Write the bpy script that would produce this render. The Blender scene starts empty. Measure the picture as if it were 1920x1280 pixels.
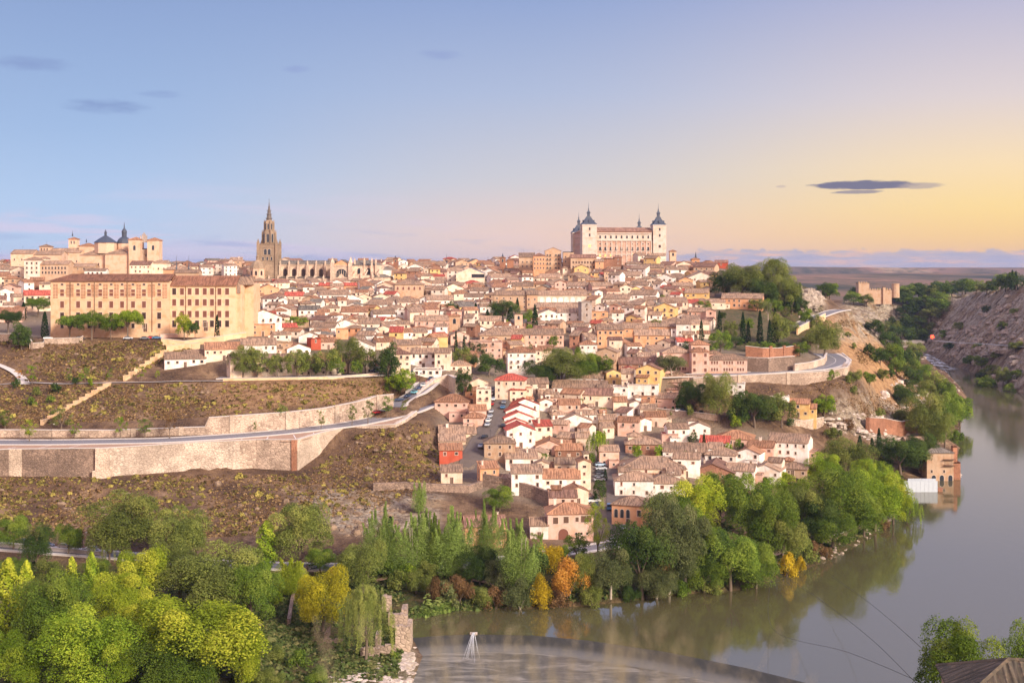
import bpy, math, random
import numpy as np
from mathutils import Vector, Matrix

R = math.radians
H, F, U0, V0 = 90.0, 2300.0, 960.0, 500.0      # eye height, focal length in photo pixels, principal point
scene = bpy.context.scene
COL = scene.collection
random.seed(7)

# ------------------------------------------------------------------ camera
cd = bpy.data.cameras.new('camera')
cam = bpy.data.objects.new('camera', cd)
COL.objects.link(cam)
cam.location = (0, 0, H)
cam.rotation_euler = (R(90), 0, 0)
cd.sensor_width = 36.0
cd.lens = F / 1920 * 36.0
cd.shift_y = -140.0 / 1920
cd.clip_start = 0.3
cd.clip_end = 60000
cd.dof.use_dof = True
cd.dof.focus_distance = 520
cd.dof.aperture_fstop = 1.5
scene.camera = cam

# ------------------------------------------------------------------ view
scene.view_settings.view_transform = 'Standard'
scene.view_settings.look = 'None'
scene.view_settings.exposure = 0.28
scene.view_settings.gamma = 1.0
scene.view_settings.use_curve_mapping = False
scene.cycles.max_bounces = 6
scene.cycles.diffuse_bounces = 3
scene.cycles.glossy_bounces = 3
scene.cycles.transparent_max_bounces = 8
scene.cycles.use_denoising = True

def s2l(*c):
    if len(c) == 1: c = c[0]
    out = []
    for x in c[:3]:
        x = x / 255.0
        out.append(x / 12.92 if x <= .04045 else ((x + .055) / 1.055) ** 2.4)
    return tuple(out) + (1.0,)

class NT:
    """small helper round a node tree"""
    def __init__(s, tree):
        s.t = tree
    def n(s, typ, **kw):
        nd = s.t.nodes.new('ShaderNode' + typ)
        for k, v in kw.items():
            if k.startswith('i_'):
                key = k[2:]
                key = int(key) if key.isdigit() else key.replace('_', ' ')
                s.set(nd.inputs[key], v)
            else:
                setattr(nd, k, v)
        return nd
    def set(s, inp, v):
        if isinstance(v, bpy.types.NodeSocket): s.t.links.new(v, inp)
        else: inp.default_value = v
    def math(s, op, a, b=0.0, c=None, clamp=False):
        nd = s.t.nodes.new('ShaderNodeMath'); nd.operation = op; nd.use_clamp = clamp
        s.set(nd.inputs[0], a); s.set(nd.inputs[1], b)
        if c is not None: s.set(nd.inputs[2], c)
        return nd.outputs[0]
    def mix(s, fac, a, b, blend='MIX'):
        nd = s.t.nodes.new('ShaderNodeMix'); nd.data_type = 'RGBA'; nd.blend_type = blend
        s.set(nd.inputs[0], fac); s.set(nd.inputs[6], a); s.set(nd.inputs[7], b)
        return nd.outputs[2]
    def ramp(s, fac, stops, interp='LINEAR'):
        nd = s.t.nodes.new('ShaderNodeValToRGB'); cr = nd.color_ramp; cr.interpolation = interp
        while len(cr.elements) < len(stops): cr.elements.new(0.5)
        for e, (p, c) in zip(cr.elements, stops):
            e.position = p
            e.color = c if len(c) == 4 else tuple(c) + (1.0,)
        s.set(nd.inputs[0], fac)
        return nd.outputs[0]
    def noise(s, vec, scale, detail=4, rough=.55, dist=0.0):
        nd = s.t.nodes.new('ShaderNodeTexNoise')
        if vec is not None: s.set(nd.inputs['Vector'], vec)
        nd.inputs['Scale'].default_value = scale; nd.inputs['Detail'].default_value = detail
        nd.inputs['Roughness'].default_value = rough; nd.inputs['Distortion'].default_value = dist
        return nd.outputs[0]
    def vmul(s, vec, xyz):
        nd = s.t.nodes.new('ShaderNodeVectorMath'); nd.operation = 'MULTIPLY'
        s.set(nd.inputs[0], vec); nd.inputs[1].default_value = xyz
        return nd.outputs[0]
    def smooth(s, x, a, b, lo=0.0, hi=1.0):
        nd = s.t.nodes.new('ShaderNodeMapRange'); nd.interpolation_type = 'SMOOTHSTEP'
        s.set(nd.inputs[0], x); nd.inputs[1].default_value = a; nd.inputs[2].default_value = b
        nd.inputs[3].default_value = lo; nd.inputs[4].default_value = hi
        return nd.outputs[0]

# ------------------------------------------------------------------ sky
world = bpy.data.worlds.new('World')
scene.world = world
world.use_nodes = True
wt = world.node_tree
for n_ in list(wt.nodes): wt.nodes.remove(n_)
W = NT(wt)
SUN_EL, SUN_AZ = R(25), R(138)          # the bright part of the sky behind the viewer's right shoulder (azimuth from +Y to +X)
tc = W.n('TexCoord').outputs['Generated']
sep = W.n('SeparateXYZ', i_0=tc)
sx, sy, sz = sep.outputs
el = W.math('MULTIPLY', W.math('ARCSINE', sz), 180 / math.pi)            # degrees
az = W.math('MULTIPLY', W.math('ARCTAN2', sx, sy), 180 / math.pi)       # 0 ahead, + to the right
eln = W.math('DIVIDE', el, 90.0, clamp=True)
def P(*stops): return [((e / 90.0), s2l(c)) for e, c in stops]
left = W.ramp(eln, P((0, (190, 208, 234)), (3, (178, 202, 234)), (6.2, (160, 186, 224)), (12.3, (139, 162, 206)), (35, (112, 138, 200)), (90, (190, 186, 214))))
mid = W.ramp(eln, P((0, (240, 205, 188)), (1.6, (240, 207, 190)), (4, (208, 204, 208)), (8, (176, 188, 216)), (12.3, (147, 166, 208)), (35, (120, 142, 202)), (90, (190, 186, 214))))
right = W.ramp(eln, P((0, (244, 192, 145)), (1.2, (250, 206, 140)), (2.6, (253, 219, 150)), (4.5, (248, 221, 178)), (7.5, (221, 208, 208)), (12.3, (177, 179, 209)), (30, (160, 166, 210)), (90, (190, 186, 214))))
m1 = W.smooth(az, -20, 4)
m2 = W.smooth(az, 0, 23)
skyc = W.mix(m2, W.mix(m1, left, mid), right)
# unseen sky behind the viewer set brighter and pinker, as soft fill
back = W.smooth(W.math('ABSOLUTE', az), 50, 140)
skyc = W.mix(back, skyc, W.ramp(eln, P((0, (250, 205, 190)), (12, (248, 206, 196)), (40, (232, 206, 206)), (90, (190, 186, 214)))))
# thin clouds, as directions in the sky
cv = W.n('CombineXYZ', i_0=W.math('MULTIPLY', az, .07), i_1=W.math('MULTIPLY', el, .62), i_2=0.0).outputs[0]
cn = W.noise(cv, 1.6, 6, .55, .5)
low = W.math('MULTIPLY', W.smooth(el, 4.6, .2), W.smooth(az, 6, -14))
lc = W.math('MULTIPLY', W.smooth(cn, .48, .66), low)
skyc = W.mix(W.math('MULTIPLY', lc, .85), skyc, s2l(222, 206, 228))
lc2 = W.math('MULTIPLY', W.smooth(W.noise(cv, 2.6, 6, .55, .4), .52, .68), W.math('MULTIPLY', W.smooth(el, 2.4, .1), W.smooth(az, 14, -6)))
skyc = W.mix(W.math('MULTIPLY', lc2, .75), skyc, s2l(150, 168, 212))
# bank of cloud along the horizon to the right
az2 = W.n('CombineXYZ', i_0=W.math('MULTIPLY', az, .55), i_1=W.math('MULTIPLY', el, .9), i_2=3.0).outputs[0]
topn = W.math('MULTIPLY_ADD', W.noise(az2, 1.3, 6, .62), 1.5, .02)
bank = W.math('MULTIPLY', W.smooth(W.math('SUBTRACT', topn, el), -.06, .16), W.smooth(az, 6.5, 8.5))
bcol = W.ramp(W.noise(cv, 5, 5, .6), [(.36, s2l(172, 172, 196)), (.5, s2l(196, 182, 190)), (.62, s2l(250, 196, 160))])
skyc = W.mix(W.math('MULTIPLY', bank, .88), skyc, bcol)
# lens-shaped dark cloud and a few faint wisps
def blob(u, v, ru, rv, col, amt, seed, soft=.5):
    global skyc
    a0 = math.degrees(math.atan((u - U0) / F)); e0 = math.degrees(math.atan((V0 - v) / F * math.cos(R(a0))))
    ra = ru / F * 57.3 * math.cos(R(a0)) ** 2; re = rv / F * 57.3
    x = W.math('DIVIDE', W.math('SUBTRACT', az, a0), ra)
    y = W.math('DIVIDE', W.math('SUBTRACT', el, e0), re)
    nv = W.n('CombineXYZ', i_0=W.math('MULTIPLY', az, .6), i_1=W.math('MULTIPLY', el, 2.6), i_2=float(seed)).outputs[0]
    nn = W.math('MULTIPLY_ADD', W.noise(nv, 1.7, 5, .6), 1.5, -.75)
    r = W.math('ADD', W.math('ADD', W.math('MULTIPLY', x, x), W.math('MULTIPLY', y, y)), nn)
    skyc = W.mix(W.math('MULTIPLY', W.smooth(r, 1.0, soft), amt), skyc, s2l(col))
blob(1622, 347, 112, 9, (112, 112, 140), .95, 1.0, .45)
blob(1610, 360, 55, 4, (140, 135, 152), .8, 2.3, .4)
blob(1725, 348, 50, 7, (172, 158, 160), .7, 5.1, .2)
blob(1465, 350, 12, 3, (200, 180, 175), .6, 8.1, .2)
blob(200, 200, 95, 16, (120, 140, 190), .55, 3.7, -.2)
blob(60, 120, 90, 16, (124, 142, 192), .5, 4.1, -.2)
blob(825, 103, 50, 12, (140, 156, 204), .5, 6.2, -.2)
blob(555, 130, 35, 9, (140, 156, 206), .45, 7.7, -.2)
blob(300, 177, 45, 9, (128, 147, 198), .4, 9.3, -.2)
blob(160, 412, 110, 14, (214, 206, 230), .6, 10.4, -.1)
hs_ = W.n('HueSaturation', i_Color=skyc); hs_.inputs['Saturation'].default_value = 1.0; skyc = hs_.outputs[0]
nish = W.n('TexSky')
nish.sky_type = 'NISHITA'; nish.sun_disc = False; nish.sun_elevation = SUN_EL; nish.sun_rotation = SUN_AZ
nb = W.n('Background', i_Color=nish.outputs[0], i_Strength=.0006)
lift = W.math('MULTIPLY_ADD', W.math('MAXIMUM', back, W.smooth(el, 16, 45)), .45, .86)      # unseen sky overhead and behind the viewer boosted to fill the shadows
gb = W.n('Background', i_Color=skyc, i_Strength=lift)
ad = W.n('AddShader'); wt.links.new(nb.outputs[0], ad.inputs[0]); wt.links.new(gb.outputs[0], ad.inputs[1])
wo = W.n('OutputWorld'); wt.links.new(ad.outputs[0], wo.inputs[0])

# ------------------------------------------------------------------ the low, very soft light of dawn
sl = bpy.data.lights.new('sun', 'SUN')
sl.energy = 5.0; sl.angle = R(15); sl.color = (1.0, .89, .73)
sun = bpy.data.objects.new('sun', sl); COL.objects.link(sun)
sdir = Vector((math.sin(SUN_AZ) * math.cos(SUN_EL), math.cos(SUN_AZ) * math.cos(SUN_EL), math.sin(SUN_EL)))
sun.rotation_euler = sdir.to_track_quat('Z', 'Y').to_euler()

# ------------------------------------------------------------------ placing helpers
def pz(u, v, z):
    Y = (H - z) * F / (v - V0)
    return ((u - U0) / F * Y, Y, z)
def py(u, v, Y): return ((u - U0) / F * Y, Y, H - (v - V0) / F * Y)
def xy(u, Y): return (u - U0) / F * Y
def proj(p): return (U0 + F * p[0] / p[1], V0 + F * (H - p[2]) / p[1])

# ------------------------------------------------------------------ mesh helpers
class MB:
    """collects faces with material slots, uv and a tint, and links them as one mesh"""
    def __init__(s):
        s.v = []; s.f = []; s.m = []; s.uv = []; s.has_uv = False
    def face(s, pts, m=0, uv=None):
        i = len(s.v); s.v.extend([tuple(p) for p in pts]); s.f.append(tuple(range(i, i + len(pts)))); s.m.append(m)
        if uv is not None: s.has_uv = True
        s.uv.append(uv)
    def box(s, x0, x1, y0, y1, z0, z1, m=0, bottom=False, M=None):
        c = [(x0, y0, z0), (x1, y0, z0), (x1, y1, z0), (x0, y1, z0), (x0, y0, z1), (x1, y0, z1), (x1, y1, z1), (x0, y1, z1)]
        if M is not None: c = [tuple(M @ Vector(p)) for p in c]
        i = len(s.v); s.v.extend(c)
        fs = [(0, 1, 5, 4), (1, 2, 6, 5), (2, 3, 7, 6), (3, 0, 4, 7), (4, 5, 6, 7)]
        if bottom: fs.append((3, 2, 1, 0))
        for f in fs:
            s.f.append(tuple(i + k for k in f)); s.m.append(m); s.uv.append(None)
    def ring(s, profile, n=12, cx=0, cy=0, m=0, rot=0.0, cap=True):
        """profile: list of (radius, z) swept round n sides"""
        i = len(s.v)
        for r, z in profile:
            for k in range(n):
                a = rot + 2 * math.pi * k / n
                s.v.append((cx + r * math.cos(a), cy + r * math.sin(a), z))
        for j in range(len(profile) - 1):
            for k in range(n):
                a = i + j * n + k; b = i + j * n + (k + 1) % n
                s.f.append((a, b, b + n, a + n)); s.m.append(m); s.uv.append(None)
        if cap:
            s.f.append(tuple(i + (len(profile) - 1) * n + k for k in range(n))); s.m.append(m); s.uv.append(None)
    def tube(s, pts, r0, r1=None, n=6, m=0):
        r1 = r0 if r1 is None else r1
        pts = [Vector(p) for p in pts]; i = len(s.v); L = len(pts)
        for j, p in enumerate(pts):
            d = (pts[min(j + 1, L - 1)] - pts[max(j - 1, 0)]).normalized()
            a = d.orthogonal().normalized(); b = d.cross(a)
            r = r0 + (r1 - r0) * j / max(1, L - 1)
            for k in range(n):
                t = 2 * math.pi * k / n
                s.v.append(tuple(p + (a * math.cos(t) + b * math.sin(t)) * r))
        for j in range(L - 1):
            for k in range(n):
                a = i + j * n + k; b = i + j * n + (k + 1) % n
                s.f.append((a, b, b + n, a + n)); s.m.append(m); s.uv.append(None)
    def add(s, o, M):
        i = len(s.v)
        s.v.extend([tuple(M @ Vector(p)) for p in o.v])
        for f, m, uv in zip(o.f, o.m, o.uv):
            s.f.append(tuple(i + k for k in f)); s.m.append(m); s.uv.append(uv)
        s.has_uv |= o.has_uv
    def mesh(s, name, mats, smooth=False):
        me = bpy.data.meshes.new(name)
        me.from_pydata(s.v, [], s.f)
        for m in (mats if isinstance(mats, (list, tuple)) else [mats]): me.materials.append(m)
        me.polygons.foreach_set('material_index', s.m)
        if s.has_uv:
            ul = me.uv_layers.new(name='UVMap'); arr = []
            for f, uv in zip(s.f, s.uv):
                arr.extend([(0, 0)] * len(f) if uv is None else uv)
            ul.data.foreach_set('uv', np.array(arr, dtype=np.float32).ravel())
        if smooth: me.polygons.foreach_set('use_smooth', [True] * len(s.f))
        me.update()
        return me
    def build(s, name, mats, parent=None, loc=(0, 0, 0), smooth=False):
        return link(name, s.mesh(name, mats, smooth), parent, loc)

def link(name, me, parent=None, loc=(0, 0, 0), rotz=0.0):
    o = bpy.data.objects.new(name, me); COL.objects.link(o)
    if parent is not None: o.parent = parent
    o.location = loc
    if rotz: o.rotation_euler = (0, 0, rotz)
    return o
def empty(name, loc, rotz=0.0):
    o = bpy.data.objects.new(name, None); COL.objects.link(o); o.location = loc; o.rotation_euler = (0, 0, rotz)
    o.empty_display_size = .5
    return o
def tag(o, label=None, cat=None, group=None, kind=None):
    if label: o['label'] = label
    if cat: o['category'] = cat
    if group: o['group'] = group
    if kind: o['kind'] = kind
    return o
# ------------------------------------------------------------------ terrain
ctl = []
def cv_(u, v, z): ctl.append(pz(u, v, z))
def cy_(u, Y, z): ctl.append((xy(u, Y), Y, z))
for x in (-320, -200, -100, 0, 60, 120, 200, 320):
    for y in (-20, 60, 120, 180, 232): ctl.append((x, y, 88.3 - .372 * y if y < 232 else 1))
for t in ('0 1280 3|150 1280 3|300 1280 3|450 1280 2.5|600 1260 1.5|700 1230 1|0 1180 3.5|150 1150 3.5|350 1120 3.5|500 1120 3|620 1100 3|700 1110 2.5|'
          '0 1060 4.5|200 1060 5|400 1070 5|560 1060 5|0 1030 6|200 1030 6|350 1020 7|0 1000 8|300 1000 8|560 1000 9|700 960 10|820 925 12|750 1030 5|880 1060 4|1000 1060 4|'
          '0 930 13|300 930 13|560 930 13|0 890 17|220 882 17|420 884 17|560 880 16.5|620 900 14.5|700 900 15|700 850 20|800 850 18|830 800 23|600 850 19|745 804 28|800 790 27.5|690 808 27.3|650 813 26|'
          '250 824 26.5|500 812 27.3|0 829 26|660 793 28.7|730 780 30.2|800 755 33.4|840 738 36|0 800 30|200 800 30|400 780 31|540 768 33|700 735 36|'
          '100 760 35|300 760 35|500 740 37.5|100 720 41|300 718 41|420 710 42.3|560 706 43|720 703 43|800 700 43|830 690 44|'
          '0 690 46|100 680 47.5|300 670 49|200 640 56|60 640 56|300 636 57|450 636 57|0 620 58|450 620 59|600 690 45|600 640 54|600 600 62|600 570 68|600 545 74|700 640 54|'
          '900 900 13.5|840 895 13|960 895 13|1000 925 10|1060 1010 5|1160 1000 5|1170 940 9|1130 870 15|1170 830 18|1120 810 21|1150 780 27|1000 700 40|880 890 14|890 850 20|920 790 28|935 750 34|950 720 38|900 700 41.5|'
          '1300 900 12|1450 870 14|1300 800 22|1500 850 14|1330 775 27|1400 790 25|1495 782 25|1400 722 37.6|1250 740 33|1250 700 41|1400 697 42.3|1480 690 42.6|1540 676 44|1510 727 35.6|1560 716 37.6|1600 706 37|1500 650 49|1400 650 49|'
          '1600 720 32|1650 745 23|1700 775 12|1560 775 22|1620 800 14|1700 830 7|1600 850 9|1540 830 14|1500 950 3.5|1300 1050 3|1420 1080 1.8|1600 990 2|1560 920 5|1640 900 3.5|1740 860 3|1400 930 6|1250 950 6|1200 1060 3.5|1100 1100 2|960 1110 2|850 1110 2').split('|'):
    cv_(*map(float, t.split()))
for t in ('-100 600 59|-100 800 80|-100 1000 88|100 650 62|100 720 72|100 800 82|200 840 84|100 1000 87.5|300 1000 87|300 800 78|300 680 66|450 700 69|450 800 75|450 900 80|450 1000 86.5|-50 450 27|-50 520 41|-50 400 13|'
          '600 850 74.5|600 950 80|600 1050 87.5|800 600 51|800 700 61|800 800 71|800 900 79.5|800 1000 86|800 1100 88.5|1000 650 55|1000 740 67|1000 820 77|1000 900 86|1000 960 90|'
          '1150 600 46|1150 650 57|1150 700 65|1150 760 75|1150 820 83|1150 860 90|1160 930 92|1300 620 51|1350 650 56|1350 700 65|1350 760 74|1330 840 87|1300 920 92|1400 860 86|1250 980 91|1400 960 84|1100 1050 91|'
          '1440 650 54|1440 700 65|1440 760 77|1500 745 73|1500 800 77|1530 830 72|1500 711 56|1570 748 63|1600 728 52|1640 690 41|1560 640 48|1600 650 43|1650 700 33|1700 680 14|1780 700 3|1770 760 3|1740 880 4|1700 760 12|1550 900 70|1620 850 52|1650 885 34|1690 934 14|1620 980 42|'
          '1720 820 8|1750 720 6|1500 1050 60|1450 1150 60|1300 1200 70|1000 1250 75|700 1250 75|400 1250 75|100 1250 75|0 1400 55|700 1400 55|1200 1400 50|1560 1250 53|1600 1200 43|1640 1300 55|1680 1250 53|1560 1120 40|1640 1120 22|1660 1180 12|1700 1350 55|'
          '1740 1000 2|1760 1080 8|1780 1040 18|1740 1150 14|1700 1210 12|1840 1010 22|1920 930 22|1920 960 33|1840 1060 36|1800 1130 40|1760 1200 44|1900 1050 60|1860 1120 66|1900 1180 74|1980 1000 62|2050 900 50|2050 800 12|2050 1050 78|1820 1250 64|1900 1400 66|1700 1480 50|1500 1480 47|2000 1480 55').split('|'):
    cy_(*map(float, t.split()))
ctl = np.array(ctl)

GX0, GX1, GY0, GY1, GS = -520.0, 720.0, -24.0, 1500.0, 3.0
nx = int((GX1 - GX0) / GS) + 1; ny = int((GY1 - GY0) / GS) + 1
gx = GX0 + np.arange(nx) * GS; gy = GY0 + np.arange(ny) * GS
XX, YY = np.meshgrid(gx, gy); pts = np.stack([XX.ravel(), YY.ravel()], 1)
def rbf_fit(c):
    n = len(c); d = np.linalg.norm(c[:, None, :2] - c[None, :, :2], axis=2)
    A = np.zeros((n + 3, n + 3)); A[:n, :n] = d - np.eye(n) * 2.5
    A[:n, n] = 1; A[:n, n + 1:n + 3] = c[:, :2] / 500; A[n:, :n] = A[:n, n:].T
    b = np.zeros(n + 3); b[:n] = c[:, 2]
    return np.linalg.lstsq(A, b, rcond=None)[0]
wts = rbf_fit(ctl)
def rbf_eval(p):
    out = wts[-3] + (p / 500) @ wts[-2:]
    for k in range(len(ctl)): out += wts[k] * np.hypot(p[:, 0] - ctl[k, 0], p[:, 1] - ctl[k, 1])
    return out
Z = rbf_eval(pts)

def vnoise(x, y, seed):
    """smooth value noise on a hash lattice"""
    xi = np.floor(x).astype(np.int64); yi = np.floor(y).astype(np.int64); fx = x - xi; fy = y - yi
    fx = fx * fx * (3 - 2 * fx); fy = fy * fy * (3 - 2 * fy)
    def h(a, b):
        t = (a * 374761393 + b * 668265263 + seed * 982451653) & 0x7fffffff
        t = ((t ^ (t >> 13)) * 1274126177) & 0x7fffffff
        return ((t ^ (t >> 16)) & 0xffff) / 65535.0 - .5
    return (h(xi, yi) * (1 - fx) + h(xi + 1, yi) * fx) * (1 - fy) + (h(xi, yi + 1) * (1 - fx) + h(xi + 1, yi + 1) * fx) * fy
def fbm(x, y, s, seed, octv=4):
    o = 0; a = 1.0
    for k in range(octv):
        o = o + a * vnoise(x / s, y / s, seed + k); s *= .5; a *= .5
    return o

def along(p, line, closed=False):
    """distance of points p to a polyline, signed side (+ = left of its direction) and z interpolated along it"""
    best = np.full(len(p), 1e9); side = np.zeros(len(p)); zz = np.zeros(len(p)); k2 = np.zeros(len(p))
    L = [np.array(q, float) for q in line]
    if closed: L = L + [L[0]]
    for a, b in zip(L[:-1], L[1:]):
        d = b[:2] - a[:2]; q = p - a[:2]; t = np.clip((q @ d) / (d @ d), 0, 1)
        e = q - t[:, None] * d; dist = np.hypot(e[:, 0], e[:, 1]); m = dist < best
        best[m] = dist[m]; side[m] = np.sign(d[0] * q[m, 1] - d[1] * q[m, 0])
        if len(a) > 2: zz[m] = a[2] + t[m] * (b[2] - a[2])
        if len(a) > 3: k2[m] = a[3] + t[m] * (b[3] - a[3])
    return best, side, zz, k2
def inside(p, poly):
    r = np.zeros(len(p), bool); n = len(poly)
    for i in range(n):
        (x0, y0), (x1, y1) = poly[i][:2], poly[(i + 1) % n][:2]
        if y0 == y1: continue
        c = ((y0 > p[:, 1]) != (y1 > p[:, 1])) & (p[:, 0] < (x1 - x0) * (p[:, 1] - y0) / (y1 - y0) + x0)
        r ^= c
    return r

# rough ground away from the streets (rock on the far bank, hummocks on the slopes)
wild = np.clip((pts[:, 0] / np.maximum(pts[:, 1], 50) * F + U0 - 1540) / 60, 0, 1) * np.clip((pts[:, 1] - 560) / 60, 0, 1)
nearb = np.clip((pts[:, 0] / np.maximum(pts[:, 1], 50) * F + U0 - 1720) / 60, .3, 1)
Z += nearb * wild * (fbm(pts[:, 0], pts[:, 1], 60, 3, 5) * 8.0 - np.abs(fbm(pts[:, 0], pts[:, 1], 26, 9, 4)) * 8)
hill = np.clip((500 - pts[:, 1]) / 20, 0, 1) * np.clip((pts[:, 1] - 350) / 20, 0, 1) * np.clip((-45 - pts[:, 0]) / 10, 0, 1)
Z += hill * (fbm(pts[:, 0], pts[:, 1], 22, 5, 4) * 1.5)

# ---- retaining walls: (u, v, z) of the top edge, and the ground level in front
def wallpts(s):
    out = []
    for t in s.split('|'):
        u, v, z, b = map(float, t.split()); x, y, z = pz(u, v, z); out.append((x, y, z, b))
    return out
def basewall(s):
    out = []
    for t in s.split('|'):
        u, v, z, h = map(float, t.split()); x, y, z = pz(u, v, z); out.append((x, y, z + h, z))
    return out
WALLS = {
    'big': wallpts('-60 848 26 17.5|20 845 26 17.3|195 843 26.3 16.6|215 842 26.3 17|370 832 26.5 17|480 827 26.7 16.8|558 827 27 16.3|605 813 27.5 20.5|652 803 28 25.6|692 801 28.5 27.9|742 798 29.3 28.7|762 788 30.3 29.7|782 773 32 31.2'),
    'road_upper': basewall('-60 819.5 26.3 2.2|205 819 26.5 1.9|384 814 27 2.2|392 813.5 27.1 5.6|540 804 27.9 5.8|612 794.5 28.7 5.6|671 784 30 6|709 775.5 31 6.6|738 767 32 5.5'),
    'ramp': wallpts('752 753 33.2 31.8|782 743 36 32.6|817 712 41.5 34.5|840 705 43 35.5|853 712 42.6 36'),
    'curve': wallpts('1300 711 41.3 39.3|1400 705.5 41.5 38.4|1508 701 41.8 36.8|1552 698 42.2 38.6|1590 690 42.6 38.8|1597 677 43.2 38.8|1580 664 44.5 42'),
}
def terrace(line, back, front=14.0):
    global Z
    d, s, zt_, zb = along(pts, line); sd = d * s          # + = behind (line runs left to right seen from the camera)
    d2 = d < 60
    hi = d2 & (sd > 3.6) & (sd < back)
    f = np.clip((sd - back + 6) / 6, 0, 1)
    Z = np.where(hi, zt_ * (1 - f) + Z * f, Z)
    lo = d2 & (sd <= 3.6) & (sd > -front)
    f = np.clip((-sd - 5) / (front - 5), 0, 1)
    Z = np.where(lo, zb * (1 - f) + Z * f, Z)
terrace(WALLS['road_upper'], 9)
terrace(WALLS['big'], 10)
terrace(WALLS['ramp'], 8, 5)
terrace(WALLS['curve'], 9)

# ---- roads, draped: (u, v, z) along the middle, width
def rp(s): return [pz(*map(float, t.split())) for t in s.split('|')]
def ry(s):
    o = []
    for t in s.split('|'):
        u, Y, z = map(float, t.split()); o.append((xy(u, Y), Y, z))
    return o
ROADS = {
    'ring_road': (rp('-80 829 26.0|0 829 26.1|100 829 26.2|200 827.5 26.3|300 825.5 26.5|400 820 26.9|500 812.5 27.4|560 806.5 27.8|600 801.5 28.2|660 794.5 28.9|728 780.5 30.3|765 770.5 31.4|802 755 33.6|840 738.5 36|860 733 37.2'), 10.5),
    'ramp_road': (rp('735 763 33|752 752 34|772 741 36.3|797 722 39.5|815 703 42.3|826 690 44|832 678 46'), 7.5),
    'terrace_road': (rp('410 708 42.4|480 707 42.6|560 706 43|650 704 43.2|720 701 43.6|780 696 44|838 690 44'), 9),
    'steep_street': (rp('872 898 13|878 880 15.5|884 862 18.5|893 842 21|905 820 24|918 797 27.5|930 772 31|937 752 34|936 737 36.2|925 724 38.2'), 8.5),
    'lower_street': (rp('1175 1020 4.4|1165 985 5.5|1160 950 8|1160 915 11|1155 885 13.5|1140 866 15.5|1165 845 17|1172 828 19|1168 815 20.5'), 8.5),
    'riverside_road': (rp('-60 1018 6.8|60 1029 6.4|160 1036 6|260 1044 5.6|400 1056 5|560 1062 4.8|700 1062 4.6|880 1056 4.4|1020 1040 4.3|1140 1022 4.4|1230 1010 4.5'), 6),
    'curve_road': (ry('1210 546 41|1300 550 41.4|1400 555 41.8|1480 565 42.2|1535 574 42.6|1562 592 43.2|1566 612 44|1548 632 45.2'), 10),
    'upper_road': (ry('1470 690 54|1500 711 56.5|1530 730 60|1560 745 62.8|1580 757 63.5'), 8),
    'gorge_road': (ry('1640 1165 18.5|1690 1165 18.5|1745 1120 22.5|1790 1070 24|1840 1020 26|1880 985 27|1930 955 27.5|2000 920 28'), 8),
}
for nm, (line, w) in ROADS.items():
    d, s, zr, _ = along(pts, line)
    inn = w / 2 + 1.2; f = np.clip((d - inn) / 6, 0, 1)
    Z = np.where(d < inn + 6, (zr - .12) * (1 - f) + Z * f, Z)
# ground is levelled under the long college and in front of it
def level(poly, z, soft=7):
    global Z
    m = inside(pts, poly); d, _, _, _ = along(pts, poly, True)
    f = np.where(m, 0, np.clip(d / soft, 0, 1)); Z = z * (1 - f) + Z * f
level([(xy(60, 562), 562), (xy(480, 566), 566), (xy(500, 600), 600), (xy(60, 600), 600)], 57)
level([(xy(1290, 519), 519), (xy(1385, 519), 519), (xy(1390, 532), 532), (xy(1290, 532), 532)], 27)

# ---- the river bed
shore = ('735 1300|752 1260|770 1218|768 1165|800 1156|850 1143|960 1141|1090 1136|1200 1123|1300 1111|1400 1104|1450 1086|1500 1069|1560 1046|1620 1012|1665 988|1690 958|1702 926|1745 906|1788 892|1800 850|1796 830|1806 800|'
         '1811 770|1812 745|1796 722|1770 705|1745 690|1725 677|1712 666|1698 656|1722 655|1752 668|1775 682|1810 692|1840 705|1870 720|1920 738|2100 800').split('|')
RIVER = [pz(*map(float, t.split()), 0.0)[:2] for t in shore] + [(420, 520), (300, 300), (150, 240), (60, 236), (-60, 232), (-300, 228), (-520, 226), (-520, 248), (-120, 250)]
ins = inside(pts, RIVER); d, _, _, _ = along(pts, RIVER, True)
Z = np.where(ins, -np.minimum(4.5, .3 + d * .35), np.minimum(Z, .35 + d * np.where((pts[:, 0] > 60) & (pts[:, 1] > 480), 1.15, .55)))
Z = np.where(~ins & (d > 1.5), np.maximum(Z, .5), Z)
ZG = Z.reshape(ny, nx)
def zt(x, y):
    """ground height (scalars or arrays)"""
    fx = np.clip((np.asarray(x, float) - GX0) / GS, 0, nx - 1.001); fy = np.clip((np.asarray(y, float) - GY0) / GS, 0, ny - 1.001)
    i = fx.astype(int); j = fy.astype(int); a = fx - i; b = fy - j
    return (ZG[j, i] * (1 - a) + ZG[j, i + 1] * a) * (1 - b) + (ZG[j + 1, i] * (1 - a) + ZG[j + 1, i + 1] * a) * b
YS = np.arange(236.0, 1480.0, 1.5)
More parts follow.
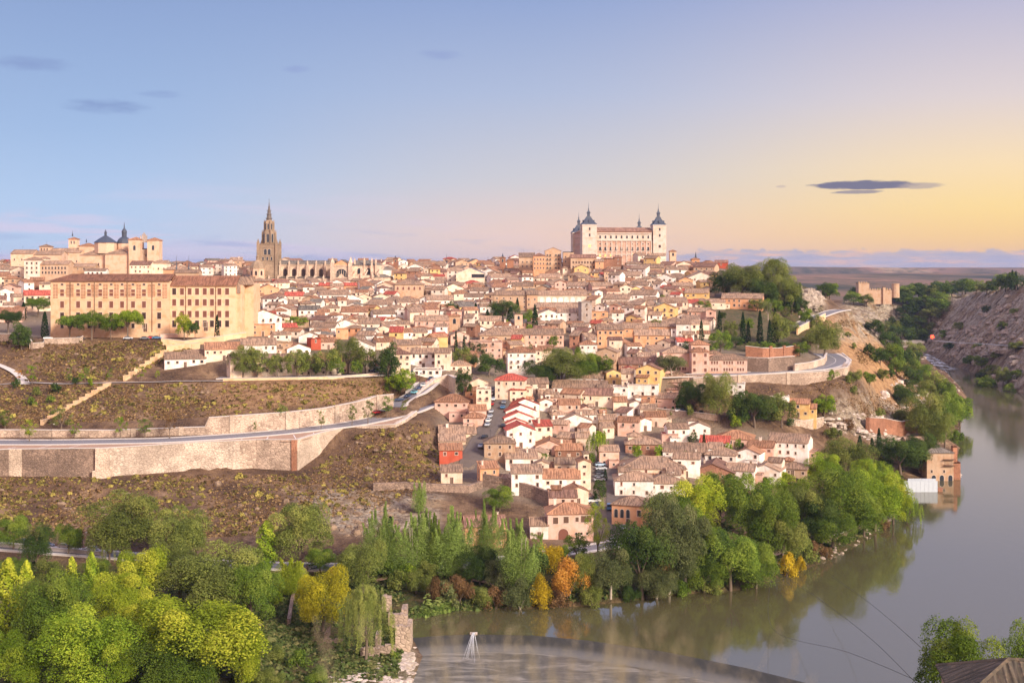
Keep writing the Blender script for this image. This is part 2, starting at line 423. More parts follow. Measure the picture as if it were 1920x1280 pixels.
def ground_many(u, v):
    """where the lines of sight through photo pixels meet the ground"""
    u = np.asarray(u, float); v = np.asarray(v, float); out = np.zeros((len(u), 3)); ok = np.zeros(len(u), bool)
    for i in range(0, len(u), 2000):
        uu = u[i:i + 2000, None]; vv = v[i:i + 2000, None]
        x = (uu - U0) / F * YS; z = H - (vv - V0) / F * YS; g = zt(x, np.broadcast_to(YS, x.shape))
        hit = g >= z; k = np.argmax(hit, 1); o = hit.any(1); r = np.arange(len(k)); k1 = np.maximum(k - 1, 0)
        a = (z - g)[r, k1]; b = (g - z)[r, k]; t = np.where((a + b) > 1e-6, a / np.maximum(a + b, 1e-6), 0)
        Y = YS[k1] + (YS[k] - YS[k1]) * np.clip(t, 0, 1); X = (uu[:, 0] - U0) / F * Y
        out[i:i + 2000] = np.stack([X, Y, zt(X, Y)], 1); ok[i:i + 2000] = o
    return out, ok
def ground(u, v):
    o, ok = ground_many([u], [v])
    return tuple(o[0])
# ------------------------------------------------------------------ materials
MATS = {}
def new_mat(name):
    m = bpy.data.materials.new(name); m.use_nodes = True
    t = m.node_tree
    for n in list(t.nodes): t.nodes.remove(n)
    N = NT(t); out = N.n('OutputMaterial'); return m, N, out
def bsdf(N, out, col, rough=.9, spec=.2, **kw):
    b = N.n('BsdfPrincipled'); N.set(b.inputs['Base Color'], col); N.set(b.inputs['Roughness'], rough)
    b.inputs['Specular IOR Level'].default_value = spec
    for k, v in kw.items(): N.set(b.inputs[k.replace('_', ' ')], v)
    N.t.links.new(b.outputs[0], out.inputs[0]); return b
def bump(N, b, h, strength=.4, dist=.1):
    n = N.n('Bump'); n.inputs['Strength'].default_value = strength; n.inputs['Distance'].default_value = dist
    N.set(n.inputs['Height'], h); N.t.links.new(n.outputs[0], b.inputs['Normal'])
def C(c, k=1.0): return (c[0] * k, c[1] * k, c[2] * k, 1.0)
def pos(N): return N.n('NewGeometry').outputs['Position']

def plaster(name, col, stain=.38, warm=(1.0, .86, .74)):
    """lime plaster: patchy, rain-streaked"""
    m, N, out = new_mat(name); p = pos(N)
    a = N.noise(p, .35, 5, .6); s = N.noise(N.vmul(p, (1, 1, .18)), 1.1, 5, .65); g = N.noise(p, 2.2, 3)
    c = N.mix(N.smooth(a, .42, .68), C(col), (col[0] * warm[0] * .9, col[1] * warm[1] * .9, col[2] * warm[2] * .9, 1))
    c = N.mix(N.math('MULTIPLY', N.smooth(s, .5, .72), stain), c, C(col, .45))
    r = N.n('ObjectInfo').outputs['Random']
    c = N.mix(1.0, c, N.n('CombineColor', i_0=N.math('MULTIPLY_ADD', r, .2, .86), i_1=N.math('MULTIPLY_ADD', r, .2, .86), i_2=N.math('MULTIPLY_ADD', r, .2, .86)).outputs[0], 'MULTIPLY')
    b = bsdf(N, out, c, .92); bump(N, b, g, .25, .05); MATS[name] = m; return m
def masonry(name, col, col2, size=1.0, mortar=.5):
    """rubble stone or brickwork"""
    m, N, out = new_mat(name); p = pos(N)
    v = N.n('TexVoronoi'); N.set(v.inputs['Vector'], N.vmul(p, (1, 1, 1.5))); v.inputs['Scale'].default_value = 1 / size
    e = N.n('TexVoronoi'); e.feature = 'DISTANCE_TO_EDGE'; N.set(e.inputs['Vector'], N.vmul(p, (1, 1, 1.5))); e.inputs['Scale'].default_value = 1 / size
    hsv = N.n('SeparateColor', i_0=v.outputs['Color']).outputs[0]
    c = N.mix(hsv, C(col), C(col2))
    c = N.mix(N.smooth(N.noise(p, .10, 5, .65), .44, .6), c, C([.5 * (x + y) * 1.35 for x, y in zip(col, col2)]))
    c = N.mix(N.math('MULTIPLY', N.smooth(N.noise(p, .035, 4, .6), .47, .58), .55), c, C(col2, .8))
    c = N.mix(N.math('MULTIPLY', N.smooth(e.outputs['Distance'], .1, .0), mortar), c, C(col, .3))
    c = N.mix(N.math('MULTIPLY', N.smooth(N.noise(p, 1.2, 3, .7), .55, .64), .55), c, C(col2, .45))
    c = N.mix(N.math('MULTIPLY', N.smooth(N.noise(N.vmul(p, (1, 1, .2)), .5, 5, .65), .52, .72), .45), c, C(col, .42))
    b = bsdf(N, out, c, .95); bump(N, b, N.math('ADD', N.smooth(e.outputs['Distance'], 0, .14), N.noise(p, 3, 3)), .6, .2); MATS[name] = m; return m
def tiles(name, a, b2, c3):
    """barrel-tile roof; uv runs in metres along the eave and up the slope"""
    m, N, out = new_mat(name); uv = N.n('UVMap').outputs[0]; p = pos(N)
    su = N.n('SeparateXYZ', i_0=uv).outputs
    row = N.noise(N.n('CombineXYZ', i_0=su[0], i_1=N.math('MULTIPLY', su[1], .10), i_2=N.noise(p, .05, 1)).outputs[0], 2.3, 2, .5)
    patch = N.noise(p, .28, 5, .65); sp = N.noise(p, 1.6, 4, .7)
    c = N.mix(N.smooth(patch, .38, .64), C(a), C(b2))
    c = N.mix(N.math('MULTIPLY', N.smooth(sp, .5, .66), .7), c, C(c3))
    c = N.mix(N.math('MULTIPLY', N.smooth(row, .55, .42), .6), c, C(a, .28))
    r = N.n('ObjectInfo').outputs['Random']; k = N.math('MULTIPLY_ADD', r, .45, .68)
    c = N.mix(1.0, c, N.n('CombineColor', i_0=k, i_1=k, i_2=k).outputs[0], 'MULTIPLY')
    b = bsdf(N, out, c, .9)
    wv = N.math('SINE', N.math('MULTIPLY', su[0], 2 * math.pi / .55))
    bump(N, b, N.math('ADD', N.math('MULTIPLY', wv, .5), N.math('MULTIPLY', row, 2.0)), .7, .12); MATS[name] = m; return m
def flat(name, col, rough=.7, spec=.3, metal=0.0, vary=.12, scale=1.5):
    m, N, out = new_mat(name); p = pos(N)
    c = N.mix(N.noise(p, scale, 4, .6), C(col, 1 - vary * 1.6), C(col, 1 + vary)); b = bsdf(N, out, c, rough, spec); b.inputs['Metallic'].default_value = metal
    MATS[name] = m; return m
def glow(name, col, e):
    m, N, out = new_mat(name); b = bsdf(N, out, C(col), .5); b.inputs['Emission Color'].default_value = C(col); b.inputs['Emission Strength'].default_value = e
    MATS[name] = m; return m

PL = dict(W=(.84, .78, .74), C=(.78, .63, .50), Y=(.72, .50, .22), P=(.68, .44, .36), O=(.66, .36, .21), T=(.52, .36, .25), R=(.46, .10, .06), G=(.42, .36, .33), D=(.72, .62, .54))
for k_, c_ in PL.items(): plaster('plaster_' + k_, c_)
masonry('plaster_B', (.40, .20, .13), (.30, .15, .10), .6, .3)
tiles('tile_t', (.43, .27, .18), (.29, .20, .145), (.62, .40, .27))
tiles('tile_b', (.33, .175, .125), (.24, .13, .10), (.42, .26, .18))
tiles('tile_o', (.44, .215, .12), (.34, .17, .10), (.54, .32, .20))
tiles('tile_r', (.52, .11, .075), (.44, .085, .06), (.56, .22, .15))
tiles('tile_g', (.27, .225, .185), (.19, .165, .145), (.36, .30, .24))
tiles('tile_moss', (.19, .145, .105), (.12, .10, .075), (.30, .21, .14))
flat('spire_stone', (.17, .14, .125), .9, .2, 0, .3, .6)
flat('slate', (.055, .065, .095), .45, .5, 0, .25, .8)
flat('pane', (.055, .030, .024), .35, .5, 0, .35, 3)
flat('shutter', (.20, .075, .05), .6, .3, 0, .2, 3)
flat('glass_dark', (.03, .035, .045), .12, .6)
flat('surround', (.62, .50, .42), .9)
flat('iron', (.03, .03, .035), .5, .4, .3)
flat('timber', (.13, .07, .045), .8)
flat('white_metal', (.48, .52, .58), .5, .4)
flat('blue_glass', (.10, .16, .26), .15, .6)
flat('green_sheet', (.05, .30, .14), .6)
glow('lit_pane', (1.0, .58, .14), 1.3)
glow('red_lamp', (1.0, .03, .01), 9.0)
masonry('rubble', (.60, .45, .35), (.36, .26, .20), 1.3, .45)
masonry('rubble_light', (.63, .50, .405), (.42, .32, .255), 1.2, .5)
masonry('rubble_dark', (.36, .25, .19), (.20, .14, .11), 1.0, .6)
masonry('ashlar', (.60, .47, .37), (.50, .38, .29), 1.1, .25)
masonry('brick', (.42, .20, .12), (.32, .145, .09), .7, .35)
masonry('cathedral_stone', (.37, .265, .185), (.28, .20, .14), 1.6, .2)
masonry('nave_stone', (.66, .50, .38), (.52, .38, .29), 1.6, .2)
plaster('cream_render', (.78, .55, .34), .12)
tiles('tile_c', (.34, .15, .09), (.26, .12, .075), (.44, .24, .15))
plaster('college_wall', (.74, .49, .315), .10)
plaster('fort_stone', (.57, .495, .435), .12)
plaster('fort_pink', (.60, .38, .30), .08)
plaster('church_wall', (.70, .48, .345), .25)
flat('concrete', (.55, .49, .45), .9)
flat('pink_paving', (.42, .265, .185), .95, .1, 0, .15, .6)
flat('white_line', (.75, .70, .66), .8)
flat('kerbstone', (.58, .52, .48), .9)

# asphalt
m, N, out = new_mat('asphalt'); p = pos(N)
c = N.mix(N.noise(p, .25, 5, .6), (.15, .145, .16, 1), (.24, .22, .23, 1)); c = N.mix(N.math('MULTIPLY', N.smooth(N.noise(p, 1.4, 4, .7), .52, .66), .5), c, (.09, .085, .09, 1)); bsdf(N, out, c, .75, .3); MATS['asphalt'] = m
m, N, out = new_mat('cobble'); p = pos(N)
c = N.mix(N.noise(p, .5, 5, .65), (.075, .06, .055, 1), (.19, .15, .13, 1)); b = bsdf(N, out, c, .9); bump(N, b, N.noise(p, 3, 3), .4); MATS['cobble'] = m

# ------------------------------------------------------------------ the ground
def uvgrid():
    yy = np.maximum(pts[:, 1], 20); return np.stack([U0 + F * pts[:, 0] / yy, V0 + F * (H - Z) / yy], 1)
UV = uvgrid()
def zone(poly, soft=5.0, ):
    poly = [tuple(map(float, q.split())) for q in poly.split('|')]
    poly = [(x, y) for x, y in poly]
    m = inside(UV, poly).astype(float)
    g = m.reshape(ny, nx)
    for _ in range(2):
        h = g.copy(); h[1:-1, 1:-1] = (g[1:-1, 1:-1] * 2 + g[:-2, 1:-1] + g[2:, 1:-1] + g[1:-1, :-2] + g[1:-1, 2:]) / 6; g = h
    return g.ravel()
z_city = np.maximum.reduce([zone('380 640|385 665|430 703|720 700|835 694|865 745|824 765|830 915|1030 950|1040 1020|1185 1020|1250 930|1300 905|1500 885|1510 830|1410 802|1300 792|1240 720|1260 695|1400 698|1560 672|1548 650|1480 640|1470 560|1440 504|-100 499|-100 632|380 632')])
z_rock = np.maximum.reduce([zone('600 1222|775 1206|775 1300|600 1310'), zone('1560 760|1640 740|1760 800|1740 850|1640 830|1560 800'), zone('1600 500|2100 500|2100 900|1920 740|1740 660|1640 640|1560 640'), zone('560 915|830 925|830 1000|640 1000|560 950') * .8, zone('1490 540|1540 540|1550 590|1490 600')])
z_green = np.maximum.reduce([zone('1335 578|1500 556|1560 640|1480 668|1345 655') * .75, zone('1370 500|1500 500|1545 590|1400 575') * .8, zone('430 640|760 640|760 706|430 706') * .5, zone('-200 1045|560 1070|760 1060|1180 1050|1480 1000|1700 900|1760 900|1700 990|1480 1100|960 1150|760 1180|740 1400|-200 1400')])
z_straw = np.maximum.reduce([zone('1545 590|1600 590|1770 780|1660 760|1600 700|1560 640'), zone('400 716|740 716|760 745|600 760|400 776') * .6])
me = bpy.data.meshes.new('ground')
idx = np.arange(nx * ny).reshape(ny, nx)
quads = np.stack([idx[:-1, :-1], idx[:-1, 1:], idx[1:, 1:], idx[1:, :-1]], -1).reshape(-1, 4)
me.vertices.add(nx * ny); me.vertices.foreach_set('co', np.column_stack([pts, Z]).astype(np.float32).ravel())
me.loops.add(quads.size); me.loops.foreach_set('vertex_index', quads.astype(np.int32).ravel())
me.polygons.add(len(quads)); me.polygons.foreach_set('loop_start', np.arange(0, quads.size, 4, dtype=np.int32))
me.polygons.foreach_set('use_smooth', np.ones(len(quads), bool))
for nm, arr in (('city', z_city), ('rock', z_rock), ('green', z_green), ('straw', z_straw)):
    at = me.attributes.new(nm, 'FLOAT', 'POINT'); at.data.foreach_set('value', arr.astype(np.float32))
me.update(calc_edges=True)
m, N, out = new_mat('earth'); p = pos(N)
def att(k): return N.n('Attribute', attribute_name=k).outputs['Fac']
n1 = N.noise(p, .06, 6, .65); n2 = N.noise(p, .35, 5, .7); n3 = N.noise(p, 1.4, 4, .7)
c = N.ramp(n1, [(.34, (.075, .046, .033)), (.47, (.15, .09, .06)), (.57, (.235, .145, .09)), (.67, (.38, .25, .155))])
c = N.mix(N.math('MULTIPLY', N.smooth(n2, .48, .64), .75), c, (.085, .05, .033, 1))
c = N.mix(N.math('MULTIPLY', N.smooth(n3, .5, .68), .55), c, (.36, .23, .11, 1))
st = N.mix(N.smooth(n2, .4, .62), (.52, .31, .15, 1), (.30, .155, .075, 1)); st = N.mix(N.math('MULTIPLY', N.smooth(n3, .52, .64), .6), st, (.56, .38, .22, 1))
c = N.mix(att('straw'), c, st)
rk = N.mix(N.smooth(n2, .38, .62), (.66, .54, .40, 1), (.38, .30, .22, 1)); rk = N.mix(N.math('MULTIPLY', N.smooth(n3, .5, .64), .8), rk, (.38, .33, .29, 1))
rk = N.mix(N.math('MULTIPLY', N.smooth(n1, .47, .6), .75), rk, (.34, .235, .13, 1))
rk = N.mix(N.math('MULTIPLY', N.smooth(N.noise(N.vmul(p, (.5, .5, 1.4)), .5, 5, .8), .52, .6), .75), rk, (.07, .055, .05, 1))
c = N.mix(N.math('MULTIPLY', att('rock'), N.smooth(N.noise(p, .10, 5, .7), .36, .54)), c, rk)
gr = N.mix(N.smooth(n2, .4, .6), (.05, .065, .02, 1), (.12, .085, .04, 1)); gr = N.mix(N.math('MULTIPLY', N.smooth(n3, .5, .66), .5), gr, (.14, .15, .05, 1))
ct = N.mix(n2, (.20, .155, .115, 1), (.36, .27, .20, 1))
c = N.mix(att('city'), c, ct)
c = N.mix(att('green'), c, gr)
b = bsdf(N, out, c, .98, .1)
bump(N, b, N.math('ADD', N.math('ADD', N.math('MULTIPLY', n2, 1.6), n3), N.math('MULTIPLY', att('rock'), N.math('MULTIPLY', N.noise(N.vmul(p, (.6, .6, 1.5)), .14, 6, .75), 6.0))), 1.0, .8); MATS['earth'] = m
me.materials.append(m)
tag(link('ground', me), kind='structure')

# the plain beyond, out to the horizon
nu, nv = 90, 60
vv = []; ff = []
for j in range(nv + 1):
    Yj = 1470 * (15000 / 1470) ** (j / nv)
    for i in range(nu + 1):
        x = (-.75 + 1.5 * i / nu) * Yj * 1.1
        k = math.log(Yj / 1470) / math.log(15000 / 1470)
        z = 44 + 22 * min(1, k * 1.6) + (float(fbm(np.array([x]), np.array([Yj]), 900 + Yj * .22, 31, 4)[0]) * (10 + 34 * k) if j else -8)
        if Yj > 5000: z += 70 * max(0, fbm(np.array([x * .8]), np.array([Yj]), 4200, 77, 2)[0] + .12)
        vv.append((x, Yj, z - (Yj / 15000) ** 2 * 12))
for j in range(nv):
    for i in range(nu):
        a = j * (nu + 1) + i; ff.append((a, a + 1, a + nu + 2, a + nu + 1))
me = bpy.data.meshes.new('plain'); me.from_pydata(vv, [], ff); me.polygons.foreach_set('use_smooth', [True] * len(ff)); me.update()
m, N, out = new_mat('plain_soil'); p = pos(N)
q = N.vmul(p, (1, .35, 1))
c = N.ramp(N.noise(q, .0022, 6, .62), [(.38, (.05, .055, .045)), (.46, (.17, .12, .085)), (.53, (.24, .14, .10)), (.6, (.36, .25, .16)), (.66, (.12, .10, .075))])
c = N.mix(N.math('MULTIPLY', N.smooth(N.noise(p, .012, 5, .75), .54, .62), .8), c, (.045, .055, .03, 1))
c = N.mix(N.math('MULTIPLY', N.smooth(N.noise(q, .0035, 4, .6), .55, .6), .7), c, (.06, .065, .045, 1))
bsdf(N, out, c, 1.0, .05); me.materials.append(m)
tag(link('plain', me), kind='structure')

# ------------------------------------------------------------------ water
m, N, out = new_mat('river_water'); p = pos(N); sp = N.n('SeparateXYZ', i_0=p).outputs
foamzone = N.math('MULTIPLY', N.smooth(sp[1], 835, 930), N.smooth(N.math('SUBTRACT', sp[0], N.math('MULTIPLY', sp[1], .3615)), 10, -20))
fn = N.noise(N.vmul(p, (.16, .045, 1)), 1.0, 6, .72, .6)
foam = N.math('MULTIPLY', N.smooth(fn, .47, .6), foamzone)
mud = N.mix(N.noise(p, .012, 4, .6), (.105, .09, .042, 1), (.085, .076, .036, 1))
c = N.mix(foam, mud, (.78, .76, .76, 1))
b = bsdf(N, out, c, N.math('MULTIPLY_ADD', foam, .6, .07), .5); b.inputs['IOR'].default_value = 2.3
rip = N.math('ADD', N.noise(N.vmul(p, (.35, .16, 1)), 1.0, 4, .6), N.math('MULTIPLY', N.noise(N.vmul(p, (1.6, .8, 1)), 1.0, 3, .5), .2))
bn = N.n('Bump'); bn.inputs['Strength'].default_value = .10; bn.inputs['Distance'].default_value = .22; N.set(bn.inputs['Height'], rip)
N.t.links.new(bn.outputs[0], b.inputs['Normal']); MATS['river_water'] = m
crest_px = [(742, 1203), (768, 1196), (830, 1191), (890, 1189), (1000, 1191), (1100, 1200), (1250, 1222), (1400, 1252), (1520, 1282), (1700, 1322), (1800, 1334)]
crest = [pz(u, v, 0.0) for u, v in crest_px]
cr2 = []
for a, b_ in zip(crest[:-1], crest[1:]):
    for k in range(6): cr2.append(tuple(a[i] + (b_[i] - a[i]) * k / 6 for i in range(3)))
cr2.append(crest[-1])
w = MB(); far = [(-30, 320), (-40, 420), (0, 700), (200, 1500), (700, 1500), (700, 236)]
poly = [(x, y, 0.0) for x, y, z in cr2][::-1] + [(x, y, 0.0) for x, y in far[:0]]
# upper reach, triangulated as strips from the crest out to the far side
rows = []
for x, y, z in cr2:
    rows.append([(x, y, 0.0), (x * 1.4 + 10, 420, 0), (x * 4 + 190, 760, 0), (x * 5 + 330, 1500, 0)])
for r0, r1 in zip(rows[:-1], rows[1:]):
    for k in range(3): w.face([r0[k], r1[k], r1[k + 1], r0[k + 1]])
e0 = rows[-1]; w.face([e0[0], (760, 200, 0), (760, 420, 0), e0[1]]); w.face([e0[1], (760, 420, 0), (820, 760, 0), e0[2]]); w.face([e0[2], (820, 760, 0), (900, 1500, 0), e0[3]])
s0 = rows[0]; w.face([(-120, 298, -.3), s0[0], s0[1], (-120, 420, -.3)])
tag(w.build('river', MATS['river_water']), kind='structure')
lo = MB()
LOW = -1.3
lo.face([(-520, 205, LOW), (400, 205, LOW), (400, 262, LOW), (-520, 262, LOW)])
lo.face([(-30, 262, LOW), (66, 262, LOW), (60, 300, LOW), (-30, 300, LOW)])
m, N, out = new_mat('tail_water'); p = pos(N)
f1 = N.noise(N.vmul(p, (.10, .28, 1)), 1.0, 6, .7, .8); f2 = N.noise(N.vmul(p, (.9, .35, 1)), 1.0, 4, .7)
c = N.mix(N.smooth(f1, .42, .72), (.10, .085, .06, 1), (.30, .265, .215, 1)); c = N.mix(N.math('MULTIPLY', N.smooth(f2, .5, .66), .12), c, (.45, .42, .38, 1))
b = bsdf(N, out, c, .4, .35); bump(N, b, N.math('ADD', f1, N.math('MULTIPLY', f2, .3)), .35, .5); MATS['tail_water'] = m
tag(lo.build('lower_river', m), kind='structure')
# the weir: a smooth curved apron of falling water
ap = MB()
prof = [(0, .06), (.5, .05), (1.4, -.1), (3.0, -.4), (5.5, -.85), (9, LOW + .05), (11, LOW - .3)]
ring_ = []
for i, (x, y, z) in enumerate(cr2):
    a = cr2[max(0, i - 1)]; b_ = cr2[min(len(cr2) - 1, i + 1)]
    dx, dy = b_[0] - a[0], b_[1] - a[1]; l = math.hypot(dx, dy); nx_, ny_ = dy / l, -dx / l
    ring_.append([(x + nx_ * q, y + ny_ * q, zz) for q, zz in prof])
for r0, r1 in zip(ring_[:-1], ring_[1:]):
    for k in range(len(prof) - 1): ap.face([r0[k], r0[k + 1], r1[k + 1], r1[k]])
m, N, out = new_mat('weir_water'); p = pos(N); sp = N.n('SeparateXYZ', i_0=p).outputs
st = N.noise(N.n('CombineXYZ', i_0=N.math('MULTIPLY', sp[0], .55), i_1=N.math('MULTIPLY', sp[1], .12), i_2=N.math('MULTIPLY', sp[2], .3)).outputs[0], 1.0, 5, .7)
c = N.mix(N.smooth(st, .42, .7), (.04, .034, .018, 1), (.075, .062, .038, 1)); c = N.mix(N.smooth(sp[2], -.5, -1.2, 0, .22), c, (.5, .47, .43, 1))
b = bsdf(N, out, c, .45, .3); MATS['weir_water'] = m
wo_ = ap.build('weir', m, smooth=True)
tag(wo_, 'long curved weir with a smooth sheet of brown water sliding over it', 'weir')

# ------------------------------------------------------------------ roads
def resample(line, step=4.0):
    o = [Vector(line[0])]
    L = [Vector(p) for p in line]; out = []
    for i in range(len(L) - 1):
        p0 = L[max(0, i - 1)]; p1 = L[i]; p2 = L[i + 1]; p3 = L[min(len(L) - 1, i + 2)]
        n = max(1, int((p2 - p1).length / step))
        for k in range(n):
            t = k / n
            out.append(.5 * ((2 * p1) + (p2 - p0) * t + (2 * p0 - 5 * p1 + 4 * p2 - p3) * t * t + (3 * p1 - p0 - 3 * p2 + p3) * t ** 3))
    out.append(L[-1]); return out
def ribbon(mb, line, o0, o1, lift, m=0, thick=0.0):
    """strip between two sideways offsets (left of travel positive)"""
    L = line; S = []
    for i, p in enumerate(L):
        d = L[min(i + 1, len(L) - 1)] - L[max(i - 1, 0)]; d.z = 0; d.normalize(); n = Vector((-d.y, d.x, 0))
        S.append((p + n * o0 + Vector((0, 0, lift)), p + n * o1 + Vector((0, 0, lift))))
    for (a, b), (c_, d_) in zip(S[:-1], S[1:]):
        mb.face([a, b, d_, c_] if o0 > o1 else [b, a, c_, d_], m)
        if thick:
            dn = Vector((0, 0, -thick))
            mb.face([a + dn, a, c_, c_ + dn], m); mb.face([b, b + dn, d_ + dn, d_], m)
RL = {}
for nm, (line, wd) in ROADS.items():
    L = resample(line); RL[nm] = L
    paved = 'cobble' if nm in ('steep_street', 'lower_street') else 'asphalt'
    r = MB(); ribbon(r, L, wd / 2, -wd / 2, .06)
    if nm in ('ring_road', 'curve_road', 'upper_road', 'gorge_road', 'riverside_road'):
        ribbon(r, L, .09, -.09, .068, 1) if nm != 'riverside_road' else None
    o = tag(r.build(nm, [MATS[paved], MATS['white_line']]), kind='structure')
    if nm in ('ring_road', 'curve_road', 'ramp_road', 'riverside_road', 'upper_road', 'terrace_road'):
        pv = MB()
        for sgn in ((1, -1) if nm not in ('terrace_road',) else (-1,)):
            ribbon(pv, L, sgn * (wd / 2 + 1.6), sgn * (wd / 2), .2, 0, .4)
        tag(pv.build(nm.replace('_road', '') + '_pavement', MATS['kerbstone']), kind='structure')
# the pink parking strip above the great wall, with its white bay lines
pk = MB(); L = RL['ring_road']; lo_, hi_ = [], []
edge = [Vector((x, y, z)) for x, y, z, b in resample([Vector(q[:3]) for q in WALLS['big']]) for b in (0,)] if False else resample([q[:3] for q in WALLS['big']], 3)
for i, p in enumerate(edge):
    q = min(L, key=lambda t: (t.xy - p.xy).length); d = (q.xy - p.xy); n = d.normalized()
    far_ = q.xy - n * (12 / 2 + 1.7)
    if d.length < 8.6: far_ = p.xy + n * max(1.2, d.length - 7.6)
    lo_.append(Vector((p.x, p.y, p.z + .03)) + Vector((n.x, n.y, 0)) * .5); hi_.append(Vector((far_.x, far_.y, q.z + .05)))
for k in range(len(lo_) - 1): pk.face([lo_[k], lo_[k + 1], hi_[k + 1], hi_[k]], 0)
acc = 0
for k in range(len(lo_) - 1):
    acc += (lo_[k + 1] - lo_[k]).length
    if acc > 9.0 and (hi_[k] - lo_[k]).length > 3:
        acc = 0; t = Vector((.16, 0, 0)); up = Vector((0, 0, .012)); sl_ = Vector((3.0, 0, 0))
        pk.face([lo_[k] - t + up, lo_[k] + t + up, hi_[k] + t + up + sl_, hi_[k] - t + up + sl_], 1)
tag(pk.build('parking_pavement', [MATS['pink_paving'], MATS['white_line']]), kind='structure')
# paths
for nm, s_, wd in (('footpath', '-60 720 41.2|40 716 41.6|120 719 41.2|230 716 41.6|330 713 42|420 712 42.3', 2.2), ('bank_path', '940 1095 3|860 1080 3.4|780 1075 3.6|700 1090 3.2', 2.0), ('shore_path', '1380 1060 2.6|1450 1035 2.6|1540 1000 2.6|1620 975 2.6', 3.0),
                   ('left_ramp', '-40 690 45|30 700 44|50 716 41.8', 5.0), ('ridge_path', '1640 712 26|1680 690 23|1700 690 20|1680 680 23', 2.0)):
    L = [Vector((x, y, float(zt(x, y)) + .12)) for x, y, z in resample(rp(s_), 3)]
    r = MB(); ribbon(r, L, wd / 2, -wd / 2, .1)
    tag(r.build(nm, MATS['kerbstone'] if nm in ('footpath', 'left_ramp') else MATS['pink_paving']), kind='structure')
# ------------------------------------------------------------------ labels are finished at the end, once everything stands
TODO = []       # (object, words, u, v)
def later(o, words, cat, group=None, p=None):
    p = Vector(p if p is not None else o.location); u, v = proj(p)
    o['category'] = cat
    if group: o['group'] = group
    TODO.append((o, words, u, v))

# ------------------------------------------------------------------ window, door and small parts (meshes are shared)
CACHE = {}
def window_mesh(w, h, style):
    w = round(w * 5) / 5; h = round(h * 5) / 5; key = ('w', w, h, style)
    if key in CACHE: return CACHE[key]
    b = MB(); f = .14
    if style == 'arch':
        n = 8; pl = [(-w / 2, 0), (w / 2, 0)] + [(w / 2 * math.cos(math.pi * k / n), h - w / 2 + w / 2 * math.sin(math.pi * k / n)) for k in range(n + 1)]
        b.face([(x, -.02, z) for x, z in pl], 0)
        arc = pl[1:] + [pl[0]]
        for (x0, z0), (x1, z1) in zip(arc[:-1], arc[1:]):
            s0 = (x0 * (1 + 2 * f / w), z0 + (f if z0 > h - w / 2 - .01 else 0)); s1 = (x1 * (1 + 2 * f / w), z1 + (f if z1 > h - w / 2 - .01 else 0))
            b.face([(x0, -.09, z0), (s0[0], -.09, s0[1]), (s1[0], -.09, s1[1]), (x1, -.09, z1)], 1)
            b.face([(x0, -.09, z0), (x1, -.09, z1), (x1, 0, z1), (x0, 0, z0)], 1)
    else:
        b.face([(-w / 2, -.02, 0), (w / 2, -.02, 0), (w / 2, -.02, h), (-w / 2, -.02, h)], 0)
        b.box(-w / 2 - f, -w / 2, -.09, 0, 0, h, 1, True); b.box(w / 2, w / 2 + f, -.09, 0, 0, h, 1, True)
        b.box(-w / 2 - f, w / 2 + f, -.10, 0, h, h + f, 1, True); b.box(-w / 2 - f * 1.5, w / 2 + f * 1.5, -.17, 0, -f, 0, 1, True)
        if w > .7:
            b.box(-.03, .03, -.05, -.02, 0, h, 2); b.box(-w / 2, w / 2, -.05, -.02, h * .55, h * .55 + .05, 2, True)
        if style == 'rail':
            b.box(-w / 2 - .3, w / 2 + .3, -.65, -.06, -.22, -.1, 1, True)
            for k in range(7):
                x = -w / 2 - .25 + (w + .5) * k / 6; b.box(x - .025, x + .025, -.62, -.57, -.1, .85, 3)
            b.box(-w / 2 - .28, w / 2 + .28, -.64, -.56, .85, .92, 3, True)
    me = b.mesh('window', [MATS['pane'], MATS['surround'], MATS['timber'], MATS['iron']]); CACHE[key] = me; return me
def window(root, x, y, z, w=1.0, h=1.4, rot=0.0, style='plain', mat=None, name='window'):
    o = link(name, window_mesh(w, h, style), root, (x, y, z), rot)
    if mat:
        o.material_slots[0].link = 'OBJECT'; o.material_slots[0].material = MATS[mat]
    return o
def door_mesh(w, h):
    key = ('d', round(w, 1), round(h, 1))
    if key not in CACHE:
        b = MB(); b.face([(-w / 2, -.03, 0), (w / 2, -.03, 0), (w / 2, -.03, h), (-w / 2, -.03, h)], 0)
        b.box(-w / 2 - .15, -w / 2, -.1, 0, 0, h, 1); b.box(w / 2, w / 2 + .15, -.1, 0, 0, h, 1); b.box(-w / 2 - .15, w / 2 + .15, -.1, 0, h, h + .18, 1, True)
        b.box(-.03, .03, -.06, -.02, 0, h, 1)
        CACHE[key] = b.mesh('door', [MATS['timber'], MATS['surround']])
    return CACHE[key]
def chimney_mesh(k):
    key = ('c', k)
    if key not in CACHE:
        b = MB(); w = (.32, .42, .5)[k]; hh = (1.5, 1.9, 1.6)[k]
        b.box(-w, w, -w * .8, w * .8, -1.0, hh, 0); b.box(-w - .1, w + .1, -w * .8 - .1, w * .8 + .1, hh, hh + .12, 0, True); b.box(-w * .6, w * .6, -.2, .2, hh + .12, hh + .4, 1)
        CACHE[key] = b.mesh('chimney', [MATS['plaster_D'], MATS['tile_b']])
    return CACHE[key]
def antenna_mesh():
    if 'a' not in CACHE:
        b = MB(); b.tube([(0, 0, 0), (0, 0, 2.6)], .035, .03, 4)
        for k in range(4): b.tube([(-.5 + .08 * k, 0, 2.0 + .18 * k), (.5 - .08 * k, 0, 2.0 + .18 * k)], .02, .02, 3)
        CACHE['a'] = b.mesh('antenna', [MATS['iron']])
    return CACHE['a']

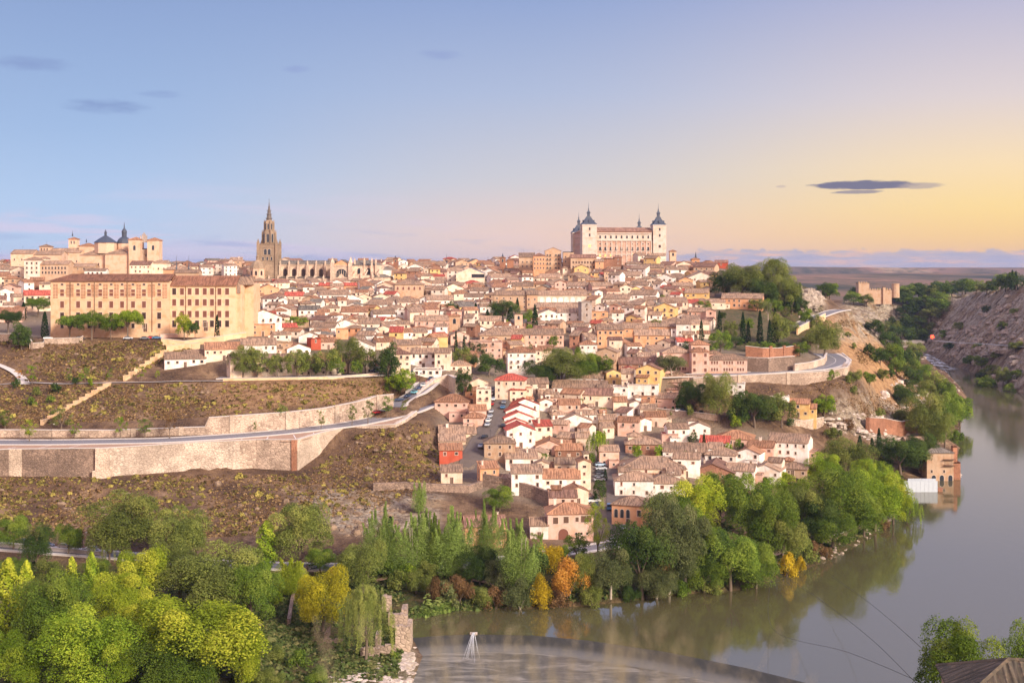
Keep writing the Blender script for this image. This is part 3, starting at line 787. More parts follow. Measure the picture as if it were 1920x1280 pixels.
# ------------------------------------------------------------------ roofs
def slab(b, e0, e1, r1, r0, t=.2, m=0):
    """one roof slope: eave e0-e1, ridge r0-r1 (above e0, e1)"""
    e0, e1, r0, r1 = map(Vector, (e0, e1, r0, r1)); L = (e1 - e0).length; ax = (e1 - e0).normalized()
    def uv(p): q = p - e0; a = q.dot(ax); return (a, (q - ax * a).length)
    dn = Vector((0, 0, -t)); P_ = [e0, e1, r1, r0] if (r1 - r0).length > .02 else [e0, e1, r1]
    b.face(P_, m, [uv(p) for p in P_]); b.face([p + dn for p in P_][::-1], m)
    for i in range(len(P_)):
        a, c_ = P_[i], P_[(i + 1) % len(P_)]; b.face([a + dn, c_ + dn, c_, a], m)
def ridge(b, p0, p1, m=0):
    p0, p1 = Vector(p0), Vector(p1); d = (p1 - p0).normalized(); n = d.cross(Vector((0, 0, 1))).normalized() * .22; up = Vector((0, 0, .16)); dn = Vector((0, 0, -.05))
    b.face([p0 + n + dn, p1 + n + dn, p1 + up, p0 + up], m); b.face([p1 - n + dn, p0 - n + dn, p0 + up, p1 + up], m)
    b.face([p0 + n + dn, p0 + up, p0 - n + dn], m); b.face([p1 + n + dn, p1 - n + dn, p1 + up], m)
def roof_geo(kind, w, d, h, pitch=.40, ov=.45):
    """(roof MB, wall-top extra polygons, ridge height); footprint x in +-w/2, y in 0..d, eave at h"""
    b = MB(); tops = []; hw = w / 2
    if kind == 'x':
        rh = d / 2 * pitch; z0 = h - ov * pitch
        for sgn in (-1, 1):
            y0 = -ov if sgn < 0 else d + ov
            e0, e1 = ((-hw - .3, y0, z0 + .1), (hw + .3, y0, z0 + .1)) if sgn < 0 else ((hw + .3, y0, z0 + .1), (-hw - .3, y0, z0 + .1))
            slab(b, e0, e1, (e1[0], d / 2, h + rh + .1), (e0[0], d / 2, h + rh + .1))
        ridge(b, (-hw - .3, d / 2, h + rh + .1), (hw + .3, d / 2, h + rh + .1))
        tops = [[(-hw, d, h), (-hw, 0, h), (-hw, d / 2, h + rh)], [(hw, 0, h), (hw, d, h), (hw, d / 2, h + rh)]]; top = h + rh
    elif kind == 'y':
        rh = hw * pitch; z0 = h - ov * pitch
        for sgn in (-1, 1):
            x0 = sgn * (hw + ov)
            e0, e1 = ((x0, d + .3, z0 + .1), (x0, -.3, z0 + .1)) if sgn < 0 else ((x0, -.3, z0 + .1), (x0, d + .3, z0 + .1))
            slab(b, e0, e1, (0, e1[1], h + rh + .1), (0, e0[1], h + rh + .1))
        ridge(b, (0, -.3, h + rh + .1), (0, d + .3, h + rh + .1))
        tops = [[(-hw, 0, h), (hw, 0, h), (0, 0, h + rh)], [(hw, d, h), (-hw, d, h), (0, d, h + rh)]]; top = h + rh
    elif kind == 's':
        rh = d * pitch * .8; z0 = h - ov * pitch * .8
        slab(b, (-hw - .3, -ov, z0 + .1), (hw + .3, -ov, z0 + .1), (hw + .3, d + .2, h + rh + .1), (-hw - .3, d + .2, h + rh + .1))
        tops = [[(-hw, d, h), (-hw, 0, h), (-hw, d, h + rh)], [(hw, 0, h), (hw, d, h), (hw, d, h + rh)], [(hw, d, h), (-hw, d, h), (-hw, d, h + rh), (hw, d, h + rh)]]; top = h + rh
    elif kind == 'h':
        q = min(w, d) / 2; rh = q * pitch; z0 = h - ov * pitch + .1; zr = h + rh + .1; o = ov
        A, B_, Cc, D = (-hw - o, -o, z0), (hw + o, -o, z0), (hw + o, d + o, z0), (-hw - o, d + o, z0)
        if w >= d: r0, r1 = (-hw + q, d / 2, zr), (hw - q, d / 2, zr)
        else: r0, r1 = (0, q, zr), (0, d - q, zr)
        if w >= d:
            slab(b, A, B_, r1, r0); slab(b, B_, Cc, r1, r1); slab(b, Cc, D, r0, r1); slab(b, D, A, r0, r0)
            for s_, e_ in ((A, r0), (B_, r1), (Cc, r1), (D, r0)): ridge(b, s_, e_)
            if w - d > .3: ridge(b, r0, r1)
        else:
            slab(b, A, B_, r0, r0); slab(b, B_, Cc, r1, r0); slab(b, Cc, D, r1, r1); slab(b, D, A, r0, r1)
            for s_, e_ in ((A, r0), (B_, r0), (Cc, r1), (D, r1)): ridge(b, s_, e_)
            ridge(b, r0, r1)
        top = h + rh
    else:
        b.face([(-hw + .2, .2, h - .3), (hw - .2, .2, h - .3), (hw - .2, d - .2, h - .3), (-hw + .2, d - .2, h - .3)], 0, [(0, 0), (w, 0), (w, d), (0, d)])
        top = h
    return b, tops, top
def walls_geo(w, d, h, tops, low=5.0, parapet=False):
    b = MB(); hw = w / 2
    for a, c_ in (((-hw, 0), (hw, 0)), ((hw, 0), (hw, d)), ((hw, d), (-hw, d)), ((-hw, d), (-hw, 0))):
        b.face([(*a, -low), (*c_, -low), (*c_, h), (*a, h)])
    for t in tops: b.face(t)
    if parapet:
        for x0, x1, y0, y1 in ((-hw, hw, 0, .25), (-hw, hw, d - .25, d), (-hw, -hw + .25, .25, d - .25), (hw - .25, hw, .25, d - .25)):
            b.box(x0, x1, y0, y1, h - .5, h + .02, 0)
    return b
rnd = random.Random(11)
FOOT = []       # (x, y, radius) of everything built, so nothing else is set there
def block(root, off, yaw, w, d, h, roof, wall, tile, win='auto', chim=0, door=False, low=5.0, style='plain', pane=None, pitch=.40, parts=True, wsize=None):
    """one volume of a building: its wall, roof and openings, set at off from the root"""
    M0 = Matrix.Rotation(yaw, 4, 'Z'); off = Vector(off)
    rb, tops, top = roof_geo(roof, w, d, h, pitch)
    wm = MATS['plaster_' + wall] if 'plaster_' + wall in MATS else MATS[wall]
    wl = walls_geo(w, d, h, tops, low, roof == 'f').build('wall', wm, root, off); wl.rotation_euler = (0, 0, yaw)
    tm = MATS['tile_' + tile] if 'tile_' + tile in MATS else MATS[tile]
    rf = rb.build('roof', tm, root, off); rf.rotation_euler = (0, 0, yaw)
    def put(fn, x, y, z, rot, *a, **k):
        q = M0 @ Vector((x, y, z)) + off; return fn(root, q.x, q.y, q.z, *a, rot=yaw + rot, **k)
    for k in range(chim):
        q = Vector((rnd.uniform(-.38, .38) * w, rnd.uniform(.35, .75) * d, 0)); z = top - .35 if roof != 'f' else h - .2
        c_ = link('chimney', chimney_mesh(rnd.randrange(3)), rf, (q.x, q.y, z - (abs(q.x) * pitch * .8 if roof == 'y' else abs(q.y - d / 2) * pitch * .8 if roof == 'x' else .6)))
    if parts and rnd.random() < .35: link('antenna', antenna_mesh(), rf, (rnd.uniform(-.3, .3) * w, d / 2, top - .1))
    if win == 'auto':
        n = max(1, int(h / 2.75)); gap = rnd.choice((2.6, 3.0, 3.5)); cols = max(1, int(w / gap))
        ww, hh = wsize or (rnd.choice((.8, .8, 1.0)), rnd.choice((1.0, 1.2, 1.2)))
        for r in range(n):
            z = h - 2.05 - r * 2.75 if h > 2.9 else .9
            if z < -.4: break
            st = 'rail' if style == 'plain' and rnd.random() < .22 and r < n - 1 else style
            for c_ in range(cols):
                if rnd.random() < .16: continue
                x = (c_ + .5) / cols * w - w / 2 + rnd.uniform(-.15, .15)
                if door and r == n - 1 and c_ == cols // 2: continue
                put(window, x, 0, max(z, .5) + rnd.uniform(-.15, .15), 0, ww * rnd.choice((.8, 1.0, 1.0, 1.2)), hh * rnd.choice((.8, 1.0, 1.0, 1.2)), style=st, mat=pane or rnd.choice((None, None, None, 'shutter', 'glass_dark', 'timber')))
        s_ = 1 if yaw > 0 else -1            # the flank turned to the viewer
        if abs(yaw) > .12 or True:
            for r in range(min(n, 2)):
                for yy in ([d * .5] if d < 9 else [d * .3, d * .7]):
                    z = h - 2.05 - r * 2.75
                    if z > .4 and rnd.random() < .7: put(window, s_ * -w / 2 if s_ < 0 else -w / 2, yy, z, 0, .8, 1.0, mat=pane) if False else window(root, *(M0 @ Vector((-s_ * -w / 2 if s_ < 0 else -w / 2, yy, z)) + off), .8, 1.0, rot=yaw + (math.pi / 2 if s_ < 0 else -math.pi / 2), mat=pane)
    elif win:
        cols, rows, ww, hh = win
        for z in rows:
            for x in cols: put(window, x, 0, z, 0, ww, hh, style=style, mat=pane)
    if door:
        o = link('door', door_mesh(1.1, 2.2), root, M0 @ Vector((0, 0, 0)) + off, yaw)
    return wl, rf, top

WNAME = dict(W='white', C='cream', Y='yellow', P='pink', O='orange', T='tan', R='red', G='grey', B='brick', D='pale')
TNAME = dict(t='grey-brown', b='dark brown', o='orange', r='bright red', g='grey', slate='slate', moss='mossy brown')
RNAME = dict(x='tiled roof', y='gabled roof', h='hipped roof', s='sloping roof', f='flat roof')
HOUSES = []
def house_words(wall, tile, roof, h):
    n = max(1, int(h / 2.75)); st = {1: 'low', 2: 'two-storey', 3: 'three-storey'}.get(n, 'tall')
    t = '' if roof == 'f' else TNAME[tile] + ' '
    return f'{WNAME[wall]} {st} house with {t}{RNAME[roof]}'
def house_at(P_, yaw, w, d, h, roof, wall, tile, words=None, chim=None, door=None, rect=None, **kw):
    root = empty('house', P_)
    near = P_[1] < 600
    block(root, (0, 0, 0), yaw, w, d, h, roof, wall, tile, chim=(rnd.randint(0, 1) if near else rnd.choice((0, 0, 1))) if chim is None else chim, door=near and rnd.random() < .6 if door is None else door, **kw)
    if P_[1] < 720 and kw.get('win', 'auto') == 'auto' and roof in 'xyh':
        q = rnd.random(); M = Matrix.Rotation(yaw, 3, 'Z'); sg = rnd.choice((-1, 1))
        if q < .26: block(root, M @ Vector((sg * w * .22, d * .45, 0)), yaw, w * rnd.uniform(.32, .5), d * .5, h + rnd.uniform(1.6, 2.8), rnd.choice('hxs'), rnd.choice((wall, 'C', 'W', 'D')), rnd.choice((tile, 't', 'o')), low=0, wsize=(.8, 1.0), parts=False)
        elif q < .50: block(root, M @ Vector((sg * (w * .5 + 1.2), d * .25, 0)), yaw, 2.6 + rnd.random(), d * .6, h * rnd.uniform(.55, .8), rnd.choice('sf'), rnd.choice((wall, 'C', 'P', 'T')), rnd.choice((tile, 't', 'o')), wsize=(.7, .9), parts=False)
        elif q < .62: block(root, M @ Vector((sg * w * .2, -2.6, 0)), yaw, w * .5, 2.6, max(2.2, h * .5), rnd.choice('sf'), wall, rnd.choice((tile, 'o')), wsize=(.7, .9), parts=False)
    later(root, words or house_words(wall, tile, roof, h), 'house', 'houses of the old town', (P_[0], P_[1], P_[2] + h * .6))
    c_ = Vector(P_) + Matrix.Rotation(yaw, 3, 'Z') @ Vector((0, d / 2, 0))
    FOOT.append((c_.x, c_.y, w, d, yaw)); HOUSES.append((root, rect, P_[1]))
    return root
def from_pixels(u0, u1, ve, vb, back=0.0):
    uc = (u0 + u1) / 2; p = ground(uc, vb); s = p[1] / F
    return p, (u1 - u0) * s, (vb - ve) * s
def house_px(line):
    t = line.split(); u0, u1, ve, vb = map(float, t[:4]); roof, wall, tile = t[4:7]
    yaw = R(float(t[7])) if len(t) > 7 else R(rnd.uniform(-17, 17))
    p, w, h = from_pixels(u0, u1, ve, vb); p = Vector(p)
    face = -math.atan2(p.x, p.y)
    d = {'x': min(12.5, max(8, .85 * w)), 'y': min(15, max(8, 1.1 * w)), 'h': min(16, max(8, .85 * w)), 's': min(8, max(5.5, .6 * w)), 'f': min(11, max(7, .8 * w))}[roof]
    if len(t) > 8: d = float(t[8])
    h = max(h, 2.4)
    return house_at(p, face + yaw, w, d, h, roof, wall, tile, rect=(u0, u1, ve - 6, vb))
# ------------------------------------------------------------------ landmarks
def part(mb, name, mat, root, loc=(0, 0, 0), rot=0.0, smooth=False):
    o = mb.build(name, [MATS[m] for m in (mat if isinstance(mat, (list, tuple)) else [mat])], root, loc, smooth)
    if rot: o.rotation_euler = (0, 0, rot)
    return o
PROTECT = []            # (u0, u1, v0, v1, Y): seen parts of landmarks that later fill-in must not cover
def arch_face(b, x, y, z, w, h, m=1, depth=.5):
    """a dark arched recess drawn as its own face set just proud of a wall"""
    n = 8; pl = [(-w / 2, 0), (w / 2, 0)] + [(w / 2 * math.cos(math.pi * k / n), h - w / 2 + w / 2 * math.sin(math.pi * k / n)) for k in range(n + 1)]
    b.face([(x + a, y, z + c_) for a, c_ in pl], m)
def lantern_cross(b, z, m):
    b.box(-.06, .06, -.06, .06, z, z + 2.2, m); b.box(-.5, .5, -.05, .05, z + 1.4, z + 1.52, m, True)

def fortress():
    A = Vector((xy(1092, 885), 885, 88.0)); yaw = R(5.5); L, D, T = 61.5, 58.0, 10.6
    root = empty('fortress', A, yaw)
    tag(root, 'square stone fortress with four slate-spired corner towers on the hilltop', 'fortress')
    hz = 118 - 88
    b = MB(); b.box(T, L - T, 1.2, D - 1.2, -4, hz - 2.6, 0)
    for x0, x1, y0, y1 in ((1.2, 6, T, D - T), (L - 6, L - 1.2, T, D - T)): b.box(x0, x1, y0, y1, -4, hz - 2.6, 0)
    part(b, 'wall', 'fort_pink', root)
    b = MB(); x0, x1 = T, L - T
    for k in range(12):
        x = x0 + (x1 - x0) * k / 11; b.box(x - .35, x + .35, .75, 1.2, -4, hz - 9.5, 0, True)
    for z, hh, dp in ((hz - 9.4, .7, .8), (hz - 17, .35, .4), (hz - 4.2, .8, .9), (10.5, .5, .5)): b.box(x0, x1, 1.2 - dp, 1.2, z, z + hh, 0, True)
    b.box(x0, x1, 1.02, 1.2, hz - 8.7, hz - 4.2, 0, True)
    part(b, 'stone_trim', 'fort_stone', root)
    rb = MB()
    slab(rb, (T - .2, .4, hz - 2.5), (L - T + .2, .4, hz - 2.5), (L - T + .2, 8, hz + .6), (T - .2, 8, hz + .6)); slab(rb, (L - T, 16, hz - 2.5), (T, 16, hz - 2.5), (T, 8, hz + .6), (L - T, 8, hz + .6))
    slab(rb, (.6, D - T, hz - 2.5), (.6, T, hz - 2.5), (6, T, hz + .2), (6, D - T, hz + .2)); slab(rb, (12, T, hz - 2.5), (12, D - T, hz - 2.5), (6, D - T, hz + .2), (6, T, hz + .2))
    part(rb, 'roof', 'tile_b', root)
    for k in range(10):
        x = x0 + (x1 - x0) * (k + .5) / 10 + (.5 - k * .1)
        window(root, x, 1.0, hz - 7.6, 1.3, 2.2, style='arch', mat='glass_dark')
        window(root, x, 1.2, hz - 12.0, 1.0, 1.0); window(root, x, 1.2, hz - 16.3, 1.5, 2.6, style='rail', mat='glass_dark')
        lit = k in (0, 1, 2, 6, 8, 9)
        window(root, x, 1.2, hz - 20.6, 1.3, 1.8, mat='lit_pane' if lit else 'pane', name='lit_window' if lit else 'window')
    for k in range(8):
        for z in (hz - 7.6, hz - 12.3, hz - 17):
            window(root, 1.2, T + 2.5 + (D - 2 * T - 5) * k / 7, z, 1.2, 1.7, rot=-math.pi / 2)
    tops = [(0, 0, 32.5), (L - 9.6, 0, 32.3), (0, D - T, 28), (L - T - 4, D - T, 27)]
    for i, (x, y, z) in enumerate(tops):
        tw = T if i != 1 else 9.6
        b = MB(); b.box(x, x + tw, y, y + tw, -8, z, 0); b.box(x - .3, x + tw + .3, y - .3, y + tw + .3, z - .7, z, 0, True); b.box(x - .15, x + tw + .15, y - .15, y + tw + .15, z - 9.6, z - 9.1, 0, True)
        o = part(b, 'tower', 'fort_stone', root)
        s_ = MB(); c_ = (x + tw / 2, y + tw / 2); k = tw / T
        s_.ring([(7.9 * k, z), (7.6 * k, z + .5), (5.7 * k, z + 1.7), (4.0 * k, z + 3.4), (2.6 * k, z + 5.0), (2.3, z + 5.8), (1.3, z + 6.0), (1.3, z + 8.2), (1.9, z + 8.5), (1.6, z + 8.9), (.8, z + 9.9), (.45, z + 11), (.6, z + 11.3), (.22, z + 12), (.05, z + 16)], 4, *c_, rot=math.pi / 4)
        for sx_, sy_ in ((0, -1), (-1, 0), (1, 0)):
            s_.box(c_[0] + sx_ * 3.9 - .5, c_[0] + sx_ * 3.9 + .5, c_[1] + sy_ * 3.9 - .5, c_[1] + sy_ * 3.9 + .5, z + 1.5, z + 3.3, 0)
        sp = part(s_, 'spire', 'slate', o)
        if y == 0:
            for zz in (z - 4.2, z - 8.6): window(o, c_[0], y, zz, 1.3, 2.1, mat='glass_dark')
            window(o, c_[0], y, z - 16.5, 1.5, 1.9, mat='lit_pane' if i == 0 else 'pane'); window(o, c_[0] + .3, y, z - 24, 1.4, 2)
            if i == 0:
                for zz in (z - 4.2, z - 8.6): window(o, x, c_[1], zz, 1.2, 2.0, rot=-math.pi / 2)
        else:
            window(o, c_[0], y, z - 4.2, 1.2, 1.9); window(o, x, c_[1], z - 4.2, 1.2, 1.9, rot=-math.pi / 2)
    FOOT.append((A.x + 31, A.y + 29, 66, 64, yaw)); PROTECT.append((1070, 1244, 385, 476, 880))
fortress()

def cathedral():
    Y = 870.0; s = Y / F; A = Vector((xy(470, Y), Y, 74.0)); zz = lambda v: H - (v - V0) * s - 74.0; X = lambda u: (u - 470) * s
    root = empty('cathedral', A)
    tag(root, 'gothic stone cathedral with one tall spired bell tower and arched windows', 'cathedral')
    # nave and aisle
    b = MB(); b.box(X(505), X(625), 6, 20, -6, zz(494), 0); b.box(X(500), X(625), -3, 6, -6, zz(521), 0); b.box(X(505), X(625), 5.6, 6, zz(498), zz(495), 0, True)
    part(b, 'nave_wall', 'nave_stone', root)
    r = MB(); slab(r, (X(504), 5.2, zz(495)), (X(625), 5.2, zz(495)), (X(625), 13, zz(488)), (X(504), 13, zz(488))); slab(r, (X(625), 21, zz(495)), (X(504), 21, zz(495)), (X(504), 13, zz(488)), (X(625), 13, zz(488)))
    part(r, 'roof', 'tile_g', root)
    r = MB(); slab(r, (X(500), -3.3, zz(521)), (X(625), -3.3, zz(521)), (X(625), 6, zz(518.5)), (X(500), 6, zz(518.5))); part(r, 'aisle_roof', 'tile_g', root)
    wins = [514.5, 531.7, 548.5, 566, 582.5, 599.5]
    for u in wins: window(root, X(u), 6, zz(518), 2.7, 5.4, style='arch')
    for k, u in enumerate([506, 523, 540, 557, 574.5, 591, 608]):
        b = MB(); b.box(X(u) - .55, X(u) + .55, 2.2, 6, -6, zz(497), 0); b.box(X(u) - .5, X(u) + .5, 4.4, 5.6, zz(497), zz(492), 0); b.ring([(.75, zz(492)), (.05, zz(488))], 4, X(u), 5, rot=math.pi / 4)
        b.box(X(u) - .6, X(u) + .6, -4, -2.6, -6, zz(519), 0); b.ring([(.7, zz(519)), (.05, zz(515))], 4, X(u), -3.3, rot=math.pi / 4)
        part(b, 'buttress', 'nave_stone', root)
    for u in (514, 531, 548, 566, 583, 600): window(root, X(u), -3, zz(531), 1.2, 2.2, style='arch', mat='glass_dark')
    # transept front
    b = MB(); b.box(X(624), X(660), -5, 18, -6, zz(497), 0); b.face([(X(624), -5, zz(497)), (X(660), -5, zz(497)), (X(642), -5, zz(487))], 1); b.box(X(624), X(660), -5.5, -5, zz(499), zz(497.5), 0, True); b.box(X(624), X(660), -5.6, -5, zz(521.5), zz(520), 0, True)
    part(b, 'transept_wall', ['nave_stone', 'plaster_O'], root)
    r = MB(); slab(r, (X(623), 18, zz(498)), (X(623), -5.3, zz(498)), (X(642), -5.3, zz(486.6)), (X(642), 18, zz(486.6))); slab(r, (X(661), -5.3, zz(498)), (X(661), 18, zz(498)), (X(642), 18, zz(486.6)), (X(642), -5.3, zz(486.6)))
    part(r, 'transept_roof', 'tile_g', root)
    window(root, X(642), -5, zz(520), 8.0, 6.0, style='arch', mat='glass_dark', name='rose_window')
    b = MB()
    for k in range(5): b.box(X(642) - 3.2 + 1.6 * k - .14, X(642) - 3.2 + 1.6 * k + .14, -5.25, -5.02, zz(520), zz(520) + 5.5 - abs(k - 2) * .9, 0)
    b.face([(X(634), -5.35, zz(521)), (X(650), -5.35, zz(521)), (X(642), -5.35, zz(512))], 0)
    part(b, 'portal_gable', 'nave_stone', root)
    for u in (625, 658.5):
        b = MB(); b.box(X(u) - 1.3, X(u) + 1.3, -6.4, -3.8, -6, zz(493), 0); b.ring([(1.7, zz(493)), (1.4, zz(490)), (.5, zz(486)), (.05, zz(481.5))], 6, X(u), -5.1)
        part(b, 'pinnacle', 'nave_stone', root)
    # apse
    b = MB(); b.box(X(660), X(697), 4, 20, -6, zz(497), 0); b.ring([(8.5, -6), (8.5, zz(497))], 10, X(695), 12); b.box(X(660), X(702), -4, 4, -6, zz(516), 0); b.ring([(14, -6), (14, zz(520))], 12, X(697), 12)
    part(b, 'apse_wall', 'nave_stone', root)
    r = MB(); r.ring([(9.2, zz(497)), (.3, zz(488))], 10, X(693), 12); slab(r, (X(660), 3.4, zz(497)), (X(694), 3.4, zz(497)), (X(694), 12, zz(487.5)), (X(660), 12, zz(487.5))); r.ring([(14.6, zz(520)), (8.5, zz(514))], 12, X(697), 12)
    part(r, 'apse_roof', 'tile_g', root)
    for u in (672, 690): window(root, X(u), 4 if u < 680 else 3.6, zz(514), 2.6, 4.2, style='arch', mat='glass_dark')
    for u in (669, 690): window(root, X(u), -4, zz(532), 2.4, 2.6, style='arch', mat='glass_dark')
    for u, t, y in ((658, 482, 2), (663, 483, 6), (682, 482, 4), (697, 483, 1), (704, 484, 3), (679, 500, -5), (700, 502, -5), (710, 512, 0)):
        b = MB(); b.box(X(u) - .6, X(u) + .6, y - .6, y + .6, -6, zz(t + 7), 0); b.ring([(1.0, zz(t + 7)), (.8, zz(t + 5)), (.05, zz(t))], 4, X(u), y, rot=math.pi / 4); part(b, 'pinnacle', 'nave_stone', root)
    for k in range(5):
        u = 664 + k * 11; b = MB()
        b.tube([(X(u), -4, zz(517)), (X(u) + .6, 0, zz(510)), (X(u) + 1, 5, zz(505))], .38, .38, 5); part(b, 'flying_buttress', 'nave_stone', root)
    # bell tower
    cx = X(502.5); cy = 4.0; hw = 17.2 * s
    b = MB(); b.box(cx - hw, cx + hw, cy - hw, cy + hw, -6, zz(457), 0)
    for sx_ in (-1, 1):
        for sy_ in (-1, 1):
            b.box(cx + sx_ * hw - .9, cx + sx_ * hw + .9, cy + sy_ * hw - .9, cy + sy_ * hw + .9, -6, zz(454), 0); b.ring([(1.0, zz(454)), (.05, zz(447))], 4, cx + sx_ * hw, cy + sy_ * hw, rot=math.pi / 4)
    for v in (458.5, 465, 480.5, 489): b.box(cx - hw - .25, cx + hw + .25, cy - hw - .25, cy + hw + .25, zz(v), zz(v) + .45, 0, True)
    tw = part(b, 'tower', 'cathedral_stone', root)
    for du in (-3.6, 3.6): window(tw, cx + du * s, cy - hw, zz(477.5), 1.9, 4.0, style='arch', mat='glass_dark')
    for du in (-8, 0, 8): window(tw, cx + du * s, cy - hw, zz(488), 1.2, 2.3, style='arch', mat='glass_dark')
    window(tw, cx - hw, cy, zz(477.5), 1.9, 4.0, rot=-math.pi / 2, style='arch', mat='glass_dark')
    b = MB(); r0 = 12.6 * s * .96
    b.ring([(r0 * .98, zz(457)), (r0 * .9, zz(438)), (r0 * .72, zz(433)), (r0 * .62, zz(415)), (r0 * .44, zz(412.5))], 8, cx, cy, rot=math.pi / 8)
    for k in range(8):
        a = math.pi / 8 + k * math.pi / 4
        for rr, z0, z1, z2, q in ((r0 * 1.06, 457, 439, 430, .6), (r0 * .76, 437, 420, 411, .45)):
            x, y = cx + rr * math.cos(a), cy + rr * math.sin(a); b.ring([(q, zz(z0)), (q * .8, zz(z1)), (q * .95, zz(z1) + .3), (.05, zz(z2))], 4, x, y, rot=a)
    o = part(b, 'octagon', 'cathedral_stone', root)
    for k in range(8):
        a = k * math.pi / 4 - math.pi / 2
        x, y = cx + r0 * .90 * math.cos(a), cy + r0 * .90 * math.sin(a); window(o, x, y, zz(454), 1.7, 6.0, rot=a + math.pi / 2, style='arch', mat='glass_dark')
        x, y = cx + r0 * .645 * math.cos(a), cy + r0 * .645 * math.sin(a); window(o, x, y, zz(430), 1.2, 4.2, rot=a + math.pi / 2, style='arch', mat='glass_dark')
    b = MB(); e = []
    for v, r_ in ((413.5, 5.6), (410.5, 4.8), (410, 6.4), (409, 5.0), (402.5, 3.9), (402, 5.2), (401, 3.7), (396, 2.9), (395.5, 4.0), (394.5, 2.7), (388, 1.5), (387.5, 2.4), (386.8, 1.2), (381, .6), (380.5, 1.3), (379.8, .4), (371, .12)): e.append((r_ * s, zz(v)))
    b.ring(e, 8, cx, cy)
    for v in (410, 402, 395.5):
        for k in range(8):
            a = k * math.pi / 4; rr = {410: 7.6, 402: 6.2, 395.5: 4.9}[v] * s; b.tube([(cx + rr * .6 * math.cos(a), cy + rr * .6 * math.sin(a), zz(v + .5)), (cx + rr * math.cos(a), cy + rr * math.sin(a), zz(v - 2))], .16, .03, 4)
    sp = part(b, 'spire', 'spire_stone', root)
    b = MB(); b.box(-.5, .5, -.05, .05, 0, .12, 0, True); part(b, 'cross', 'iron', sp, (cx, cy, zz(374.5)))
    # domed chapel on the near corner
    b = MB(); c2 = X(485); b.ring([(15 * s, -8), (15 * s, zz(520)), (15.6 * s, zz(519.5)), (14.2 * s, zz(519)), (14.2 * s, zz(504)), (14.8 * s, zz(503.5))], 8, c2, -4, rot=math.pi / 8)
    o = part(b, 'chapel_wall', 'church_wall', root)
    for k in (-1, 0, 1):
        a = -math.pi / 2 + k * math.pi / 4; rr = 14.2 * s * .93; window(o, c2 + rr * math.cos(a), -4 + rr * math.sin(a), zz(516), 1.5, 3.2, rot=a + math.pi / 2, style='arch'); rr = 15 * s * .93; window(o, c2 + rr * math.cos(a), -4 + rr * math.sin(a), zz(531), 1.8, 3.0, rot=a + math.pi / 2)
    b = MB(); b.ring([(14.5 * s, zz(503.5)), (13.6 * s, zz(498)), (11 * s, zz(493.5)), (7 * s, zz(490)), (3.2 * s, zz(488)), (2.6 * s, zz(487.5)), (2.6 * s, zz(482)), (3.2 * s, zz(481.5)), (1.6 * s, zz(479)), (.3, zz(476)), (.05, zz(472))], 8, c2, -4, rot=math.pi / 8)
    part(b, 'dome', 'cathedral_stone', root)
    FOOT.append((A.x + 45, A.y + 8, 104, 40, 0)); PROTECT.append((470, 712, 400, 530, 865))
cathedral()

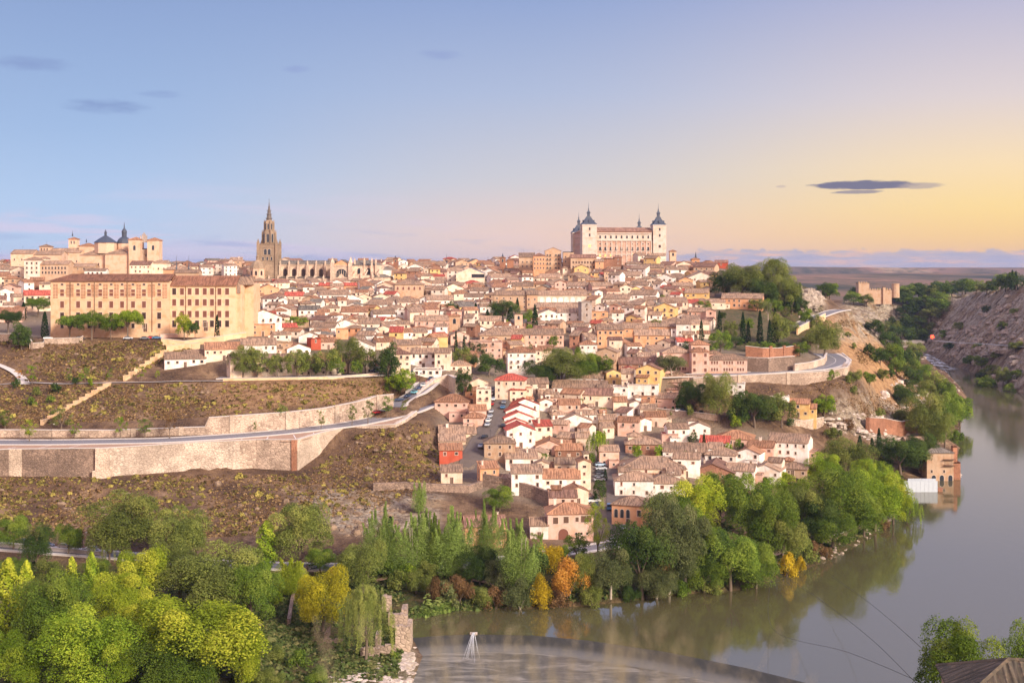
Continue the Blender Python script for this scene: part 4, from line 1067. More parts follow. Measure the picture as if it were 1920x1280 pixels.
def college():
    Y = 572.0; s = Y / F; A = Vector((xy(95, Y), Y, 56.8)); X = lambda u: (u - 95) * s; zz = lambda v: H - (v - V0) * s - 56.8
    root = empty('college', A)
    tag(root, 'huge cream college building with four rows of brown-shuttered windows on the terrace', 'college')
    W1 = X(318); W2 = X(441)
    b = MB(); b.box(0, W1, 0, 17, -6, zz(527), 0); b.box(-.3, W1 + .3, -.5, 0, zz(528.5), zz(526.5), 0, True)
    for v in (549, 562.5, 581): b.box(0, W1, -.12, 0, zz(v), zz(v) + .3, 0, True)
    b.box(-.05, W1, -.2, 0, -6, zz(622), 0, True)
    part(b, 'main_wall', 'college_wall', root)
    b = MB(); b.box(W1, W2, 1.5, 17, -6, zz(535.5), 0); b.box(W1, W2 + .3, .9, 1.5, zz(537), zz(535), 0, True)
    for v in (556.5, 575, 596.5): b.box(W1, W2, 1.38, 1.5, zz(v), zz(v) + .25, 0, True)
    part(b, 'wing_wall', 'college_wall', root)
    b = MB(); b.box(W2, X(452), 2.2, 19, -6, zz(534.5), 0); b.box(X(452), X(468), 9, 24, -6, zz(533), 0)
    part(b, 'end_wall', 'college_wall', root)
    # brickwork panels set in the upper storeys
    b = MB()
    for u in (104, 131, 156, 178, 197.5, 218.5, 239.5, 260, 284, 309):
        wdt = 9.5 if u in (104, 156, 197.5, 218.5, 260, 309) else 15
        for k in range(10 if u not in (131, 284, 178, 239.5) else 9):
            v = 533 + k * 2.75
            for j in (-1, 1): b.box(X(u + (j - .85) * wdt / 4), X(u + (j + .85) * wdt / 4), -.06, 0, zz(v + 1.2), zz(v - .35), 0, True)
    o_ = part(b, 'brick_pattern', 'brick', root)
    r = MB(); slab(r, (-.9, -1, zz(526.3)), (W1 + .4, -1, zz(526.3)), (W1 + .4, 8.5, zz(513.5)), (7, 8.5, zz(513.5))); slab(r, (W1, 18, zz(526.3)), (-.9, 18, zz(526.3)), (7, 8.5, zz(513.5)), (W1, 8.5, zz(513.5))); slab(r, (-.9, 18, zz(526.3)), (-.9, -1, zz(526.3)), (7, 8.5, zz(513.5)), (7, 8.5, zz(513.5)))
    part(r, 'main_roof', 'tile_c', root)
    r = MB(); slab(r, (W1 - .3, .5, zz(534.8)), (W2 + .5, .5, zz(534.8)), (W2 + .5, 9, zz(517)), (W1 - .3, 9, zz(517))); slab(r, (W2, 18, zz(534.8)), (W1, 18, zz(534.8)), (W1, 9, zz(517)), (W2, 9, zz(517)))
    part(r, 'wing_roof', 'tile_c', root)
    r = MB(); slab(r, (W2, 1.6, zz(534)), (X(469), 8.5, zz(534)), (X(467), 14, zz(519)), (W2, 9, zz(519))); part(r, 'end_roof', 'tile_t', root)
    cols = [116.5, 146.5, 167, 188, 208.7, 229, 249.5, 270, 298.5]
    for u in cols:
        window(root, X(u), 0, zz(534.8), 1.3, .7)
        window(root, X(u), 0, zz(554.8), 1.8, 3.0, mat='shutter'); window(root, X(u), 0, zz(576.8), 1.8, 3.0, mat='shutter'); window(root, X(u), 0, zz(597.8), 1.8, 3.0)
        window(root, X(u), 0, zz(615), 1.4, 2.2)
    o = link('door', door_mesh(1.8, 4.2), root, (X(272.5), 0, zz(623.5)))
    cols = [325, 339.7, 354, 368, 382.5, 396, 410, 424.5]
    for u in cols:
        for v, m_ in ((552.5, 'shutter'), (573, 'shutter'), (595, 'shutter'), (613, 'pane')): window(root, X(u), 1.5, zz(v), 1.8, 3.0, mat=m_ if not (u == 325 and v == 552.5) else None)
    link('door', door_mesh(1.8, 4.2), root, (X(384.5), 1.5, zz(620.5)))
    for u in (132, 177.5, 239, 285.5):
        p_ = MB(); p_.tube([(X(u), -.3, zz(527)), (X(u), -.3, zz(622))], .13, .13, 6); part(p_, 'drainpipe', 'timber', root)
    for u in (347, 403.5):
        p_ = MB(); p_.tube([(X(u), 1.2, zz(536)), (X(u), 1.2, zz(620))], .13, .13, 6); part(p_, 'drainpipe', 'timber', root)
    b = MB(); b.box(X(443), X(449), 1.7, 2.2, zz(550), zz(535), 0); part(b, 'old_buttress', 'rubble_dark', root)
    FOOT.append((A.x + 46, A.y + 10, 98, 24, 0)); PROTECT.append((95, 470, 515, 632, 560))
college()

def comp(name, label, cat, Y, u_ref, pieces, base=None, group=None):
    """a building of several blocks given by their place in front view (u0 u1 v_eave v_base, depth behind Y, roof, wall, tile)"""
    s = Y / F; z0 = H - (pieces[0][3] - V0) * s if base is None else base
    root = empty(name, (xy(u_ref, Y), Y, z0)); tag(root, label, cat, group)
    for q in pieces:
        u0, u1, ve, vb, dy, d, roof, wall, tile = q[:9]; kw = q[9] if len(q) > 9 else {}
        YY = Y + dy; s2 = YY / F; zb = H - (vb - V0) * s2
        block(root, (xy((u0 + u1) / 2, YY) - root.location.x, dy, zb - z0), kw.pop('yaw', 0.0), (u1 - u0) * s2, d, (vb - ve) * s2, roof, wall, tile, low=8, **kw)
        PROTECT.append((u0, u1, ve - 4, vb, YY)); c_ = (xy((u0 + u1) / 2, YY), YY + d / 2); FOOT.append((*c_, (u1 - u0) * s2, d, 0))
    return root
# ---- hilltop church and convent on the far left skyline
def spire_on(root, u, Y, dy, prof, n, mat, name, rot=0.0):
    s2 = (Y + dy) / F; b = MB(); b.ring([(r_ * s2, H - (v - V0) * s2 - root.location.z) for r_, v in prof], n, xy(u, Y + dy) - root.location.x, dy, rot=rot); return part(b, name, mat, root)
Yc = 800
g = comp('church', 'large church with a blue dome, an octagon roof and twin square towers', 'church', Yc, 200, [
    (197, 240, 476, 512, 0, 18, 'h', 'church_wall', 't', dict(win=None)), (150, 197, 478, 512, 3, 18, 'h', 'church_wall', 't', dict(win=([-4, 4], [5], .9, 1.6))),
    (241, 263, 449, 505, -2, 8, 'h', 'church_wall', 'o', dict(win=([0], [12.4], 1.6, 3.2), style='arch', pane='glass_dark')), (276, 298, 450, 503, -2, 8, 'h', 'church_wall', 'o', dict(win=([0], [11.8], 1.6, 3.2), style='arch', pane='glass_dark')),
    (262, 277, 466, 503, 2, 6, 'f', 'ashlar', 't', dict(win=([-1.5, 1.5], [3, 7.6], .9, 1.9), style='arch'))])
spire_on(g, 198, Yc, 10, [(20, 475), (20, 456), (21, 455)], 8, 'church_wall', 'drum', math.pi / 8)
spire_on(g, 198, Yc, 10, [(21.5, 455.3), (20, 453.5), (11, 447), (3, 442), (2.2, 441.5), (2.2, 437), (2.8, 436.6), (1.6, 434), (.8, 432), (.3, 430)], 8, 'slate', 'octagon_roof', math.pi / 8)
spire_on(g, 232, Yc, 16, [(13, 480), (13, 457), (13.6, 456.4)], 12, 'church_wall', 'drum')
spire_on(g, 233, Yc, 16, [(13.4, 456.6), (13, 453), (11, 449), (8, 446), (5, 444.4), (4.4, 444), (4.6, 436), (5.2, 435.5), (4.6, 433), (3, 430), (1.4, 428), (.9, 425), (.3, 417)], 12, 'slate', 'dome')
for u in (252, 287): pass
b = MB()
for k, u in enumerate((264, 267.5, 270, 272.5, 275)): b.box(xy(u, 802) - g.location.x - .3, xy(u, 802) - g.location.x + .3, 1.8, 2.4, 20, 24.5 + (2 - abs(k - 2)) * 1.0, 0)
part(b, 'pediment', 'ashlar', g)
g = comp('church', 'long church with a slim brick bell tower and low lantern on the skyline', 'church', 850, 110, [
    (92, 152, 473, 505, 0, 14, 'x', 'church_wall', 't', dict(win=([-8, 0, 8], [5], .8, 1.2))), (74, 92, 462, 505, 2, 8, 'h', 'church_wall', 't', dict(win=([-2, 0, 2], [13], .9, 1.8), style='arch')),
    (128.5, 144, 448, 490, 8, 5.6, 'h', 'church_wall', 'o', dict(win=([-1, 1], [12.2], .9, 2.2), style='arch', pane='glass_dark')), (148, 176, 461, 490, 4, 9, 'h', 'church_wall', 'o', dict(win=None))])
spire_on(g, 136, 850, 10.8, [(1.4, 443), (1.2, 440), (.4, 437), (.15, 432)], 6, 'slate', 'finial')
spire_on(g, 162, 850, 8.5, [(1.2, 455), (1.0, 451), (.3, 448)], 6, 'slate', 'finial')
comp('convent', 'long plain cream convent block at the skyline edge with small windows', 'convent', 820, 40, [(20, 62, 475, 505, 0, 12, 'x', 'church_wall', 't', dict(win=([-5, 0, 5], [6], .8, 1.1))), (62, 115, 477, 505, 1, 12, 'x', 'church_wall', 't', dict(win=([-6, -2, 2, 6], [5.4], .7, .9)))])
comp('house', 'timber-galleried grey-roofed mansion below the long skyline church', 'house', 760, 60, [(45, 74, 487, 517, 0, 9, 'h', 'plaster_D', 't', dict(win=([-3, 0, 3], [1.5, 4.3, 7.2], 1.0, 1.2))), (74, 128, 495, 517, 1, 10, 'x', 'plaster_T', 't', dict(win=([-7, -5, -3, -1, 1, 3, 5, 7], [1.2, 4.0], 1.0, 1.5))), (74, 86, 484, 510, 6, 7, 'h', 'plaster_C', 't', {})])
comp('house', 'tan convent wing with a sloping roof beside the plain church apse', 'house', 770, 160, [(128, 176, 500, 516, 0, 10, 'x', 'plaster_T', 't', {}), (158, 198, 507, 518, -8, 6, 'x', 'plaster_W', 't', dict(win=([-4, -1.5, 1.5, 4], [.9], 1.0, 1.6)))])
comp('house', 'cream convent house with red-brown roof under the twin church towers', 'house', 775, 260, [(243, 282, 496, 516, 0, 11, 'x', 'plaster_C', 'b', {}), (282, 312, 493, 512, 6, 10, 'h', 'plaster_C', 't', dict(win=([-3.5, 0, 3.5], [2.2], .9, 1.2)))])
g = comp('chapel', 'brown-roofed hall with two thin slate needle spires behind the college', 'chapel', 720, 335, [(306, 352, 505, 520, 0, 12, 'h', 'plaster_O', 't', dict(win=None)), (326, 372, 511, 522, -14, 8, 'x', 'plaster_T', 't', dict(win=None))])
for u in (331, 354): spire_on(g, u, 720, -8, [(8, 517), (5.5, 513), (2.5, 508), (1.4, 506), (1.4, 503), (1.8, 502.6), (.9, 500), (.7, 494), (1.2, 493.5), (.4, 492), (.15, 478)], 8, 'slate', 'needle_spire')
# ---- long arcaded convent in the middle of the town
gy = ground(1000, 582)
Yl = gy[1]
g = comp('convent', 'long tan convent with a row of white blind arches in mid-slope', 'convent', Yl, 1000, [(927, 988, 553, 582, 2, 12, 'x', 'T', 't', dict(win=([-8, -4, 0, 4, 8], [1.5, 4.6, 6.6], .8, 1.0))), (988, 1008, 552, 582, .5, 12, 'x', 'T', 't', dict(win=([-2, 1.5], [3, 6], .8, 1.0))), (1008, 1100, 553, 580, 1, 12, 'x', 'C', 't', dict(win=None))])
b = MB(); s = Yl / F; 
for k in range(7):
    x = xy(1017 + k * 11.4, Yl + 1) - g.location.x; z = (582 - 566.5) * s; w_ = 4.6 if False else 9.4 * s
    window(g, x, 1.0, z, w_, 9.5 * s, style='arch', mat='plaster_W', name='blind_arch'); window(g, x - .9, 1.0, z - 2.0, .8, 1.5); window(g, x + .9, 1.0, z - 2.0, .8, 1.5)
# ---- pink school with a small tower
gp = pz(1330, 700, 42.0); Yp = 556
g = comp('school', 'long pink school with a square tower and grey hipped roofs behind the road wall', 'school', Yp, 1330, [
    (1297, 1330, 659, 702, 0, 8.5, 'h', 'P', 'o', dict(win=([-2.8, 2.2], [1.2, 4.6, 8], 1.1, 1.5), pane='shutter')), (1328, 1401, 674, 702, .6, 10, 'h', 'P', 't', dict(win=([-7.2, -6, -4.8, -1.6, -.4, .8, 2, 4.6, 5.8, 7], [1.6, 4.7], .9, 1.4), pane='shutter')),
    (1296, 1330, 645, 690, 9, 8, 'h', 'P', 'o', dict(win=([-3, 2], [8.4], .8, 1.1))), (1243, 1298, 661, 700, 8, 13, 'h', 'P', 't', dict(win=([-5, -4, -2.5, -1.5, 0, 1, 2.5, 3.5], [1.6, 4.8], .8, 1.3), pane='shutter')), (1330, 1352, 662, 690, 10, 8, 'h', 'P', 't', dict(win=None))], base=41.6)
# ---- small towers and gables
def tower(u0, u1, ve, vb, label, wall='church_wall', roof='h', tile='o', wins=True, Y=None, cap=None):
    uc = (u0 + u1) / 2
    Yt = ground(uc, vb)[1] if Y is None else Y
    w_ = (u1 - u0) * Yt / F; h = (vb - ve) * Yt / F
    g = comp('bell_tower', label, 'tower', Yt, uc, [(u0, u1, ve, vb, 0, w_, roof, wall, tile, dict(win=([0], [h - w_ * .75], w_ * .28, w_ * .5) if wins else None, style='arch', pane='glass_dark'))])
    if cap: spire_on(g, uc, Yt, w_ / 2, [(w_ * .2 * F / Yt, ve - 2), (w_ * .12 * F / Yt, ve - 4), (.2, ve - cap)], 6, 'slate', 'finial')
    return g
tower(965, 980, 588, 628, 'slim square brick bell tower standing among dark cypresses', 'church_wall', 'f')
tower(1256, 1268, 471, 500, 'square tan bell tower on the hilltop beside the fortress', 'church_wall', Y=900)
tower(937, 948, 483, 502, 'small brown church tower with pyramid roof on the skyline west of the fortress', 'brick', Y=900, cap=8)
tower(951, 963, 487, 502, 'round-shouldered brown church lantern on the skyline next to a pyramid-roofed tower', 'brick', Y=905, wins=False)
tower(737.5, 745.5, 485, 505, 'slender orange brick tower on the skyline behind the cathedral apse', 'brick', Y=960, cap=6)
tower(1297, 1312, 486, 503, 'ornate domed orange church lantern at the eastern end of the skyline', 'plaster_O', Y=910, cap=14)
tower(836, 839, 488, 505, 'thin dark needle spire far off on the skyline', 'slate', Y=1000, wins=False, cap=12)
tower(842, 862, 592, 622, 'square tan mudejar tower house beside the dark trees', 'T', Y=None)
# ---- hilltop apartment blocks beside the fortress, palace and modern hall
comp('apartment_block', 'tall orange block on the ridge just west of the fortress', 'building', 850, 1010, [(1000, 1022, 479, 508, 0, 10, 'h', 'O', 'b', dict(win=([-3, -1, 1, 3], [1.5, 4.5, 7.4], .8, 1.2)))])
comp('apartment_block', 'tall ochre apartment block with rounded gable and balconies beside the fortress', 'building', 860, 1038, [(1022, 1052, 470, 508, 0, 12, 'y', 'T', 't', dict(win=([-4, -2, 2, 4], [1.5, 4.5, 7.5, 10.4], .9, 1.4), style='rail'))])
comp('apartment_block', 'grey-roofed terrace stepping down the ridge west of the orange block', 'building', 870, 985, [(973, 1003, 482, 506, 0, 10, 's', 'T', 't', dict(win=([-3, 0, 3], [2, 5], .9, 1.2)))])
comp('apartment_block', 'square tan house with dark windows at the foot of the fortress', 'building', 855, 1066, [(1056, 1076, 472, 500, 0, 10, 'f', 'T', 't', dict(win=([-2, 2], [3, 6.2], .9, 1.2)))])
comp('apartment_block', 'dark red brick block in front of the fortress wall', 'building', 850, 1147, [(1128, 1152, 484, 503, 0, 10, 'f', 'B', 'b', dict(win=None)), (1152, 1166, 482, 503, 1, 9, 'h', 'B', 'b', {})])
comp('apartment_block', 'long timber-galleried house below the fortress tower', 'building', 845, 1090, [(1070, 1118, 483, 506, 0, 11, 'x', 'T', 'b', dict(win=([-7, -5, -3, -1, 1, 3, 5, 7], [1.2, 4.4], 1.1, 1.7), pane='timber')), (1116, 1132, 490, 506, -3, 8, 'x', 'O', 't', {})])
Ym = ground(880, 534)[1]
g = comp('hall', 'modern tan hall with a blue glass roof and long dark window strip', 'hall', Ym, 880, [(855, 908, 512, 534, 0, 22, 'y', 'C', 'blue_glass', dict(win=([5.5], [5], 9.0, 2.4), pane='glass_dark'))])
Yq = ground(766, 562)[1]
comp('palace', 'square tan palace with an arched loggia under a low grey roof', 'palace', Yq, 766, [(740, 793, 533, 562, 0, 14, 'h', 'T', 't', dict(win=([-7, -3.5, 0, 3.5, 7], [6.2], 1.3, 2.0), style='arch', pane='shutter'))])
comp('chapel', 'grey-roofed chapel standing close behind the cathedral apse', 'chapel', 880, 718, [(706, 731, 505, 530, 0, 12, 'h', 'W', 'g', dict(win=([-2, 2], [4], .9, 1.6), style='arch'))])
# ---- castle ruin and bridge beyond the gorge
Yk = 1290
g = comp('castle', 'ruined tan castle with a square keep and a round tower across the gorge', 'castle', Yk, 1640, [(1610, 1630, 530, 556, 0, 11, 'f', 'T', 't', dict(win=None)), (1630, 1672, 543, 556, 4, 6, 'f', 'T', 't', dict(win=None)), (1656, 1661, 538, 556, 2, 5, 'f', 'T', 't', dict(win=None))])
spire_on(g, 1679, Yk, 6, [(7.5, 558), (7, 533), (7.5, 532.5), (7.5, 531.5)], 14, 'plaster_T', 'round_tower')
b = MB()
for k in range(14):
    x = xy(1611 + k * 4.6, Yk) - g.location.x; z = H - ((529 if k < 4 else 541.8) - V0) * Yk / F - g.location.z; b.box(x - .6, x + .6, (-.05 if k < 4 else 3.9), (.8 if k < 4 else 4.7), z - 1.2, z + .6, 0)
part(b, 'battlements', 'plaster_T', g)
br = empty('bridge', (xy(1680, 1175), 1175, 0)); tag(br, 'single-arched pale stone road bridge over the river at the head of the gorge', 'bridge')
b = MB(); b.box(-34, 26, -4, 4, 17.2, 18.6, 0, True); b.box(-34, 26, -4.3, -4, 18.6, 19.4, 0, True); b.box(-34, 26, 4, 4.3, 18.6, 19.4, 0, True)
part(b, 'deck', 'concrete', br)
b = MB(); n = 14
for k in range(n):
    t0, t1 = math.pi * k / n, math.pi * (k + 1) / n; x0, x1 = 10 - 15 * math.cos(t0), 10 - 15 * math.cos(t1); z0, z1 = 2 + 12 * math.sin(t0), 2 + 12 * math.sin(t1)
    b.face([(x0, -3.6, z0), (x1, -3.6, z1), (x1, -3.6, 17.3), (x0, -3.6, 17.3)]); b.face([(x0, -3.6, z0), (x0, 3.6, z0), (x1, 3.6, z1), (x1, -3.6, z1)])
    b.face([(x1, 3.6, z1), (x0, 3.6, z0), (x0, 3.6, 17.3), (x1, 3.6, 17.3)])
b.box(-34, -5, -3.6, 3.6, 0, 17.3, 0)
part(b, 'arch', 'ashlar', br)
b = MB(); b.box(-.12, .12, -.12, .12, 0, 3.2, 0); tl = empty('traffic_light', (xy(1747, 1110), 1110, 22.6)); tag(tl, 'glowing red traffic light beside the gorge road', 'traffic light'); part(b, 'pole', 'iron', tl)
b = MB(); b.box(-.35, .35, -.25, .25, 3.2, 5.2, 0, True); part(b, 'signal_head', 'iron', tl)
b = MB(); b.ring([(.2, -.1), (1.3, .2), (1.5, 1.4), (1.2, 2.4), (.3, 2.8)], 10, 0, -.8); part(b, 'lamp', 'red_lamp', tl, (0, -.6, 2.8))
# ------------------------------------------------------------------ retaining walls and other masonry
def wall_line(name, label, pts_, thick, mat, coping=True, cat='wall', low=1.5, lift=.55, piers=0, pier_mat='cream_render', side=1):
    """masonry along a line of (x, y, ztop, zbottom); the front face lies on the line, the body behind it"""
    L, B = [], []
    for q0, q1 in zip(pts_[:-1], pts_[1:]):
        n_ = max(1, int(math.hypot(q1[0] - q0[0], q1[1] - q0[1]) / 4))
        for k in range(n_):
            t = k / n_; q = [q0[i] + (q1[i] - q0[i]) * t for i in range(4)]; L.append(Vector(q[:3])); B.append(Vector((q[0], q[1], q[3])))
    L.append(Vector(pts_[-1][:3])); B.append(Vector((pts_[-1][0], pts_[-1][1], pts_[-1][3])))
    root = empty(name, L[0]); o = L[0]; b = MB(); c_ = MB(); nn = []
    for i, p in enumerate(L):
        d = L[min(i + 1, len(L) - 1)] - L[max(i - 1, 0)]; d.z = 0; d.normalize(); nn.append(Vector((-d.y, d.x, 0)) * thick * side)
    up = Vector((0, 0, lift))
    for i in range(len(L) - 1):
        a, q = L[i] - o + up, L[i + 1] - o + up; a2, q2 = a + nn[i], q + nn[i + 1]
        ab, qb = Vector((a.x, a.y, B[i].z - low - o.z)), Vector((q.x, q.y, B[i + 1].z - low - o.z))
        b.face([ab, qb, q, a]); b.face([a, q, q2, a2]); b.face([Vector((q2.x, q2.y, qb.z)), Vector((a2.x, a2.y, ab.z)), a2, q2])
        if coping:
            n1, n2 = nn[i] / thick * .12, nn[i + 1] / thick * .12; h = Vector((0, 0, .22)); e = Vector((0, 0, .01)); w1, w2 = nn[i] / thick * .6, nn[i + 1] / thick * .6
            c_.face([a - n1 + e, q - n2 + e, q - n2 + h, a - n1 + h]); c_.face([a - n1 + h, q - n2 + h, q + w2 + h, a + w1 + h]); c_.face([q + w2, a + w1, a + w1 + h, q + w2 + h])
    for i in (0, len(L) - 1):
        a = L[i] - o + up; a2 = a + nn[i]; z = B[i].z - low - o.z; b.face([Vector((a.x, a.y, z)), a, a2, Vector((a2.x, a2.y, z))])
    part(b, 'masonry', mat, root)
    if coping: part(c_, 'coping', 'kerbstone', root)
    if piers:
        acc = 0
        for i in range(1, len(L)):
            acc += (L[i] - L[i - 1]).length
            if acc > piers:
                acc = 0; d = (L[i] - L[i - 1]).normalized(); p_ = MB(); M = Matrix.Rotation(math.atan2(d.y, d.x), 4, 'Z')
                p_.box(-.9, .9, -.35, .5, B[i].z - L[i].z - low, .95, 0, M=M); part(p_, 'pier', pier_mat, root, L[i] - o)
    tag(root, label, cat); return root
def merge(a, b_):
    for ch in list(b_.children): ch.parent = a; ch.location = ch.location + b_.location - a.location
    bpy.data.objects.remove(b_)
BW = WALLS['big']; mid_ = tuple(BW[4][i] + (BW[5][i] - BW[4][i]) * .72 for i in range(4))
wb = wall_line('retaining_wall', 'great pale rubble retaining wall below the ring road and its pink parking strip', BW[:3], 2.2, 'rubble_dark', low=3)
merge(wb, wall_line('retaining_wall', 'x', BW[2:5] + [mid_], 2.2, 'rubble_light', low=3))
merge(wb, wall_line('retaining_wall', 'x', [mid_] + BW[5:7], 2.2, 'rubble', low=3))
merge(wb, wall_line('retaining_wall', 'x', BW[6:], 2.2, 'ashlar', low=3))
# the projecting stair tower and corner quoin of the great wall
def at_wall(u, v, z): return Vector(pz(u, v, z)) - wb.location
b = MB(); p_ = at_wall(195, 842, 26.3); b.box(p_.x - 2.2, p_.x + 2.2, p_.y - 2.6, p_.y + .5, p_.z - 14, p_.z + .6, 0); b.box(p_.x - 3.0, p_.x + 3.0, p_.y - 3.4, p_.y + .5, p_.z - 15, p_.z - 7, 0); part(b, 'buttress', 'ashlar', wb)
b = MB(); p_ = at_wall(30, 844, 26); b.box(p_.x - 2.5, p_.x + 2.5, p_.y - 1.4, p_.y + .5, p_.z - 12, p_.z + .6, 0); part(b, 'buttress', 'ashlar', wb)
b = MB(); p_ = at_wall(557, 827, 27); b.box(p_.x - 2.0, p_.x - .05, p_.y - .25, p_.y + .5, p_.z - 12, p_.z + .5, 0); part(b, 'quoin', 'brick', wb)
wall_line('retaining_wall', 'long rubble wall with pale piers along the uphill side of the ring road', WALLS['road_upper'], 3.2, 'rubble', piers=17, pier_mat='ashlar')
wall_line('retaining_wall', 'curving tan wall holding up the ramp lined with parked cars', WALLS['ramp'], 3.0, 'ashlar', low=3)
wall_line('retaining_wall', 'tall pale buttressed wall carrying the hairpin road bend on the promontory', WALLS['curve'], 3.0, 'rubble', low=4, piers=22, pier_mat='ashlar')
def gwall(name, label, s_, h, thick, mat, **kw):
    """free wall standing on the ground along photo points"""
    P_ = [ground(*map(float, t.split())) for t in s_.split('|')]
    return wall_line(name, label, [(x, y, z + h, z) for x, y, z in P_], thick, mat, **kw)
gwall('parapet_wall', 'low cream parapet along the parked-car terrace under the poplar-green trees', '418 714|480 713|560 712|640 710|700 706|730 700', 1.0, .5, 'cream_render', low=2.5, lift=0)
gwall('stone_wall', 'rough stone wall below the sports court at the seminary terrace edge', '-20 640|20 640|55 650|58 655', 3.5, .8, 'rubble_dark', lift=0)
gwall('stone_wall', 'stone wall with brick coping under the stone pines in front of the college', '55 654|82 652|84 645|150 643|156 640', 2.4, .8, 'rubble', lift=0)
gwall('stone_wall', 'pinkish rendered terrace wall in front of the college forecourt trees', '302 646|345 650|380 645|420 640|462 634', 2.6, .8, 'cream_render', lift=0)
gwall('stone_wall', 'pale low boundary wall behind the little forecourt trees', '300 634|340 632|376 630', 1.6, .5, 'plaster_P', lift=0)
gwall('garden_wall', 'tall red brick garden wall with rounded buttresses below the cypresses', '1398 668|1430 672|1460 672|1500 666', 5.0, 1.0, 'brick', lift=0, piers=9, pier_mat='brick')
gwall('garden_wall', 'dark red terrace wall beside the pink school on the promontory', '1402 697|1440 698|1490 694', 6.5, 1.0, 'rubble_dark', lift=0)
gwall('garden_wall', 'pale tan curved wall inside the hairpin road bend', '1490 696|1520 692|1546 684|1551 674', 3.2, 1.0, 'ashlar', lift=0)
gwall('stone_wall', 'low cream wall edging the upper road under the cliff garden', '1496 628|1520 615|1548 600', 4.0, .8, 'cream_render', lift=0)
gwall('stone_wall', 'dark rubble retaining wall under the riverside cluster of white houses', '905 912|950 922|1000 936|1030 948', 4.6, 1.2, 'rubble_dark', lift=0, coping=False)
gwall('stone_wall', 'broken rubble wall dropping from the steep stepped street to the rocks', '700 920|760 918|830 922|880 924|905 915', 2.6, 1.2, 'rubble_dark', lift=0, coping=False)
gwall('ruined_wall', 'ruined red-brown rampart stepping down to the river below the promontory', '1630 812|1660 812|1690 818|1720 812|1742 808', 7.0, 1.6, 'brick', lift=0)
gwall('stone_wall', 'low rubble wall round the yellow house yard', '1480 798|1510 802|1545 795', 3.0, .8, 'rubble', lift=0)
gwall('stone_wall', 'pale wall below the car park shaded by big dark trees', '1222 776|1280 782|1350 790', 2.6, .7, 'rubble', lift=0)
gwall('stone_wall', 'stepped dry-stone bank wall along the riverside walk', '1538 1020|1580 1008|1620 990|1650 972', 1.6, .8, 'rubble_dark', lift=0)
gwall('stone_wall', 'low stone kerb wall along the lower riverside road', '-20 1024|100 1034|200 1043', .8, .4, 'concrete', lift=.3)
gwall('stone_wall', 'straight rubble wall under the sandy car park beside the yellow tree', '538 1172|545 1130|562 1085|580 1062', 1.6, .8, 'rubble_dark', lift=0, side=-1, coping=False)
def stair_wall(label, u0, v0, u1, v1, n, drop):
    a = Vector(ground(u0, v0)); c_ = Vector(ground(u1, v1)); root = empty('stepped_wall', a); d = c_ - a; b = MB(); k_ = MB()
    yaw = math.atan2(d.y, d.x); L = Vector((d.x, d.y, 0)).length
    M = Matrix.Rotation(yaw, 4, 'Z')
    for i in range(n):
        z = d.z * (i + 1) / n + .9; x0, x1 = L * i / n, L * (i + 1) / n
        b.box(x0, x1, -.6, .6, z - drop, z, 0, M=M); k_.box(x0, x1 + .02, -.75, .75, z + .004, z + .18, 0, True, M=M)
    part(b, 'masonry', 'cream_render', root); part(k_, 'coping', 'cream_render', root); tag(root, label, 'wall')
stair_wall('lower cream stepped wall climbing the dry slope from the ring road', 78, 797, 206, 722, 11, 7.5)
stair_wall('upper cream stepped wall climbing from the footpath to the white ruin', 233, 714, 312, 660, 8, 5.5)
gwall('parapet_wall', 'plain cream wall running on level from the upper stepped wall', '312 660|345 656|374 654', 2.8, .8, 'cream_render', lift=0, low=3)

